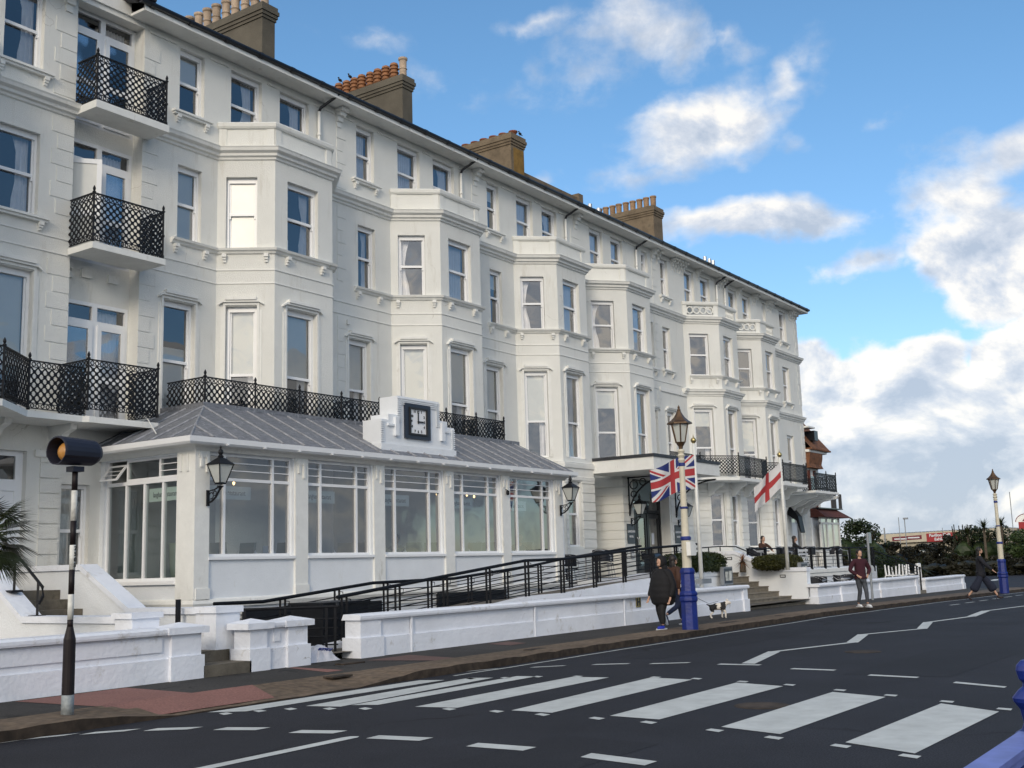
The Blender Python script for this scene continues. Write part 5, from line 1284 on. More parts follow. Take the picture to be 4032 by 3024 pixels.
# ================================================================== ENTRANCE STEPS AND TERRACE
t = empty('entrance_steps', (34, 15, .1), 'wide worn stone steps climbing to the hotel terrace', 'steps')
m = MB(); YS = [13.88, 14.35, 14.78, 15.14, 15.48, 15.83, 16.2]; ZSs = [.14, .33, .49, .66, .82, 1.0, 1.14]
for i, (y, z) in enumerate(zip(YS, ZSs)):
    m.box(31.5, 36.8, y, YS[i+1] if i < 6 else 16.6, -.2, z-.03); m.box(31.5, 36.8, y-.025, YS[i+1]-.0 if i < 6 else 16.6, z-.029, z)
m.build('tread', 'stepw', t)
tag(sheet('terrace_floor', 'deck', [31.0, 36.8, 55], 16.6, 20, 1.145), kind='structure')
t = empty('terrace', (44, 16, 1), 'raised hotel terrace with a white painted edge', 'terrace')
m = MB(); m.box(28.5, 31.5, 16.45, 20, .1, 1.12); m.box(36.8, 52.2, 16.2, 20, .1, 1.13); m.build('base', 'stucco2', t)
m = MB(); m.box(36.85, 51.5, 16.12, 16.2, .96, 1.10); m.box(36.85, 51.5, 16.15, 16.2, .8, .93); m.build('edge_board', 'trim', t)
# right-hand side wall of the steps
def flank(x, w, lab):
    t = empty('flank_wall', (x, 15, .1), lab, 'wall', 'white walls flanking the entrance steps')
    m = MB(); m.prism([(13.76, 0), (17.4, 0), (17.4, 1.80), (16.3, 1.80), (14.95, 1.16), (13.76, 1.16)], lambda u, v, d: (d, u, v), x, x+w); m.build('masonry', 'stucco2', t)
    c = MB()
    for a, b in (((13.74, 1.26), (14.96, 1.26)), ((14.96, 1.26), (16.28, 1.88)), ((16.28, 1.88), (17.45, 1.88))):
        c.hexa([(x-.04, a[0], a[1]-.13), (x+w+.04, a[0], a[1]-.13), (x+w+.04, b[0], b[1]-.13), (x-.04, b[0], b[1]-.13), (x-.04, a[0], a[1]), (x+w+.04, a[0], a[1]), (x+w+.04, b[0], b[1]), (x-.04, b[0], b[1])])
    c.build('coping', 'wallwhite', t)
    for (y, z) in ((14.6, .98), (16.5, 1.62)):
        q = MB(); q.box(x-.012, x, y-.10, y+.10, z-.05, z+.05); q.build('step_light', 'black', t)
        q = MB(); q.box(x-.016, x-.0125, y-.075, y+.075, z-.028, z+.028); q.build('light_glass', 'ltext', t)
    return t
flank(36.8, .3, 'sloping white wall right of the entrance steps with two small square lights')
# left planter and right planter with box hedges
def planter(x0, x1, y0, y1, z, lab):
    t = empty('planter', ((x0+x1)/2, (y0+y1)/2, .1), lab, 'planter', 'white planters by the entrance steps')
    m = MB(); m.box(x0, x1, y0, y1, .1, z-.14); m.box(x0-.04, x1+.04, y0-.04, y1+.04, z-.14, z); m.build('trough', 'stucco2', t); return t
planter(28.9, 31.3, 14.2, 14.9, 1.27, 'white planter left of the steps, behind the first flagpole')
m = MB(); m.box(37.12, 38.6, 14.4, 15.2, .1, 1.22)
tag(m.build('planter', 'stucco2'), 'white planter right of the steps under the second hedge', 'planter', 'white planters by the entrance steps')
def hedge(x0, x1, y0, y1, z0, z1, mt, lab, n=5200, seed=1, leaf=.028):
    rn = random.Random(seed); m = MB()
    cx, cy, cz = (x0+x1)/2, (y0+y1)/2, (z0+z1)/2; a, b, c = (x1-x0)/2, (y1-y0)/2, (z1-z0)/2
    def P(k=1):
        while True:
            u, v, w = rn.uniform(-1, 1), rn.uniform(-1, 1), rn.uniform(-1, 1); d = (abs(u)**3+abs(v)**3+abs(w)**3)**(1/3)
            if d > .05: break
        r = rn.uniform(.86, 1.05)+.05*math.sin(u*7+w*5)*math.cos(v*6)
        return (cx+a*u/d*r*k, cy+b*v/d*r*k, cz+c*w/d*r*k)
    for i in range(n):
        p = P(); s = leaf*rn.uniform(.6, 1.4); ax = Vector((rn.uniform(-1, 1), rn.uniform(-1, 1), rn.uniform(-1, 1))).normalized(); bx = ax.cross(Vector((rn.uniform(-1, 1), rn.uniform(-1, 1), rn.uniform(-1, 1)))).normalized()
        p = Vector(p); m.quad(p-ax*s, p+bx*s*.6, p+ax*s, p-bx*s*.6)
    # twiggy inner mass
    k = .84; vs = []; nn = 14
    for j in range(7):
        ph = PI*(j+.5)/7
        for i in range(nn):
            th = 2*PI*i/nn; u, v, w = math.sin(ph)*math.cos(th), math.sin(ph)*math.sin(th), math.cos(ph); d = (abs(u)**3+abs(v)**3+abs(w)**3)**(1/3)
            vs.append((cx+a*u/d*k, cy+b*v/d*k, cz+c*w/d*k))
    m.add(vs, [(j*nn+i, j*nn+(i+1) % nn, (j+1)*nn+(i+1) % nn, (j+1)*nn+i) for j in range(6) for i in range(nn)]+[tuple(range(nn)), tuple(range(6*nn, 7*nn))])
    t = empty('box_hedge', (cx, cy, z0), lab, 'hedge', 'clipped hedges by the entrance'); m.build('foliage', mt, t); return t
hedge(28.5, 31.45, 14.0, 15.1, 1.2, 1.82, 'boxhedge', 'dark clipped hedge left of the entrance steps behind the first flagpole', 9000, 1)
hedge(35.9, 38.6, 14.35, 15.5, 1.18, 1.70, 'boxhedge2', 'olive clipped hedge right of the entrance steps beside the second flagpole', 8000, 2)
# notice boards
def board(x, y, z0, z1, w, lab, ang=0):
    t = empty('notice_board', (x, y, z0), lab, 'notice board', 'glazed notice boards at the steps')
    F = Fr(x, y, x+math.cos(ang), y+math.sin(ang))
    m = MB(); m.fbox(F, 0, w, -.12, 0, z0, z1); m.build('case', 'greymetal', t)
    m = MB(); m.fbox(F, .05, w-.05, 0, .012, z0+.05, z1-.05); m.build('window', 'navy', t)
    m = MB()
    m.fbox(F, .09, w*.45, .013, .018, z0+.12, z1-.14); m.fbox(F, w*.54, w-.1, .013, .018, z0+.12, z1-.12); m.build('poster', 'poster', t); return t
board(30.65, 13.95, .86, 1.38, .62, 'glazed notice board left of the entrance steps below the dark hedge')
board(36.85, 13.96, .72, 1.42, .62, 'grey notice board on the pier right of the entrance steps')
# wooden deck tables etc come later; terrace railing with flat black posts
t = empty('terrace_railing', (45, 16.2, 1.1), 'black railing with broad flat posts along the raised terrace', 'railing')
m = MB(); m.tube([(37.6, 16.2, 1.94), (52.0, 16.2, 1.94)], .025, 6); m.tube([(52.0, 16.2, 1.94), (52.0, 19.5, 1.94)], .025, 6)
for z in (1.3, 1.45, 1.6, 1.75): m.tube([(37.6, 16.2, z), (52.0, 16.2, z)], .009, 5)
m.build('rails', 'ramprail', t)
x = 37.7
while x < 52.1: m = MB(); m.box(x, x+.10, 16.16, 16.24, 1.05, 1.95); m.build('post', 'ramprail', t); x += 1.55
m = MB()
# stair rail down to the right from the terrace
t = empty('terrace_stair_rail', (53, 16, .8), 'black sloping stair rail at the right end of the terrace', 'railing')
for dz in (0, -.16, -.32, -.48, -.64): m.tube([(50.5, 15.8, 1.80+dz), (54.5, 15.0, 1.0+dz*.8)], .014 if dz else .028, 6)
m.build('rails', 'ramprail', t)
for x, z in ((50.6, 1.78), (52.5, 1.4), (54.4, 1.02)): m = MB(); m.bar((x, 15.8-(x-50.5)*.2, z-.9), (x, 15.8-(x-50.5)*.2, z), .045); m.build('post', 'ramprail', t)
m = MB(); m.tube([(33.5, 16.7, 1.95), (36.9, 16.9, 2.05), (36.95, 16.3, 2.02), (36.95, 15.2, 1.55)], .022, 6)
for p in ((36.95, 16.9, 1.86, 2.04), (36.95, 15.9, 1.65, 1.86), (35.9, 16.85, 1.14, 2.02)): m.bar((p[0], p[1], p[2]), (p[0], p[1], p[3]), .03)
tag(m.build('stair_handrail', 'ramprail'), 'thin black handrail on the sloping wall right of the entrance steps', 'handrail')
t = empty('gate_post_sign', (49.1, 13.4, -.1), 'thin black post in the gap before the last garden wall', 'post'); m = MB(); m.tube([(49.15, 13.45, -.1), (49.15, 13.45, .95)], .035, 8); m.lathe([(.05, 0), (.05, .1), (.02, .12)], (49.15, 13.45, .93), 8); m.build('shaft', 'black', t)
t = empty('kerb_step', (49.1, 13.4, -.1), 'small stone step in the gap before the last garden wall', 'step'); m = MB(); m.box(48.65, 49.5, 13.35, 13.8, -.3, .08); m.build('tread', 'stepw', t)
# ================================================================== STREET FURNITURE
def lamp_post(name, x, y, z, lab, box=True):
    t = empty(name, (x, y, z), lab, 'street lamp', 'cream and blue promenade lamp posts')
    m = MB(); c = (x, y, z)
    m.lathe([(.20, 0), (.20, .06), (.185, .08), (.175, .95), (.20, .97), (.205, 1.02), (.185, 1.05), (.185, 1.08), (.20, 1.10), (.20, 1.14), (.165, 1.18), (.15, 1.40), (.165, 1.44), (.165, 1.48), (.12, 1.52), (.115, 1.56)][0:14] if False else [(.185, 0), (.18, .60), (.205, .64), (.205, .70), (.185, .73), (.205, .76), (.205, .80), (.165, .84), (.155, 1.20), (.17, 1.24), (.17, 1.28), (.13, 1.34)], c, 8)
    m.build('blue_base', 'blue', t); m = MB()
    m.lathe([(.10, 1.93), (.12, 1.95), (.12, 2.0), (.10, 2.02)], c, 16); m.build('blue_band', 'blue', t); m = MB(); m.lathe([(.075, 2.62), (.09, 2.63), (.09, 2.655), (.075, 2.67)], c, 16); m.build('blue_band', 'blue', t); m = MB(); m.lathe([(.064, 3.56), (.075, 3.57), (.075, 3.63), (.064, 3.64)], c, 16)
    m.build('blue_band', 'blue', t)
    m = MB(); m.lathe([(.105, 1.3), (.10, 1.95), (.088, 2.02), (.074, 2.64), (.066, 3.1), (.062, 3.60), (.058, 3.64), (.08, 3.70), (.06, 3.74), (.09, 3.80), (.055, 3.84), (.085, 3.90), (.06, 3.94)], c, 14); m.build('column', 'cream', t, smooth=False)
    m = MB(); m.lathe([(.04, 3.94), (.05, 4.0), (.10, 4.08), (.11, 4.10)], c, 6)
    for k in range(6):
        a = PI/6+k*PI/3; m.bar((x+.11*math.cos(a), y+.11*math.sin(a), z+4.09), (x+.20*math.cos(a), y+.20*math.sin(a), z+4.50), .022)
    m.lathe([(.215, 4.49), (.28, 4.50), (.28, 4.53), (.20, 4.58), (.12, 4.66), (.07, 4.74), (.04, 4.80), (.045, 4.82), (.02, 4.86), (.03, 4.88), (.004, 4.93)], c, 6)
    m.build('lantern_frame', 'bronze', t)
    m = MB(); vs = []
    for (r, h) in ((.10, 4.10), (.188, 4.49)):
        for k in range(6):
            a = PI/6+k*PI/3; vs.append((x+r*math.cos(a), y+r*math.sin(a), z+h))
    m.add(vs, [(k, (k+1) % 6, (k+1) % 6+6, k+6) for k in range(6)]); m.build('lantern_glass', 'lglass', t)
    if box:
        m = MB(); m.box(x-.19, x+.06, y-.20, y-.10, z+1.60, z+1.90); m.box(x+.0, x+.15, y-.17, y-.1, z+1.62, z+1.84); m.build('control_box', 'trim', t)
    return t
lamp_post('street_lamp', 22.62, 11.15, .1, 'tall cream lamp post with a deep blue base and bronze lantern, nearest the entrance')
lamp_post('street_lamp', 48.2, 10.0, -.05, 'far cream lamp post with blue base at the side road corner', False)

# belisha beacon
bx, by = 7.69, 11.43
t = empty('crossing_beacon', (bx, by, .1), 'striped black and white crossing pole with a hooded amber globe', 'crossing beacon')
m = MB(); m.tube([(bx, by, .1), (bx, by, .33)], .068, 14); m.build('bare_base', 'galv', t, smooth=True)
m = MB(); m.lathe([(.068, .0), (.066, .60), (.035, .735), (.035, .74)], (bx, by, .33), 16); m.build('lower_sleeve', 'poleblack', t)
zz = [.36+1.02, 1.52, 1.85, 2.02-.0]
m = MB(); mm = MB(); segs = [(1.38, 1.02+.36+.09, 'b'), (1.22+.0, 0, '')]
# stripe boundaries measured on the pole
def beaconz(): return [1.12, 1.19, 1.38, 1.57, 1.76, 1.95, 2.14, 2.48, 2.80]
Zb = [(1.06, 1.145, 'b'), (1.145, 1.425, 'w'), (1.425, 1.696, 'b'), (1.696, 1.973, 'w'), (1.973, 2.245, 'b'), (2.245, 2.588, 'w'), (2.588, 2.82, 'b')]
STR = None
for (a, b, c) in Zb:
    q = MB(); q.tube([(bx, by, a), (bx, by, b)], .033 if c == 'w' else .0325, 14); q.build('white_band' if c == 'w' else 'black_band', 'polewhite' if c == 'w' else 'poleblack', t, smooth=True)
for i, ch in enumerate('2503'): text('numeral', ch, .062, 'bltext', (bx+.012, by-.036, 1.935-i*.064), (1, 0, 0), (0, 0, 1), t, bold=.001)
q = MB(); q.box(bx-.07, bx+.07, by-.07, by+.07, 2.80, 2.86); q.build('bracket', 'hood', t)
# hood: a short barrel open towards the traffic on the left, globe inside
hd = Vector((-1.0, -.10, 0)).normalized(); sd_ = Vector((-hd.y, hd.x, 0)); zc = 3.02
q = MB(); n = 20; rings = []
for (u, r) in ((.27, .168), (.25, .175), (-.22, .160), (-.28, .125)):
    rg = []
    for k in range(n):
        a = 2*PI*k/n; w = r*(1.0 if math.sin(a) > -.55 else .86)
        p = Vector((bx, by, zc))+hd*u+sd_*(w*math.cos(a))+Vector((0, 0, w*math.sin(a)))
        rg.append(tuple(p))
    rings.append(rg)
for i, (u, r) in enumerate(((.27, .155), (-.20, .14))):
    rings.append([tuple(Vector((bx, by, zc))+hd*u+sd_*(r*math.cos(2*PI*k/n))+Vector((0, 0, r*math.sin(2*PI*k/n)))) for k in range(n)])
vs = [v for r in rings for v in r]
fs = []
for i in range(3):
    for k in range(n): fs.append((i*n+k, i*n+(k+1) % n, (i+1)*n+(k+1) % n, (i+1)*n+k))
fs.append(tuple(3*n+k for k in range(n)))
for k in range(n): fs.append((k, (k+1) % n, 4*n+(k+1) % n, 4*n+k)); fs.append((4*n+k, 4*n+(k+1) % n, 5*n+(k+1) % n, 5*n+k))
q.add(vs, fs); q.build('hood', 'hood', t)
q = MB(); cc = Vector((bx, by, zc))+hd*.10
for j in range(1, 10): pass
q.lathe([(.118*math.sin(PI*j/12)+.0005, -.118*math.cos(PI*j/12)) for j in range(13)], tuple(cc), 18); q.build('amber_globe', 'amber', t, smooth=True)

# blue guard rail in the near corner
t = empty('guard_rail', (4, 1, .1), 'blue painted promenade guard rail with a turned post in the near corner', 'railing')
gx, gy = 5.14, 1.0
m = MB(); m.lathe([(.10, 0), (.10, .12), (.05, .2), (.05, .62), (.072, .66), (.072, .76), (.085, .78), (.085, .84), (.075, .86), (.05, .875), (.04, .90), (.05, .955), (.072, .985), (.075, 1.0), (.05, 1.03), (.032, 1.045), (.03, 1.06), (.044, 1.075), (.052, 1.11), (.048, 1.13), (.03, 1.15), (.005, 1.156)], (gx, gy, .0), 18); m.build('post', 'blue', t, smooth=False)
m = MB(); m.box(-6, gx-.05, gy-.052, gy+.052, .845, .87); m.box(-6, gx-.05, gy-.03, gy+.03, .80, .845); m.build('top_rail', 'railblue', t)
m = MB(); m.box(-6, gx-.05, gy-.02, gy+.02, .42, .46)
x = -5.9
while x < gx-.1: m.box(x, x+.02, gy-.01, gy+.01, .2, .80); x += .14
m.box(-6, gx-.05, gy-.02, gy+.02, .18, .2)
m.build('balusters', 'blue', t)

# flagpoles and flags
def flagpole(x, y, z0, z1, lean, lab):
    t = empty('flagpole', (x, y, z0), lab, 'flagpole', 'white flagpoles by the entrance')
    m = MB(); m.tube([(x, y, z0), (x+lean*.5, y, (z0+z1)/2), (x+lean, y, z1)], [.062, .055, .045], 12); m.build('pole', 'polewhite2', t, smooth=True)
    m = MB(); m.lathe([(.02, 0), (.05, .02), (.075, .06), (.08, .10), (.06, .15), (.02, .17), (.008, .22), (.003, .28)], (x+lean, y, z1), 12); m.build('finial', 'brassball', t, smooth=True)
    m = MB(); m.tube([(x-.08, y-.07, z0+.25), (x-.05, y-.08, z0+1.5), (x-.04+lean*.8, y-.06, z1-.3)], .006, 4); m.build('halyard', 'ltext', t)
    return t
M['polewhite2'] = mat('polewhite2', (.68, .69, .66), .45, var=.08, scale=6)
flagpole(28.95, 13.85, .85, 4.85, -.03, 'white flagpole carrying the red, white and blue flag')
flagpole(35.38, 13.85, 1.2, 4.85, -.06, 'white flagpole carrying the red cross flag')
t = empty('wall_bracket', (28.95, 14.1, .95), 'grey clamp bracket holding the first flagpole to the planter', 'bracket'); m = MB(); m.box(28.8, 29.4, 13.76, 13.96, .95, 1.08); m.box(28.85, 29.05, 13.9, 14.2, .98, 1.05); m.build('clamp', 'greymetal', t)
def flag(name, P, ucells, vcells, colfn, lab, cat='flag'):
    t = empty(name, P(0, 1), lab, cat)
    m = MB(); vs = []
    for j in range(vcells+1):
        for i in range(ucells+1): vs.append(P(i/ucells, j/vcells))
    n = len(vs); w = ucells+1
    m.v = [tuple(v) for v in vs]
    for j in range(vcells):
        for i in range(ucells):
            m.f.append((j*w+i, j*w+i+1, (j+1)*w+i+1, (j+1)*w+i)); m.mi.append(colfn((i+.5)/ucells, (j+.5)/vcells))
    o = m.build('cloth', ['f_blue', 'f_white', 'f_red'], t, smooth=True)
    return t
def uj(u, v):
    x = (u-.5)*2; y = v-.5      # flag 2:1, x in -1..1, y -.5...5
    if abs(x) < .1 or abs(y) < .1: return 2
    if abs(x) < .167 or abs(y) < .167: return 1
    for s in (1, -1):
        d = (y-s*x*.5)/math.sqrt(1.25)   # distance to the diagonal
        if abs(d) < .1:
            side = 1 if (x*s > 0) == (True) else -1
            # counterchanged saltire: red lies to one side of the diagonal
            left = x < 0
            dd = d*(1 if left else -1)*(1)
            if 0 < (dd if s > 0 else dd) < .067: return 2
            return 1
    return 0
def P1(u, v):
    L = 1.62*u
    d = Vector((-.66, .75, 0)).normalized(); wv = .10*math.sin(u*9+v*1.2)*u**.5
    nrm = Vector((-d.y, d.x, 0))
    base = Vector((28.90, 13.83, 3.62+v*.95))
    p = base+d*L*.80+nrm*wv
    p.z += -.42*u-.04*math.sin(u*7+2)*(1)+.10*(1-v)*u*.3
    return p
flag('union_flag', P1, 96, 48, uj, 'red, white and blue crossed flag flying from the first flagpole behind the lamp post')
def eng(u, v):
    return 2 if (abs(u-.5) < .075 or abs(v-.5) < .125) else 1
def P2(u, v):
    d = Vector((-.62, .78, 0)).normalized(); nrm = Vector((-d.y, d.x, 0))
    base = Vector((35.30, 13.83, 3.85+v*.85))
    L = 1.25*u*(.78-.05*v); p = base+d*L+nrm*(.10*math.sin(u*8+v*2.4)*u**.5)
    p.z += -.80*u**1.05+.03*math.sin(u*9+v*3)
    return p
flag('cross_flag', P2, 60, 40, eng, 'white flag with a red cross drooping from the second flagpole')
# thin bus stop style sign post
t = empty('sign_post', (40.8, 12.9, 0), 'slender grey post with a small flat sign, in front of the terrace wall', 'sign post')
m = MB(); m.tube([(40.83, 12.9, -.05), (40.78, 12.9, 2.38)], .045, 8); m.build('post', 'greymetal', t)
m = MB(); m.box(40.85, 41.15, 12.88, 12.91, 2.02, 2.40); m.build('plate', 'metal', t)
t = empty('litter_bin', (33.1, 17.6, 1.1), 'dark slim litter bin left of the entrance doors', 'bin'); m = MB(); m.box(33.0, 33.45, 17.4, 17.8, 1.05, 1.75); m.hexa([(32.97, 17.37, 1.75), (33.48, 17.37, 1.75), (33.48, 17.83, 1.75), (32.97, 17.83, 1.75), (33.05, 17.45, 1.86), (33.4, 17.45, 1.86), (33.4, 17.75, 1.86), (33.05, 17.75, 1.86)]); m.build('body', 'doorblack', t)

# terrace chairs and tables
def cafe_chair():
    r = empty('cafe_chair', (0, 0, 0), 'x', 'chair', 'dark woven cafe chairs on the terrace')
    m = MB(); m.prism([(-.23, -.22), (.23, -.22), (.23, .22), (-.23, .22)], lambda u, v, d: (u, v, d), .43, .47); m.build('seat', 'wicker', r)
    m = MB(); n = 8; vs = []
    for j, z in enumerate((.52, .84)):
        for i in range(n+1):
            a = PI*(i/n); vs.append((.26*math.cos(a), .06+.22*math.sin(a), z+(.04*math.sin(a) if j else 0)))
    m.add(vs, [(i, i+1, n+2+i, n+1+i) for i in range(n)]); m.build('backrest', 'wicker', r)
    m = MB(); m.tube([(.27*math.cos(PI*i/10), .06+.23*math.sin(PI*i/10), .70+.16*math.sin(PI*i/10)) for i in range(11)], .014, 6)
    for s in (-1, 1): m.tube([(.27*s, .06, .70), (.27*s, -.2, .66), (.27*s, -.24, .6)], .014, 6)
    m.build('arm_frame', 'metal', r)
    for (x, y, x2, y2) in ((-.24, -.2, -.27, -.24), (.24, -.2, .27, -.24), (-.22, .2, -.26, .26), (.22, .2, .26, .26)):
        m = MB(); m.tube([(x, y, .66 if y < 0 else .45), (x2, y2, 0)], .013, 6); m.build('leg', 'metal', r)
    return r
def cafe_table():
    r = empty('cafe_table', (0, 0, 0), 'x', 'table', 'small round cafe tables on the terrace')
    m = MB(); m.lathe([(.33, .70), (.34, .71), (.34, .73), (.33, .74)], (0, 0, 0), 20); m.build('table_top', 'metal', r)
    m = MB(); m.tube([(0, 0, 0.03), (0, 0, .7)], .025, 8); m.tube([(-.22, -.22, .02), (.22, .22, .02)], .018, 6); m.tube([(-.22, .22, .02), (.22, -.22, .02)], .018, 6); m.build('pedestal', 'metal', r)
    return r
cc0 = cafe_chair(); ct0 = cafe_table()
CH = [(27.6, 17.4, .6, .9, 'leftmost dark chair behind the ramp railing by the restaurant end'), (28.5, 17.9, 1.0, -.8, 'dark chair behind the ramp railing, second from the restaurant'), (29.4, 17.3, 1.12, 1.9, 'dark chair beside the small table at the top of the ramp'), (30.6, 17.9, 1.12, -2.3, 'dark chair nearest the entrance at the top of the ramp'),
 (40.2, 16.9, 1.15, .6, 'woven chair on the upper terrace nearest the second flagpole'), (41.4, 17.3, 1.15, -1.4, 'woven chair on the upper terrace turned to the wall'), (42.6, 16.8, 1.15, 1.2, 'woven chair behind the railing, third from the flagpole'), (44.1, 17.0, 1.15, -.5, 'woven chair in the middle of the upper terrace railing'), (45.6, 16.9, 1.15, 2.2, 'woven chair facing the hotel on the upper terrace'), (46.9, 17.1, 1.15, .2, 'woven chair next to the parasol pole on the upper terrace'), (48.3, 16.8, 1.15, -1.9, 'woven chair near the right end of the upper terrace'), (49.8, 17.0, 1.15, .9, 'last woven chair at the right end of the upper terrace'),
 (38.3, 14.6, .02, .3, 'chair just behind the terrace wall next to the notice board'), (39.6, 14.5, .02, -.9, 'low terrace chair behind the wall, second from the notice board'), (40.9, 14.7, .02, 1.2, 'low terrace chair behind the wall, third from the notice board'), (42.3, 14.5, .02, .1, 'low terrace chair behind the wall left of the walker in maroon'), (43.3, 14.6, .02, -1.6, 'low terrace chair behind the wall hidden behind the walker in maroon')]
for i, (x, y, z, r, lb) in enumerate(CH):
    c = cc0 if i == 0 else copytree(cc0); c.location = (x, y, z); c.rotation_euler.z = r; c['label'] = lb
TBS = [(29.0, 17.6, 1.08, 'small round table behind the ramp railing'), (40.8, 17.0, 1.15, 'round table on the upper terrace near the second flagpole'), (44.8, 17.0, 1.15, 'round table in the middle of the upper terrace'), (47.6, 17.0, 1.15, 'round table beside the parasol pole'), (40.2, 14.7, .02, 'round table on the lower terrace behind the wall'), (42.9, 14.7, .02, 'round table on the lower terrace behind the walker in maroon')]
for i, (x, y, z, lb) in enumerate(TBS):
    c = ct0 if i == 0 else copytree(ct0); c.location = (x, y, z); c['label'] = lb
t = empty('parasol_pole', (47.0, 16.7, 1.1), 'bare grey parasol pole standing on the upper terrace', 'pole'); m = MB(); m.tube([(47.0, 16.7, 1.1), (46.9, 16.7, 3.0)], .03, 8); m.lathe([(.22, 0), (.22, .06), (.05, .1)], (47, 16.7, 1.1), 12); m.build('shaft', 'greymetal', t)
t = empty('a_board', (44.0, 16.6, 1.1), 'white slatted bench on the upper terrace', 'bench')
m = MB()
for i in range(5): m.box(43.2, 44.3, 16.45+i*.001, 16.5, 1.25+i*.14, 1.34+i*.14)
m.build('slats', 'whiteplastic', t); t.name = 'slatted_bench'
for x in (43.3, 44.2): m = MB(); m.bar((x, 16.5, 1.1), (x, 16.5, 1.95), .04); m.build('leg', 'whiteplastic', t)
# upturned white garden furniture at the right end
def upturned(x, y, z, s, lab, seed):
    t = empty('upturned_chair', (x, y, z), lab, 'chair', 'upturned white plastic chairs by the hedge')
    rn = random.Random(seed); m = MB(); m.box(x-.26*s, x+.26*s, y-.25, y+.25, z+.0, z+.05); m.build('seat', 'whiteplastic', t)
    for (dx, dy) in ((-.23, -.22), (.23, -.22), (-.23, .22), (.23, .22)):
        m = MB(); m.tube([(x+dx*s, y+dy, z+.03), (x+dx*s*1.15, y+dy*1.1, z+rn.uniform(.42, .52))], [.045, .03], 8); m.build('leg', 'whiteplastic', t)
    m = MB(); m.tube([(x-.26*s, y+.24, z), (x-.3*s, y+.35, z-.3), (x, y+.38, z-.42), (x+.3*s, y+.35, z-.3), (x+.26*s, y+.24, z)], .03, 6); m.build('backrest', 'whiteplastic', t)
upturned(51.2, 15.2, .65, 1, 'upturned white plastic chair nearest the terrace stair', 1)
upturned(52.6, 15.3, .62, 1.2, 'upturned white plastic chair in the middle of the stack by the hedge', 2)
upturned(54.6, 15.3, .62, 1.2, 'upturned white plastic chair at the right end by the low wall', 3)
t = empty('white_arch_bench', (54.9, 16.5, .1), 'white curved bench end rising beside the clipped hedge', 'bench')
m = MB(); m.tube([(50.6, 16.4, .2), (50.7, 16.4, 1.0), (50.2, 16.4, 1.28), (49.4, 16.4, 1.36)], .07, 8); m.tube([(55.2, 15.2, .3), (55.2, 15.2, 1.12), (55.45, 15.2, 1.12), (55.5, 15.2, .3)], .09, 8); m.build('frame', 'whiteplastic', t)
m = MB(); m.box(49.8, 56.0, 15.3, 15.8, .1, .45); tag(m.build('stacked_loungers', 'wicker'), 'dark folded loungers stacked behind the last garden walls', 'loungers')
# ================================================================== PEOPLE
def skin(name, J, E, mt, parent, sub=2, extra=None):
    """J name->(x,y,z,r) ; E list of name pairs; first joint is the root"""
    me = bpy.data.meshes.new(name); names = list(J)
    me.from_pydata([J[n][:3] for n in names], [(names.index(a), names.index(b)) for a, b in E], [])
    o = bpy.data.objects.new(name, me); COL.objects.link(o)
    sk = o.modifiers.new('s', 'SKIN'); sk.use_smooth_shade = True; sk.branch_smoothing = .4
    for i, n in enumerate(names):
        r = J[n][3]; rr = r if isinstance(r, tuple) else (r, r)
        me.skin_vertices[0].data[i].radius = rr; me.skin_vertices[0].data[i].use_root = (i == 0)
    ss = o.modifiers.new('u', 'SUBSURF'); ss.levels = sub; ss.render_levels = sub
    bpy.context.view_layer.update()
    dg = bpy.context.evaluated_depsgraph_get(); m2 = bpy.data.meshes.new_from_object(o.evaluated_get(dg)); bpy.data.objects.remove(o)
    if extra:
        bm = bmesh.new(); bm.from_mesh(m2); extra(bm); bm.to_mesh(m2); bm.free()
    m2.name = name; m2.materials.clear()
    for q in (mt if isinstance(mt, list) else [mt]): m2.materials.append(M[q])
    m2.polygons.foreach_set('use_smooth', [True]*len(m2.polygons))
    o = bpy.data.objects.new(name, m2); COL.objects.link(o); o.parent = parent
    return o
def ell(bm, c, s, rot=None, n=2):
    r = bmesh.ops.create_icosphere(bm, subdivisions=n, radius=1.0)
    T = Matrix.Translation(c) @ (rot or Matrix.Identity(4)) @ Matrix.Diagonal((*s, 1))
    bmesh.ops.transform(bm, matrix=T, verts=r['verts'])
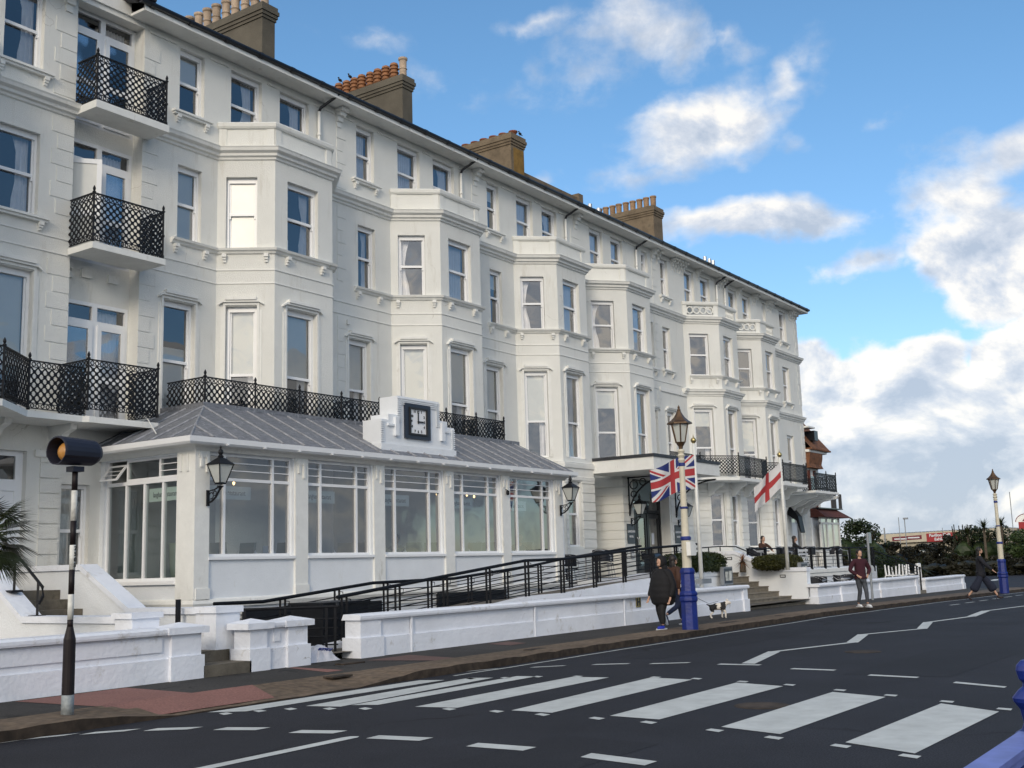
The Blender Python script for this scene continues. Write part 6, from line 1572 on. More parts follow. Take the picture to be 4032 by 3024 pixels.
def person(loc, rz, label, H=1.65, feet=((-.1, .0, 0), (.1, .0, 0)), knees=None, hands=((-.25, .05, .8), (.25, .05, .8)), elbows=None, top='coat', trs='legging', shoe='boot', hair='hair', coatlen=.5, bulk=1.0, longhair=False, wide=0, hip=.52, sit=False, hood=False, ankle=False, lean=0.0, group=None, footpitch=(0, 0), footdir=None, legw=1.0, bag=False):
    t = empty('person', (0, 0, 0), label, 'person', group)
    k = H
    hz = hip*k if not sit else hip
    if sit: torso = .30*k
    sh = hz+.30*k; nk = hz+.335*k; hd = hz+.425*k
    L = lean
    if knees is None:
        knees = tuple((f[0]*.9, (f[1])*.5+.07, (hz+f[2]+.05)/2) for f in feet)
    if elbows is None: elbows = tuple(((s*(.215*bulk)+h[0])/2+s*.05, (L+h[1])/2-.07, (sh+h[2])/2) for s, h in zip((-1, 1), hands))
    J = {'pel': (0, 0, hz, (.13, .10)), 'wst': (0, L*.4, hz+.12*k, (.115, .085)), 'chs': (0, L*.8, hz+.24*k, (.14, .10)), 'nck': (0, L, nk, .052), 'hdb': (0, L+.01, nk+.05*k, .05)}
    E = [('pel', 'wst'), ('wst', 'chs'), ('chs', 'nck'), ('nck', 'hdb')]
    for s, f, kn, h, el, nm in zip((-1, 1), feet, knees, hands, elbows, 'lr'):
        J['hp'+nm] = (s*.085, 0, hz-.03, .085); J['kn'+nm] = (*kn, .056); J['an'+nm] = (f[0], f[1], f[2]+.08, .036)
        J['sh'+nm] = (s*.165, L*.95, sh-.01, .055); J['el'+nm] = (*el, .037); J['wr'+nm] = (h[0], h[1], h[2], .024)
        dx = Vector(h)-Vector(el); dx.normalize(); hp_ = Vector(h)+dx*.06
        J['pa'+nm] = (*hp_, .026)
        E += [('pel', 'hp'+nm), ('hp'+nm, 'kn'+nm), ('kn'+nm, 'an'+nm), ('chs', 'sh'+nm), ('sh'+nm, 'el'+nm), ('el'+nm, 'wr'+nm), ('wr'+nm, 'pa'+nm)]
        side = dx.cross(Vector((0, 1, 0)));  side = side.normalized() if side.length > .1 else Vector((1, 0, 0))
        for q in range(4):
            o1 = hp_+dx*.03+side*((q-1.5)*.018); o2 = o1+dx*(.035-.004*abs(q-1.5))+Vector((0, .012, 0))
            J['f%d%s' % (q, nm)] = (*o1, .009); J['g%d%s' % (q, nm)] = (*o2, .007); E += [('pa'+nm, 'f%d%s' % (q, nm)), ('f%d%s' % (q, nm), 'g%d%s' % (q, nm))]
        th = Vector(h)+dx*.03+side*.03*s; J['t'+nm] = (*th, .010); J['u'+nm] = (*(th+dx*.03+Vector((0, .01, 0))), .008); E += [('wr'+nm, 't'+nm), ('t'+nm, 'u'+nm)]
    hc = Vector((0, L+.02, hd))
    def headfn(bm):
        ell(bm, hc, (.072, .092, .108), n=3); ell(bm, hc+Vector((0, .06, -.06)), (.045, .04, .045)); ell(bm, hc+Vector((0, .097, -.015)), (.012, .016, .022)); ell(bm, hc+Vector((0, .09, -.055)), (.025, .008, .008))
        for s in (-1, 1): ell(bm, hc+Vector((s*.073, .0, -.01)), (.01, .018, .028)); ell(bm, hc+Vector((s*.03, .083, .012)), (.012, .008, .007))
    skin('body', J, E, 'skin', t, 1, headfn)
    # hair or hood
    bm = bmesh.new(); ell(bm, hc+Vector((0, -.018, .022)), (.088, .10, .105), n=3)
    if longhair: ell(bm, hc+Vector((0, -.05, -.10)), (.085, .055, .16), n=3)
    if hood: ell(bm, hc+Vector((0, -.03, .0)), (.11, .12, .15), n=3); ell(bm, hc+Vector((0, -.06, -.13)), (.12, .09, .09), n=3)
    for v in bm.verts:
        d = v.co-hc
        if d.y > .055 and d.z < .07: v.co.y = hc.y+.055
    me = bpy.data.meshes.new('hair'); bm.to_mesh(me); bm.free(); me.materials.append(M[hair]); me.polygons.foreach_set('use_smooth', [True]*len(me.polygons)); o = bpy.data.objects.new('hood' if hood else 'hair', me); COL.objects.link(o); o.parent = t
    # coat or jacket with sleeves
    b = bulk; top_z = sh+.02; low = hz-coatlen*.35*k
    J = {'w': (0, L*.4, hz+.11*k, (.155*b, .125*b)), 'c': (0, L*.8, hz+.22*k, (.17*b, .13*b)), 'n': (0, L, nk-.015, .075), 'h': (0, 0, hz, (.175*b, .145*b)), 'l': (0, 0, low, (.17*b*(1.1 if coatlen > .4 else 1), .14*b))}
    E = [('w', 'c'), ('c', 'n'), ('w', 'h'), ('h', 'l')]
    for s, h, el, nm in zip((-1, 1), hands, elbows, 'lr'):
        J['s'+nm] = (s*.165*min(b, 1.15), L*.95, sh-.015, .075*b**.5); J['e'+nm] = (el[0], el[1], el[2], .058*b**.7); v = Vector(el).lerp(Vector(h), .9); J['q'+nm] = (*v, .045*b**.5); E += [('c', 's'+nm), ('s'+nm, 'e'+nm), ('e'+nm, 'q'+nm)]
    if sit: J.pop('l'); E = [e for e in E if 'l' not in e]
    cf = None
    if bulk > 1.5:      # a long padded coat: one soft barrel with quilted folds
        J['w'] = (0, 0, hz+.11*k, .05); J['c'] = (0, 0, sh-.06, .09); J['n'] = (0, 0, nk-.02, .08); J.pop('h'); J.pop('l'); E = [e for e in E if 'h' not in e and 'l' not in e]
        def cf(bm):
            pr = [(.52, .21, .17), (.56, .27, .22), (.66, .315, .255), (.80, .325, .265), (.93, .315, .26), (1.05, .30, .24), (1.15, .275, .21), (1.23, .22, .16), (1.29, .13, .11), (1.33, .08, .08)]
            rings = []; rr = random.Random(4)
            for i in range(28):
                z = .52+(1.33-.52)*i/27
                for a_, b_ in zip(pr[:-1], pr[1:]):
                    if a_[0] <= z <= b_[0]: f_ = (z-a_[0])/(b_[0]-a_[0]); rx = a_[1]+(b_[1]-a_[1])*f_; ry = a_[2]+(b_[2]-a_[2])*f_
                q_ = 1+.018*math.sin(z*46); rings.append([bm.verts.new((rx*q_*math.cos(2*PI*j/28)*(1+.02*math.sin(j*3+z*5)), ry*q_*math.sin(2*PI*j/28), z*k/1.56)) for j in range(28)])
            for i in range(27):
                for j in range(28): bm.faces.new((rings[i][j], rings[i][(j+1) % 28], rings[i+1][(j+1) % 28], rings[i+1][j]))
            bm.faces.new(list(reversed(rings[0])))
    skin('jacket', J, E, top, t, 2, cf)
    # trousers
    J = {'p': (0, 0, hz, (.14, .12))}; E = []
    for s, f, kn, nm in zip((-1, 1), feet, knees, 'lr'):
        J['h'+nm] = (s*.085, 0, hz-.06, .10*legw); J['k'+nm] = (*kn, (.068+wide*.05)*legw)
        v = Vector(kn).lerp(Vector((f[0], f[1], f[2]+.08)), .55 if ankle else .93); J['a'+nm] = (*v, .050*legw+wide*.09)
        E += [('p', 'h'+nm), ('h'+nm, 'k'+nm), ('k'+nm, 'a'+nm)]
    skin('trousers', J, E, trs, t)
    for s, f, nm, pt in zip((-1, 1), feet, 'lr', footpitch):
        fd = Vector((0, 1, 0)) if footdir is None else Vector(footdir).normalized()
        d = Vector((fd.x*math.cos(pt), fd.y*math.cos(pt), math.sin(pt))); a = Vector((f[0], f[1], f[2]+.045))
        J = {'a': (*a, .045), 'h': (*(a-d*.05+Vector((0, 0, -.005))), .040), 'm': (*(a+d*.09+Vector((0, 0, -.008))), (.042, .036)), 't': (*(a+d*.165+Vector((0, 0, -.012))), (.036, .026)), 'u': (f[0], f[1], f[2]+(.17 if shoe == 'boot' else .09), .045)}
        o = skin('shoe', J, [('a', 'h'), ('a', 'm'), ('m', 't'), ('a', 'u')], shoe, t)
        if shoe == 'boot':
            m = MB(); h = a-d*.06; m.tube([(h.x, h.y, f[2]+.03), (h.x, h.y, f[2]-.03)], .014, 6); m.build('heel', 'boot', t)
        else:
            m = MB(); sd = Vector((d.y, -d.x, 0)); sd = sd.normalized() if sd.length > .01 else Vector((1, 0, 0)); up = sd.cross(d)*(1)
            if up.z < 0: up = -up
            lo = a-up*.045
            P = [(-.085, -.036), (-.085, .036), (.02, .044), (.12, .046), (.19, .03), (.19, -.03), (.12, -.046), (.02, -.044)]
            m.prism([(u, v) for u, v in P], lambda u, v, w_: tuple(lo+d*u+sd*v+up*w_), -.012, .014); m.build('sole', 'sole', t)
    t.location = loc; t.rotation_euler.z = rz
    return t
# facing: local +y is forward; rz=-pi/2 faces +X, rz=+pi/2 faces -X
person((22.80, 11.87, .11), PI/2-.35, 'person in a bulky black coat and bright blue trainers beside the blue lamp post base', H=1.56, feet=((-.09, .12, 0), (.10, -.06, 0)), top='coat', trs='legging', shoe='shoeblue', coatlen=.80, bulk=1.75, hood=True, hair='coat', hands=((-.33, .10, .66), (.33, .12, .68)), elbows=((-.34, -.02, .92), (.34, -.02, .92)), legw=1.35)
person((24.45, 12.42, .11), -PI/2-.4, 'person in a brown jacket and dark jeans stepping right behind the lamp post', H=1.60, feet=((-.09, .28, 0), (.09, -.36, .16)), knees=((-.09, .22, .46), (.09, .02, .44)), top='brown', trs='jeans', shoe='jeans', coatlen=.25, bulk=1.12, hair='hair', hands=((-.22, .35, .98), (.22, -.05, .80)), footpitch=(0, -1.25), longhair=True)
person((33.80, 10.99, .09), PI/2+.9, 'person in a maroon top, grey jeans and white trainers walking along the kerb', H=1.66, feet=((-.07, .16, 0), (.06, -.12, .0)), top='maroon', trs='greyjeans', shoe='whiteplastic', coatlen=.15, bulk=1.22, hood=False, hands=((-.17, .12, .92), (.17, .12, .92)), elbows=((-.34, -.02, 1.08), (.34, -.02, 1.08)), longhair=True)
person((43.2, 9.70, -.10), -PI+.3, 'person in dark jacket, wide cropped trousers and heeled boots striding off the kerb', H=1.84, feet=((-.07, .52, .03), (.07, -.50, .06)), knees=((-.08, .30, .50), (.09, -.18, .50)), top='navycoat', trs='navytr', shoe='boot', coatlen=.35, bulk=1.3, wide=1.7, ankle=True, hands=((-.34, .12, .98), (.30, .40, 1.02)), footpitch=(.05, -.6), longhair=True)
SIT = dict(hip=.50, sit=True, feet=((-.12, .50, 0), (.12, .48, 0)), knees=((-.12, .42, .48), (.12, .42, .48)), hands=((-.15, .38, .72), (.15, .38, .74)), shoe='boot')
person((41.9, 17.35, 1.15), PI-.5, 'person with dark hair seated on the terrace in front of the cloud-reflecting window', H=1.62, top='brown', trs='jeans', longhair=True, **SIT)
person((45.1, 17.3, 1.15), PI+.4, 'person in black seated on the terrace near the side door', H=1.66, top='coat', trs='legging', longhair=True, **SIT)
person((25.0, 17.85, 1.1), -PI/2-.5, 'seated diner in a dark jacket at the left of the last restaurant window', H=1.62, top='suit', trs='legging', hair='seat_green', **SIT)
person((26.15, 18.0, 1.1), PI/2+.5, 'larger bald diner in a blue jacket at the right of the last restaurant window', H=1.74, top='suit', trs='legging', hair='skin', bulk=1.15, **SIT)
person((20.9, 18.0, 1.1), PI/2+.4, 'seated diner reading a white menu behind the middle restaurant window', H=1.66, top='suit', trs='legging', hair='hair', **SIT)

# dog, facing +X
t = empty('dog', (27.25, 12.62, .1), 'small white dog with black patches on the pavement by the long white wall', 'dog'); t.rotation_euler.z = -.85
J = {'b': (0, 0, .30, (.095, .10)), 'r': (-.15, 0, .30, .085), 's': (.13, 0, .32, .095), 'n': (.21, 0, .37, .065), 'h': (.27, 0, .405, .068), 'z': (.33, 0, .385, .040), 'z2': (.355, 0, .378, .032),
     't': (-.22, 0, .33, .022), 't2': (-.30, 0, .37, .012)}
E = [('b', 'r'), ('b', 's'), ('s', 'n'), ('n', 'h'), ('h', 'z'), ('z', 'z2'), ('r', 't'), ('t', 't2')]
for s, nm in ((-.07, 'l'), (.07, 'r')):
    ox = .03 if nm == 'l' else -.02
    J['a'+nm] = (.14, s, .24, .045); J['c'+nm] = (.15+ox, s, .13, .026); J['d'+nm] = (.14+ox, s, .03, .022); J['p'+nm] = (.17+ox, s, .015, .020)
    J['e'+nm] = (-.17, s, .24, .055); J['f'+nm] = (-.12-ox, s, .16, .034); J['g'+nm] = (-.20-ox, s, .10, .022); J['i'+nm] = (-.18-ox, s, .03, .020); J['j'+nm] = (-.15-ox, s, .014, .019)
    E += [('s', 'a'+nm), ('a'+nm, 'c'+nm), ('c'+nm, 'd'+nm), ('d'+nm, 'p'+nm), ('r', 'e'+nm), ('e'+nm, 'f'+nm), ('f'+nm, 'g'+nm), ('g'+nm, 'i'+nm), ('i'+nm, 'j'+nm)]
def ears(bm):
    for s in (-1, 1): ell(bm, Vector((.25, s*.05, .46)), (.018, .012, .03))
o = skin('body', J, E, ['dogwhite', 'dogblack', 'dogpink'], t, 2, ears)
for p in o.data.polygons:
    c = p.center
    if (c.z > .17 and c.x < -.05 and not (c.z < .24 and c.x > -.1)) or (.045 < c.x < .19 and c.z > .22): p.material_index = 1
    if c.z < .235 and -.1 < c.x < .1 and abs(c.y) < .06 and c.z > .17: p.material_index = 2
t2 = empty('dog_lead', (26, 12.5, .6), 'thin grey dog lead running from the dog back to the walker', 'lead'); m = MB(); m.tube([(27.28, 12.62, .53), (26.6, 12.56, .50), (25.6, 12.48, .72), (24.85, 12.55, 1.03)], .007, 5); m.build('strap', 'greymetal', t2)

# birds on the chimneys
def bird(x, y, z, lab):
    t = empty('bird', (x, y, z), lab, 'bird', 'small birds on the chimneys'); bm = bmesh.new(); ell(bm, Vector((x, y, z+.09)), (.09, .045, .05)); ell(bm, Vector((x-.07, y, z+.15)), (.03, .028, .03)); ell(bm, Vector((x+.11, y, z+.06)), (.06, .02, .012)); ell(bm, Vector((x-.11, y, z+.15)), (.02, .006, .006)); ell(bm, Vector((x, y+.015, z+.03)), (.006, .006, .04)); ell(bm, Vector((x, y-.015, z+.03)), (.006, .006, .04))
    me = bpy.data.meshes.new('body'); bm.to_mesh(me); bm.free(); me.materials.append(M['hair']); o = bpy.data.objects.new('body', me); COL.objects.link(o); o.parent = t; o.matrix_parent_inverse = t.matrix_basis.inverted()
bird(26.1, 24.7, 17.70, 'small dark bird on the far louvred pot of the second chimney'); bird(26.1, 24.25, 17.70, 'small dark bird behind the third louvred pot of the second chimney'); bird(32.35, 21.72, 17.0, 'small dark bird on the corner of the lichen-stained chimney')

# ================================================================== VEGETATION
def leafcloud(m, rn, cx, cy, cz, rx, ry, rz, n, s, flat=.5):
    for i in range(n):
        u, v, w = rn.gauss(0, 1), rn.gauss(0, 1), rn.gauss(0, 1); d = math.sqrt(u*u+v*v+w*w)+1e-6; r = rn.uniform(.72, 1.05)
        p = Vector((cx+rx*u/d*r, cy+ry*v/d*r, cz+rz*w/d*r)); q = s*rn.uniform(.5, 1.4)
        ax = Vector((rn.uniform(-1, 1), rn.uniform(-1, 1), rn.uniform(-.7, .7))).normalized(); bx = ax.cross(Vector((rn.uniform(-1, 1), rn.uniform(-1, 1), rn.uniform(-1, 1)))).normalized()*flat
        m.quad(p-ax*q, p+bx*q, p+ax*q, p-bx*q)
def bush(name, cx, cy, z0, ry, h, mt, label, cat, seed, n=60, leaf=.10, rx=None, group=None, per=110, trunk=True):
    rn = random.Random(seed); rx = rx or ry; t = empty(name, (cx, cy, z0), label, cat, group); m = MB()
    for i in range(n):
        a = rn.uniform(0, 2*PI); r = math.sqrt(rn.uniform(0, 1)); hh = rn.uniform(.05, 1)
        env = math.sqrt(max(0, 1-(max(0, hh-.35)/.65)**2)); s = rn.uniform(.14, .26)*min(ry, h*.5)
        leafcloud(m, rn, cx+rx*r*env*math.cos(a), cy+ry*r*env*math.sin(a), z0+h*(hh*.9), s*1.2, s*1.2, s, per, leaf)
    for i in range(9):
        a = rn.uniform(0, 2*PI); r = rn.uniform(.1, .55); hh = rn.uniform(.12, .52); b_ = bmesh.new(); bmesh.ops.create_icosphere(b_, subdivisions=2, radius=1)
        q0 = len(m.v); c_ = (cx+rx*r*math.cos(a), cy+ry*r*math.sin(a), z0+h*hh); s_ = (rx*.34, ry*.34, h*.19)
        m.add([tuple(c_[k]+v.co[k]*s_[k]*rn.uniform(.8, 1.15) for k in range(3)) for v in b_.verts], [tuple(v.index for v in f.verts) for f in b_.faces]); b_.free()
    m.build('foliage', mt, t)
    if trunk:
        b = MB()
        for i in range(5):
            a = rn.uniform(0, 2*PI); b.tube([(cx, cy, z0-.1), (cx+rx*.2*math.cos(a), cy+ry*.2*math.sin(a), z0+h*.4), (cx+rx*.6*math.cos(a), cy+ry*.6*math.sin(a), z0+h*.8)], [.09, .05, .02], 6)
        b.build('branches', 'bark', t)
    return t
G = 'shrubs and trees beyond the side road'
bush('tree', 78, 25.3, -.2, 2.0, 4.35, 'leafdark', 'dark evergreen tree beside the brown tiled house, in front of the white sign board', 'tree', 21, 70, .11, rx=2.4, group=G, per=90)
bush('shrub', 82, 24.2, -.2, 1.9, 2.7, 'leafbrown', 'brownish bush at the right foot of the dark evergreen tree', 'bush', 22, 60, .10, rx=2, group=G)
bush('shrub', 76, 26.6, -.2, 1.9, 2.3, 'leafbrown', 'brown low bush next to the tiled house bay window', 'bush', 23, 50, .10, group=G)
LB = [(98, 29.6, 2.3, 2.6, 'leafbrown', 'low dark bush left of the cafe window'), (100, 26.6, 2.3, 2.75, 'leafbrown', 'round olive brown bush below the red cafe sign'), (98, 24.2, 2.2, 3.3, 'leafbrown', 'brown bush just right of the red cafe sign'), (98, 22.2, 2.2, 4.0, 'leafdark', 'dark bush under the spiky palms'), (99, 20.0, 2.3, 4.1, 'leafdark', 'dark bush behind the far lamp post'), (97, 17.8, 2.3, 3.7, 'leafgreen', 'green bush right of the far lamp post'), (95, 15.7, 2.1, 3.4, 'leafgreen', 'green bush at the right edge under the pavilion sign'), (95, 13.6, 2.0, 2.5, 'leafgreen', 'small green bush outside the right edge')]
for i, (x, y, r, h, mt, lb) in enumerate(LB): bush('shrub', x, y, -.2, r, h, mt, lb, 'bush', 30+i, 55, .11, group=G)
LB = [(93, 31.5, 2.4, 1.6), (92, 28.2, 2.4, 1.7), (92, 25.2, 2.4, 1.7), (92, 22.3, 2.4, 1.8), (92, 19.2, 2.4, 1.8), (91, 16.4, 2.2, 1.7), (90, 13.9, 2.0, 1.5)]
names = ['left end', 'second from the left', 'third from the left', 'middle', 'behind the striding walker', 'behind the far lamp post', 'right end']
for i, (x, y, r, h) in enumerate(LB): bush('hedge', x, y, -.25, r, h, 'leafbrown', 'dark low hedge beyond the side road, %s section' % names[i], 'hedge', 50+i, 45, .10, group='low dark hedge sections', trunk=False)
def spiky(cx, cy, z0, h, r, lab, seed, n=80, mt='palm', name='palm_tree', cat='palm', grp=None, w=.05):
    rn = random.Random(seed); t = empty(name, (cx, cy, z0), lab, cat, grp); m = MB(); zc = z0+h
    for i in range(n):
        a = rn.uniform(0, 2*PI); e = rn.uniform(-.5, 1.4); L = r*rn.uniform(.7, 1.1); p = [Vector((cx, cy, zc))]; d = Vector((math.cos(a)*math.cos(e), math.sin(a)*math.cos(e), math.sin(e)))
        for k in range(1, 4): p.append(Vector((cx, cy, zc))+d*L*k/3+Vector((0, 0, -.25*L*(k/3)**2)))
        sd = d.cross(Vector((0, 0, 1))).normalized()*w
        for k in range(3): m.quad(p[k]-sd*(1-k/3.2), p[k+1]-sd*(1-(k+1)/3.2), p[k+1]+sd*(1-(k+1)/3.2), p[k]+sd*(1-k/3.2))
    m.build('crown', mt, t); b = MB(); b.tube([(cx, cy, z0), (cx+.05, cy, zc)], [.12, .09], 8); b.build('trunk', 'bark', t)
spiky(96, 21.0, -.2, 3.7, 1.1, 'spiky palm above the dark bushes left of the far lamp post', 3, grp='spiky palms')
spiky(97, 19.9, -.2, 3.9, 1.0, 'spiky palm closest to the far lamp post', 4, grp='spiky palms')
spiky(97, 22.5, -.2, 3.3, 1.0, 'lower spiky palm at the left of the palm group', 5, grp='spiky palms')
spiky(60, 16.4, -.1, .9, .9, 'low spiky plant behind the upturned white chairs', 6, 50, name='spiky_plant', cat='plant')
spiky(33.9+2.6, 15.9, 1.15, .35, .42, 'small reddish spiky plant beside the seated person at the top of the steps', 7, 70, 'dead', 'spiky_plant', 'plant', w=.018)
hedge(56.5, 58.5, 16.5, 18.4, -.1, 1.5, 'leafdark', 'rounded dark hedge behind the upturned white chairs', 7000, 9, .05)
# feathery seed heads
m = MB(); rn = random.Random(2)
for i in range(14): y = 23.0+rn.uniform(-.7, .6); m.tube([(97, y, 2), (97, y+rn.uniform(-.1, .1), 3.4+rn.uniform(0, .6))], [.015, .04], 5)
tag(m.build('reed_plumes', 'leafbrown'), 'thin brown reed plumes rising left of the spiky palms', 'reeds')
# palm fronds at the left edge
def frond_palm(cx, cy, zc, lab):
    t = empty('fan_palm', (cx, cy, .2), lab, 'palm'); rn = random.Random(8); m = MB(); st = MB()
    for i in range(26):
        a = rn.uniform(-2.6, 1.3); e = rn.uniform(-.75, .75); L = rn.uniform(.55, .80); c = Vector((cx, cy, zc)); d = Vector((math.cos(a)*math.cos(e), math.sin(a)*math.cos(e), math.sin(e)))
        hub = c+d*L*.62+Vector((0, 0, -.05)); st.tube([c, hub], [.018, .01], 5)
        sd = d.cross(Vector((0, 0, 1))).normalized(); up = sd.cross(d).normalized()
        for k in range(24):
            f = (k-11.5)/11.5*1.35; dd = (d*math.cos(f)+sd*math.sin(f)+up*.12).normalized(); l = .56*(1-.22*abs(f)/1.35)*rn.uniform(.9, 1.05); tip = hub+dd*l+Vector((0, 0, -.16*l-.05*abs(f))); mid = hub+dd*l*.55; w = dd.cross(up).normalized()*.013
            m.quad(hub, mid-w, tip, mid+w)
    m.build('fronds', 'palm', t); st.build('stems', 'palm', t); b = MB(); b.tube([(cx, cy, .2), (cx+.03, cy, zc)], [.14, .11], 10); b.build('trunk', 'bark', t)
frond_palm(8.35, 14.6, 2.22, 'fan palm with dark drooping fronds at the left edge by the white door')

# ================================================================== BUILDINGS AT THE RIGHT
t = empty('tiled_house', (56, 22, 0), 'brown tile-hung house with orange clay roof and white bay window, right of the hotel', 'house')
m = MB(); m.box(54.47, 56.3, 20.3, 29, 3.9, 7.0); m.build('tile_hung_wall', 'tilered', t)
m = MB(); m.box(54.47, 57.6, 19.9, 29, 0, 3.5); m.build('wall', 'stucco2', t)
m = MB(); m.add([(54.47, 19.7, 6.98), (57.25, 19.7, 6.98), (56.95, 21.0, 8.65), (54.47, 21.0, 8.65), (57.25, 29, 6.98), (56.95, 29, 8.65)], [(0, 1, 2, 3), (1, 4, 5, 2), (3, 2, 5)]); m.box(54.47, 57.28, 19.66, 29, 6.90, 6.98); rr = m.build('clay_roof', 'tile', t)
m = MB(); m.box(54.9, 55.5, 21.5, 22.3, 8.4, 9.2); m.build('chimney', 'tilered', t)
m = MB(); m.box(55.25, 55.75, 19.75, 20.6, 7.4, 7.9); m.build('dormer', 'doorblack', t)
m = MB(); m.box(54.47, 57.0, 19.8, 20.3, 6.78, 6.90); m.box(54.47, 55.4, 19.75, 20.3, 8.0, 8.08); m.box(54.47, 56.4, 20.1, 20.3, 3.86, 6.0); m.build('white_boards', 'trim', t)
m = MB(); m.prism([(0, 6.75), (.75, 6.75), (.72, 6.5), (.62, 6.2), (.75, 6.0), (0, 6.0)], lambda u, v, d: (54.5+d, 20.3-u*.7, v), 0, 1.8); m.build('oriel_bay', 'tile', t)
m = MB()
for x in (54.8, 55.6): m.box(x, x+.12, 19.98, 20.1, 4.0, 5.9)
m.build('timber_posts', 'tilered', t)
m = MB(); m.box(54.8, 55.7, 20.02, 20.08, 4.3, 5.6); m.build('window', 'glassdark', t)
m = MB(); m.hexa([(54.47, 19.2, 3.52), (58.4, 19.2, 3.52), (58.4, 22, 3.52), (54.47, 22, 3.52), (54.47, 19.7, 3.95), (57.6, 19.7, 3.95), (57.6, 22, 3.95), (54.47, 22, 3.95)]); m.build('bay_roof', 'tilered', t)
m = MB(); m.box(54.47, 58.0, 19.5, 22, 3.95, 4.0); m.build('balcony_deck', 'doorblack', t)
m = MB(); m.box(56.4, 57.05, 19.5, 19.56, 4.0, 4.9); m.build('timber_screen', 'weathered', t); m = MB(); m.box(57.55, 57.9, 19.5, 19.56, 4.0, 4.75); m.build('timber_screen', 'weathered', t)
FB = Fr(54.5, 19.5, 57.3, 19.5); FB2 = Fr(57.3, 19.5, 58.1, 20.3)
m = MB(); m.fbox(FB, 0, 2.8, -.2, 0, 0, 1.95); m.fbox(FB2, 0, FB2.len, -.2, 0, 0, 1.95)
for F, xs_ in ((FB, (0, .9, 1.8, 2.7)), (FB2, (0, .95))):
    for a in xs_: m.fbox(F, a, a+.09, -.08, .01, 1.95, 3.5)
    m.fbox(F, 0, F.len, -.08, .02, 3.17, 3.27); m.fbox(F, 0, F.len, -.08, .02, 1.95, 2.05); m.fbox(F, 0, F.len, -.08, .01, 3.44, 3.52)
bw = m.build('bay_window', 'trim', t)
m = MB(); 
for F in (FB, FB2): m.quad(F.P(.05, -.03, 2.0), F.P(F.len, -.03, 2.0), F.P(F.len, -.03, 3.45), F.P(.05, -.03, 3.45))
m.build('pane', 'glass', bw)
m = MB(); m.quad(FB.P(.05, -.12, 2.0), FB.P(2.7, -.12, 2.0), FB.P(2.7, -.12, 3.16), FB.P(.05, -.12, 3.16)); m.build('blind', 'curtain', bw)
# pavilion building beyond the hedge
def FP_(y0, y1, x=112): return Fr(x, y0, x, y1)
t = empty('pavilion_building', (114, 29, -.2), 'low flat-roofed cream building with red and maroon signs beyond the hedge', 'building')
F = Fr(112, 34.4, 112, 22.5)
m = MB(); m.fbox(F, 0, 11.9, -8, 0, -.2, 2.7); m.build('wall', 'creamwall', t)
m = MB(); m.hexa([F.P(-.3, .4, 2.62), F.P(12, .4, 2.85), F.P(12, -8, 2.85), F.P(-.3, -8, 2.62), F.P(.2, .4, 3.52), F.P(12, .4, 3.72), F.P(12, -8, 3.72), F.P(.2, -8, 3.52)]); m.build('fascia', 'creamwall', t)
m = MB()
for i in range(34): a = .3+i*.34; m.tube([F.P(a, .3, 3.55+a*.016), F.P(a, -7.8, 3.55+a*.016)], .07, 5)
m.build('corrugated_roof', 'greymetal', t)
m = MB(); m.fbox(F, 3.9, 5.8, .0, .05, 1.0, 2.5); m.build('window', 'glassdark', t)
m = MB()
for a in (3.9, 4.8, 5.7): m.fbox(F, a, a+.1, .05, .09, .9, 2.5)
m.fbox(F, 3.9, 5.8, .05, .09, 1.7, 1.78); m.build('window_frame', 'trim', t)
s = empty('cafe_sign', F.P(6.1, .45, 2.9), 'red cafe sign with white lettering on the low cream building', 'sign'); m = MB(); m.hexa([F.P(4.75, .42, 2.66), F.P(7.55, .42, 2.72), F.P(7.55, .405, 2.72), F.P(4.75, .405, 2.66), F.P(4.75, .42, 3.46), F.P(7.55, .42, 3.5), F.P(7.55, .405, 3.5), F.P(4.75, .405, 3.46)]); m.build('panel', 'redsign', s)
text('lettering', 'Pavilion Café', .38, 'ltext', F.P(6.0, .44, 3.27), (0, -1, .02), (0, 0, 1), s, bold=.012); text('lettering', 'Exhibition', .36, 'ltext', F.P(6.2, .44, 2.9), (0, -1, .02), (0, 0, 1), s, bold=.012)
s = empty('maroon_sign', F.P(3, .45, 2.9), 'long maroon sign with pale lettering left of the red cafe sign', 'sign'); m = MB(); m.hexa([F.P(1.5, .42, 2.86), F.P(4.3, .42, 2.96), F.P(4.3, .405, 2.96), F.P(1.5, .405, 2.86), F.P(1.5, .42, 3.24), F.P(4.3, .42, 3.34), F.P(4.3, .405, 3.34), F.P(1.5, .405, 3.24)]); m.build('panel', 'maroonsign', s)
m = MB(); m.fbox(F, 1.7, 2.9, .43, .435, 2.98, 3.10); m.fbox(F, 3.0, 4.1, .43, .435, 3.06, 3.18); m.build('lettering_band', 'ltext', s)
s = empty('pavilion_sign', (116, 20.5, 3.4), 'long red sign with white capitals and an arched emblem at the right edge', 'sign')
F2 = Fr(116, 22.2, 116, 14); m = MB(); m.fbox(F2, 0, 8.2, 0, .1, 3.62, 4.28); m.build('panel', 'redsign', s); text('lettering', 'PAVILION', .66, 'ltext', F2.P(2.0, .12, 3.93), (0, -1, 0), (0, 0, 1), s, bold=.02, align='CENTER')
m = MB(); n = 12; m.prism([(-.95, 4.28)]+[(.95*math.cos(PI-PI*i/n), 4.28+.72*math.sin(PI*i/n)) for i in range(n+1)], lambda u, v, d: F2.P(.75+u, d, v), 0, .1); m.build('arch', 'trim', s)
m = MB(); m.tube([F2.P(.75+.98*math.cos(PI*i/n), .05, 4.28+.75*math.sin(PI*i/n)) for i in range(n+1)], .05, 6); m.build('arch_rim', 'maroonsign', s)
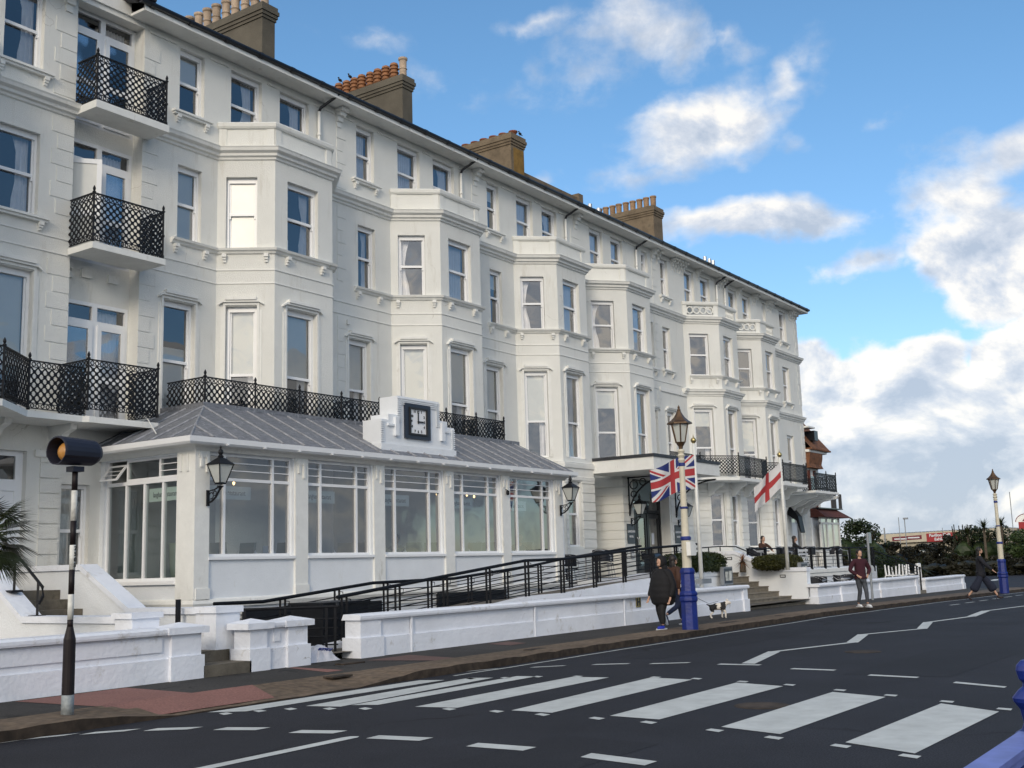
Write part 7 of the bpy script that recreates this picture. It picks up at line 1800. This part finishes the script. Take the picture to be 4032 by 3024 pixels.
m = MB(); m.prism([(-.4, 4.35), (.45, 4.35), (.3, 4.7), (0, 4.78), (-.2, 4.6)], lambda u, v, d: F2.P(.75+u, .1+d, v), 0, .02); m.build('emblem', 'maroonsign', s)
for f_ in (1, 7): m = MB(); m.box(116, 116.15, 22.2-f_-.1, 22.2-f_, -.2, 3.62); m.build('support', 'greymetal', s)
m = MB(); m.fbox(F2, -.3, 9, -6, -.1, -.2, 3.6); tag(m.build('pavilion_annexe', 'creamwall'), 'cream wall under the red pavilion sign at the right edge', 'building')
for i, (x, y, z1, r, lb) in enumerate(((100, 28.8, 4.75, .03, 'thin mast left of the pavilion camera pole'), (100, 28.3, 4.6, .04, 'camera pole with a small head above the cream building'), (100, 30.1, 3.9, .06, 'short dark flue pipe on the cream building roof'), (100, 19.6, 6.4, .035, 'tall thin mast behind the far lamp post'), (100, 25.2, 3.7, .025, 'short thin mast above the red cafe sign'))):
    t = empty('mast', (x, y, 0), lb, 'mast', 'thin masts behind the hedge'); m = MB(); m.tube([(x, y, -.2), (x, y, z1)], r, 6)
    if i == 1: m.box(x-.1, x+.1, y-.3, y+.1, z1-.05, z1+.1)
    m.build('pole', 'greymetal', t)

# ================================================================== SKY, LIGHT, CAMERA
wd = bpy.data.worlds.new('World'); sc.world = wd; wd.use_nodes = True
nt = wd.node_tree; N = nt.nodes; L = nt.links
for n_ in list(N): N.remove(n_)
SUN_EL, SUN_AZ = 22.0, -114.0       # azimuth measured from +Y towards +X
out = N.new('ShaderNodeOutputWorld'); bg = N.new('ShaderNodeBackground'); bg.inputs['Strength'].default_value = SKYS = .15
sky = N.new('ShaderNodeTexSky'); sky.sky_type = 'NISHITA'; sky.sun_disc = False; sky.sun_elevation = R_(SUN_EL); sky.sun_rotation = R_(SUN_AZ)
sky.air_density = 1.0; sky.dust_density = .3; sky.ozone_density = 4.0
tc = N.new('ShaderNodeTexCoord'); sp = N.new('ShaderNodeSeparateXYZ'); L.new(tc.outputs['Generated'], sp.inputs[0])
def math_(op, a, b=None, c=None, clamp=False):
    n = N.new('ShaderNodeMath'); n.operation = op; n.use_clamp = clamp
    for i, v in enumerate((a, b, c)):
        if v is None: continue
        if isinstance(v, (int, float)): n.inputs[i].default_value = v
        else: L.new(v, n.inputs[i])
    return n.outputs[0]
az = math_('ARCTAN2', sp.outputs['X'], sp.outputs['Y']); el = math_('ARCSINE', sp.outputs['Z'])
cmb = N.new('ShaderNodeCombineXYZ'); L.new(az, cmb.inputs[0]); L.new(math_('MULTIPLY', el, 1.35), cmb.inputs[1])
az0, el0 = az, el
def noise(scale, det, rough, off=(0, 0, 0), dist=0.0):
    mp = N.new('ShaderNodeMapping'); mp.inputs['Location'].default_value = off; L.new(cmb.outputs[0], mp.inputs['Vector'])
    n = N.new('ShaderNodeTexNoise'); n.inputs['Scale'].default_value = scale; n.inputs['Detail'].default_value = det; n.inputs['Roughness'].default_value = rough; n.inputs['Distortion'].default_value = dist
    L.new(mp.outputs[0], n.inputs['Vector']); return n.outputs['Fac']
nA = noise(9, 9, .58, (3.1, 1.7, 0), .25); nB = noise(26, 7, .6, (7.7, 2.2, 1)); nS = noise(9, 9, .58, (3.1+.015, 1.7-.02, 0), .25); nL = noise(2.2, 5, .55, (1.3, 4.4, 2))
# (azimuth deg, elevation deg, half-width, half-height, tilt deg, strength)
BL = [(63.3, 26.0, 5.6, 3.2, -35, .72), (60.6, 24.2, 6.0, 3.0, 10, .50), (68.0, 24.6, 5.0, 1.6, -8, .42), (66.6, 25.6, 3.6, 1.3, -15, .5), (65.8, 21.5, 6.4, 2.7, 14, 1.0), (70.8, 23.3, 2.0, 3.1, -32, .8), (68.4, 16.6, 6.2, 1.55, -4, 1.0), (63.0, 19.6, 4.2, 1.4, 0, .55),
      (78.0, 16.8, 4.6, 3.2, 10, .75), (79.5, 13.4, 5.6, 3.8, -12, 1.35), (73.2, 14.2, 4.2, 1.6, 12, .6), (75.2, 20.6, 1.9, 1.0, 0, .4), (71.5, 20.8, 2.5, .9, 0, .35), (81, 18.5, 3.5, 2.2, 30, .7),
      (70.9, 7.0, 3.6, 3.6, 0, 1.5), (75.5, 6.6, 5.2, 4.2, 0, 1.6), (82.0, 7.6, 5.5, 4.6, 0, 1.6), (68, 2.2, 12, 3.0, 0, 1.8), (80, 1.5, 15, 3.6, 0, 1.9), (80.5, 4.6, 4.5, 3.0, 0, 1.6), (73.5, 8.9, 1.8, .7, 8, .45), (80.5, 11.3, 2.2, 1.0, 0, .5), (52, 24.5, 3, 2.2, 0, .25), (57.2, 27.2, 3.4, 1.1, 0, .5), (57.2, 18.9, 1.3, .8, 0, .8), (48.5, 26.6, 4.5, 1.0, 0, .35), (90, 18, 6, 6, 0, .9), (95, 5, 9, 5, 0, 1.2)]
w1 = noise(7, 4, .6, (11, 5, 3)); w2 = noise(7, 4, .6, (2, 15, 8))
azw = math_('ADD', az, math_('MULTIPLY', math_('SUBTRACT', w1, .5), .14)); elw = math_('ADD', el, math_('MULTIPLY', math_('SUBTRACT', w2, .5), .075))
acc = None
for (a0, e0, ra, re, tl, st) in BL:
    tl = R_(tl); ca, sa = math.cos(tl), math.sin(tl); k = math.cos(R_(e0))
    da = math_('SUBTRACT', azw, R_(a0)); de_ = math_('SUBTRACT', elw, R_(e0))
    u = math_('ADD', math_('MULTIPLY', da, ca*k/R_(ra)), math_('MULTIPLY', de_, sa/R_(ra)))
    v = math_('ADD', math_('MULTIPLY', da, -sa*k/R_(re)), math_('MULTIPLY', de_, ca/R_(re)))
    d = math_('ADD', math_('MULTIPLY', u, u), math_('MULTIPLY', v, v))
    b_ = math_('MULTIPLY', math_('SUBTRACT', 1.0, math_('POWER', d, .5), clamp=True), st)
    acc = b_ if acc is None else math_('MAXIMUM', acc, b_)
westward0 = math_('LESS_THAN', az, R_(10))
# unseen clouds added off view: warm bright fill from the left, dimmed reflections seaward
other = math_('MULTIPLY', math_('SUBTRACT', nL, math_('SUBTRACT', .42, math_('MULTIPLY', westward0, .14))), 3.6, clamp=True)
westward = math_('LESS_THAN', az, R_(10)); seaward = math_('MULTIPLY', math_('GREATER_THAN', az, R_(106)), math_('LESS_THAN', el, R_(11)))
outside = math_('ADD', westward, seaward, clamp=True)
acc = math_('ADD', acc, math_('MULTIPLY', other, outside))
fld = math_('ADD', acc, math_('MULTIPLY', math_('SUBTRACT', nA, .5), 1.55)); fld = math_('ADD', fld, math_('MULTIPLY', math_('SUBTRACT', nB, .5), .62))
cov = N.new('ShaderNodeMapRange'); cov.interpolation_type = 'SMOOTHSTEP'; L.new(fld, cov.inputs['Value']); lf0 = N.new('ShaderNodeMapRange'); lf0.inputs['From Min'].default_value = R_(20); lf0.inputs['From Max'].default_value = R_(10); lf0.inputs['To Min'].default_value = .80; lf0.inputs['To Max'].default_value = .42; L.new(el, lf0.inputs['Value']); L.new(lf0.outputs[0], cov.inputs['From Max']); cov.inputs['From Min'].default_value = .10
up = math_('GREATER_THAN', acc, .001); covm = math_('MULTIPLY', cov.outputs[0], math_('MULTIPLY', acc, 9, clamp=True))
covm = math_('MULTIPLY', covm, .93)
# light and shade inside the cloud: lit where the field falls off towards the upper left, greyer where it is thick
shade = math_('ADD', math_('MULTIPLY', math_('SUBTRACT', nS, nA), 5.0), .62)
thick = N.new('ShaderNodeMapRange'); thick.inputs['From Min'].default_value = .5; thick.inputs['From Max'].default_value = 1.5; L.new(fld, thick.inputs['Value'])
nD = noise(5.5, 6, .6, (9.1, 6.0, 0)); lf = N.new('ShaderNodeMapRange'); lf.inputs['From Min'].default_value = R_(17); lf.inputs['From Max'].default_value = R_(10); L.new(el, lf.inputs['Value']); lowf = lf.outputs[0]; shade = math_('SUBTRACT', shade, math_('MULTIPLY', thick.outputs[0], math_('MULTIPLY', math_('MULTIPLY', math_('SUBTRACT', nD, .42, clamp=True), 1.5), lowf)), clamp=False)
lowd = N.new('ShaderNodeMapRange'); lowd.inputs['From Min'].default_value = R_(8.5); lowd.inputs['From Max'].default_value = R_(2.5); L.new(el, lowd.inputs['Value'])
shade = math_('SUBTRACT', shade, math_('MULTIPLY', lowd.outputs[0], .30))
ld2 = N.new('ShaderNodeMapRange'); ld2.inputs['From Min'].default_value = R_(5.5); ld2.inputs['From Max'].default_value = R_(10.5); L.new(el, ld2.inputs['Value']); shade = math_('ADD', shade, math_('MULTIPLY', math_('MULTIPLY', ld2.outputs[0], lowf), .32), clamp=True)
cr = N.new('ShaderNodeValToRGB'); e = cr.color_ramp.elements
e[0].position = 0; e[0].color = (.46, .53, .64, 1); e[1].position = 1; e[1].color = (1.0, .96, .90, 1)
q = cr.color_ramp.elements.new(.5); q.color = (.66, .70, .77, 1); L.new(shade, cr.inputs['Fac'])
cs = N.new('ShaderNodeVectorMath'); cs.operation = 'SCALE'; L.new(cr.outputs['Color'], cs.inputs[0]); CLOUD = 1.0; L.new(math_('MULTIPLY', math_('ADD', math_('SUBTRACT', 1.0, math_('MULTIPLY', math_('GREATER_THAN', az, R_(106)), .5)), math_('MULTIPLY', westward, .75)), CLOUD/SKYS), cs.inputs['Scale'])
sk2 = N.new('ShaderNodeMixRGB'); sk2.blend_type = 'MULTIPLY'; sk2.inputs['Fac'].default_value = 1; sgr = N.new('ShaderNodeMapRange'); sgr.inputs['From Min'].default_value = R_(4); sgr.inputs['From Max'].default_value = R_(24); L.new(el, sgr.inputs['Value']); sgm = N.new('ShaderNodeMixRGB'); sgm.inputs['Color1'].default_value = (1, 1, 1, 1); sgm.inputs['Color2'].default_value = (.90, 1.06, 1.04, 1); L.new(sgr.outputs[0], sgm.inputs['Fac']); L.new(sgm.outputs[0], sk2.inputs['Color2']); L.new(sky.outputs['Color'], sk2.inputs['Color1'])
wt = N.new('ShaderNodeMixRGB'); wt.blend_type = 'MULTIPLY'; L.new(math_('MULTIPLY', westward, .8), wt.inputs['Fac']); wt.inputs['Color2'].default_value = (1.0, .94, .86, 1); L.new(cs.outputs[0], wt.inputs['Color1'])
mx = N.new('ShaderNodeMixRGB'); L.new(covm, mx.inputs['Fac']); L.new(sk2.outputs['Color'], mx.inputs['Color1']); L.new(wt.outputs['Color'], mx.inputs['Color2'])
L.new(mx.outputs['Color'], bg.inputs['Color']); L.new(bg.outputs[0], out.inputs['Surface'])
sun = bpy.data.lights.new('sun', 'SUN'); sun.energy = 1.35; sun.angle = R_(15); sun.color = (1.0, .87, .70)
so = bpy.data.objects.new('sun', sun); COL.objects.link(so)
sd3 = Vector((math.sin(R_(SUN_AZ))*math.cos(R_(SUN_EL)), math.cos(R_(SUN_AZ))*math.cos(R_(SUN_EL)), math.sin(R_(SUN_EL))))
so.rotation_euler = sd3.to_track_quat('Z', 'Y').to_euler(); so.location = (0, -5, 20)

f, pitch, roll, yaw = 4430.03, .15984594, -.02941209, .96516552
fw = Vector((math.sin(yaw)*math.cos(pitch), math.cos(yaw)*math.cos(pitch), math.sin(pitch))); rt = Vector((math.cos(yaw), -math.sin(yaw), 0)); up_ = rt.cross(fw)
r2 = rt*math.cos(roll)+up_*math.sin(roll); u2 = -rt*math.sin(roll)+up_*math.cos(roll)
cd = bpy.data.cameras.new('camera'); co = bpy.data.objects.new('camera', cd); COL.objects.link(co)
cd.sensor_width = 36; cd.lens = f/4032*36; cd.clip_end = 6000; cd.clip_start = .05
co.matrix_world = Matrix(((r2.x, u2.x, -fw.x, 0), (r2.y, u2.y, -fw.y, 0), (r2.z, u2.z, -fw.z, 1.6), (0, 0, 0, 1)))
sc.camera = co
sc.view_settings.view_transform = 'Standard'; sc.view_settings.look = 'None'; sc.view_settings.exposure = 0.12; sc.view_settings.gamma = 1
sc.cycles.max_bounces = 6; sc.cycles.transparent_max_bounces = 10; sc.cycles.glossy_bounces = 3; sc.cycles.diffuse_bounces = 3; sc.cycles.sample_clamp_indirect = 6; sc.cycles.caustics_reflective = False; sc.cycles.caustics_refractive = False
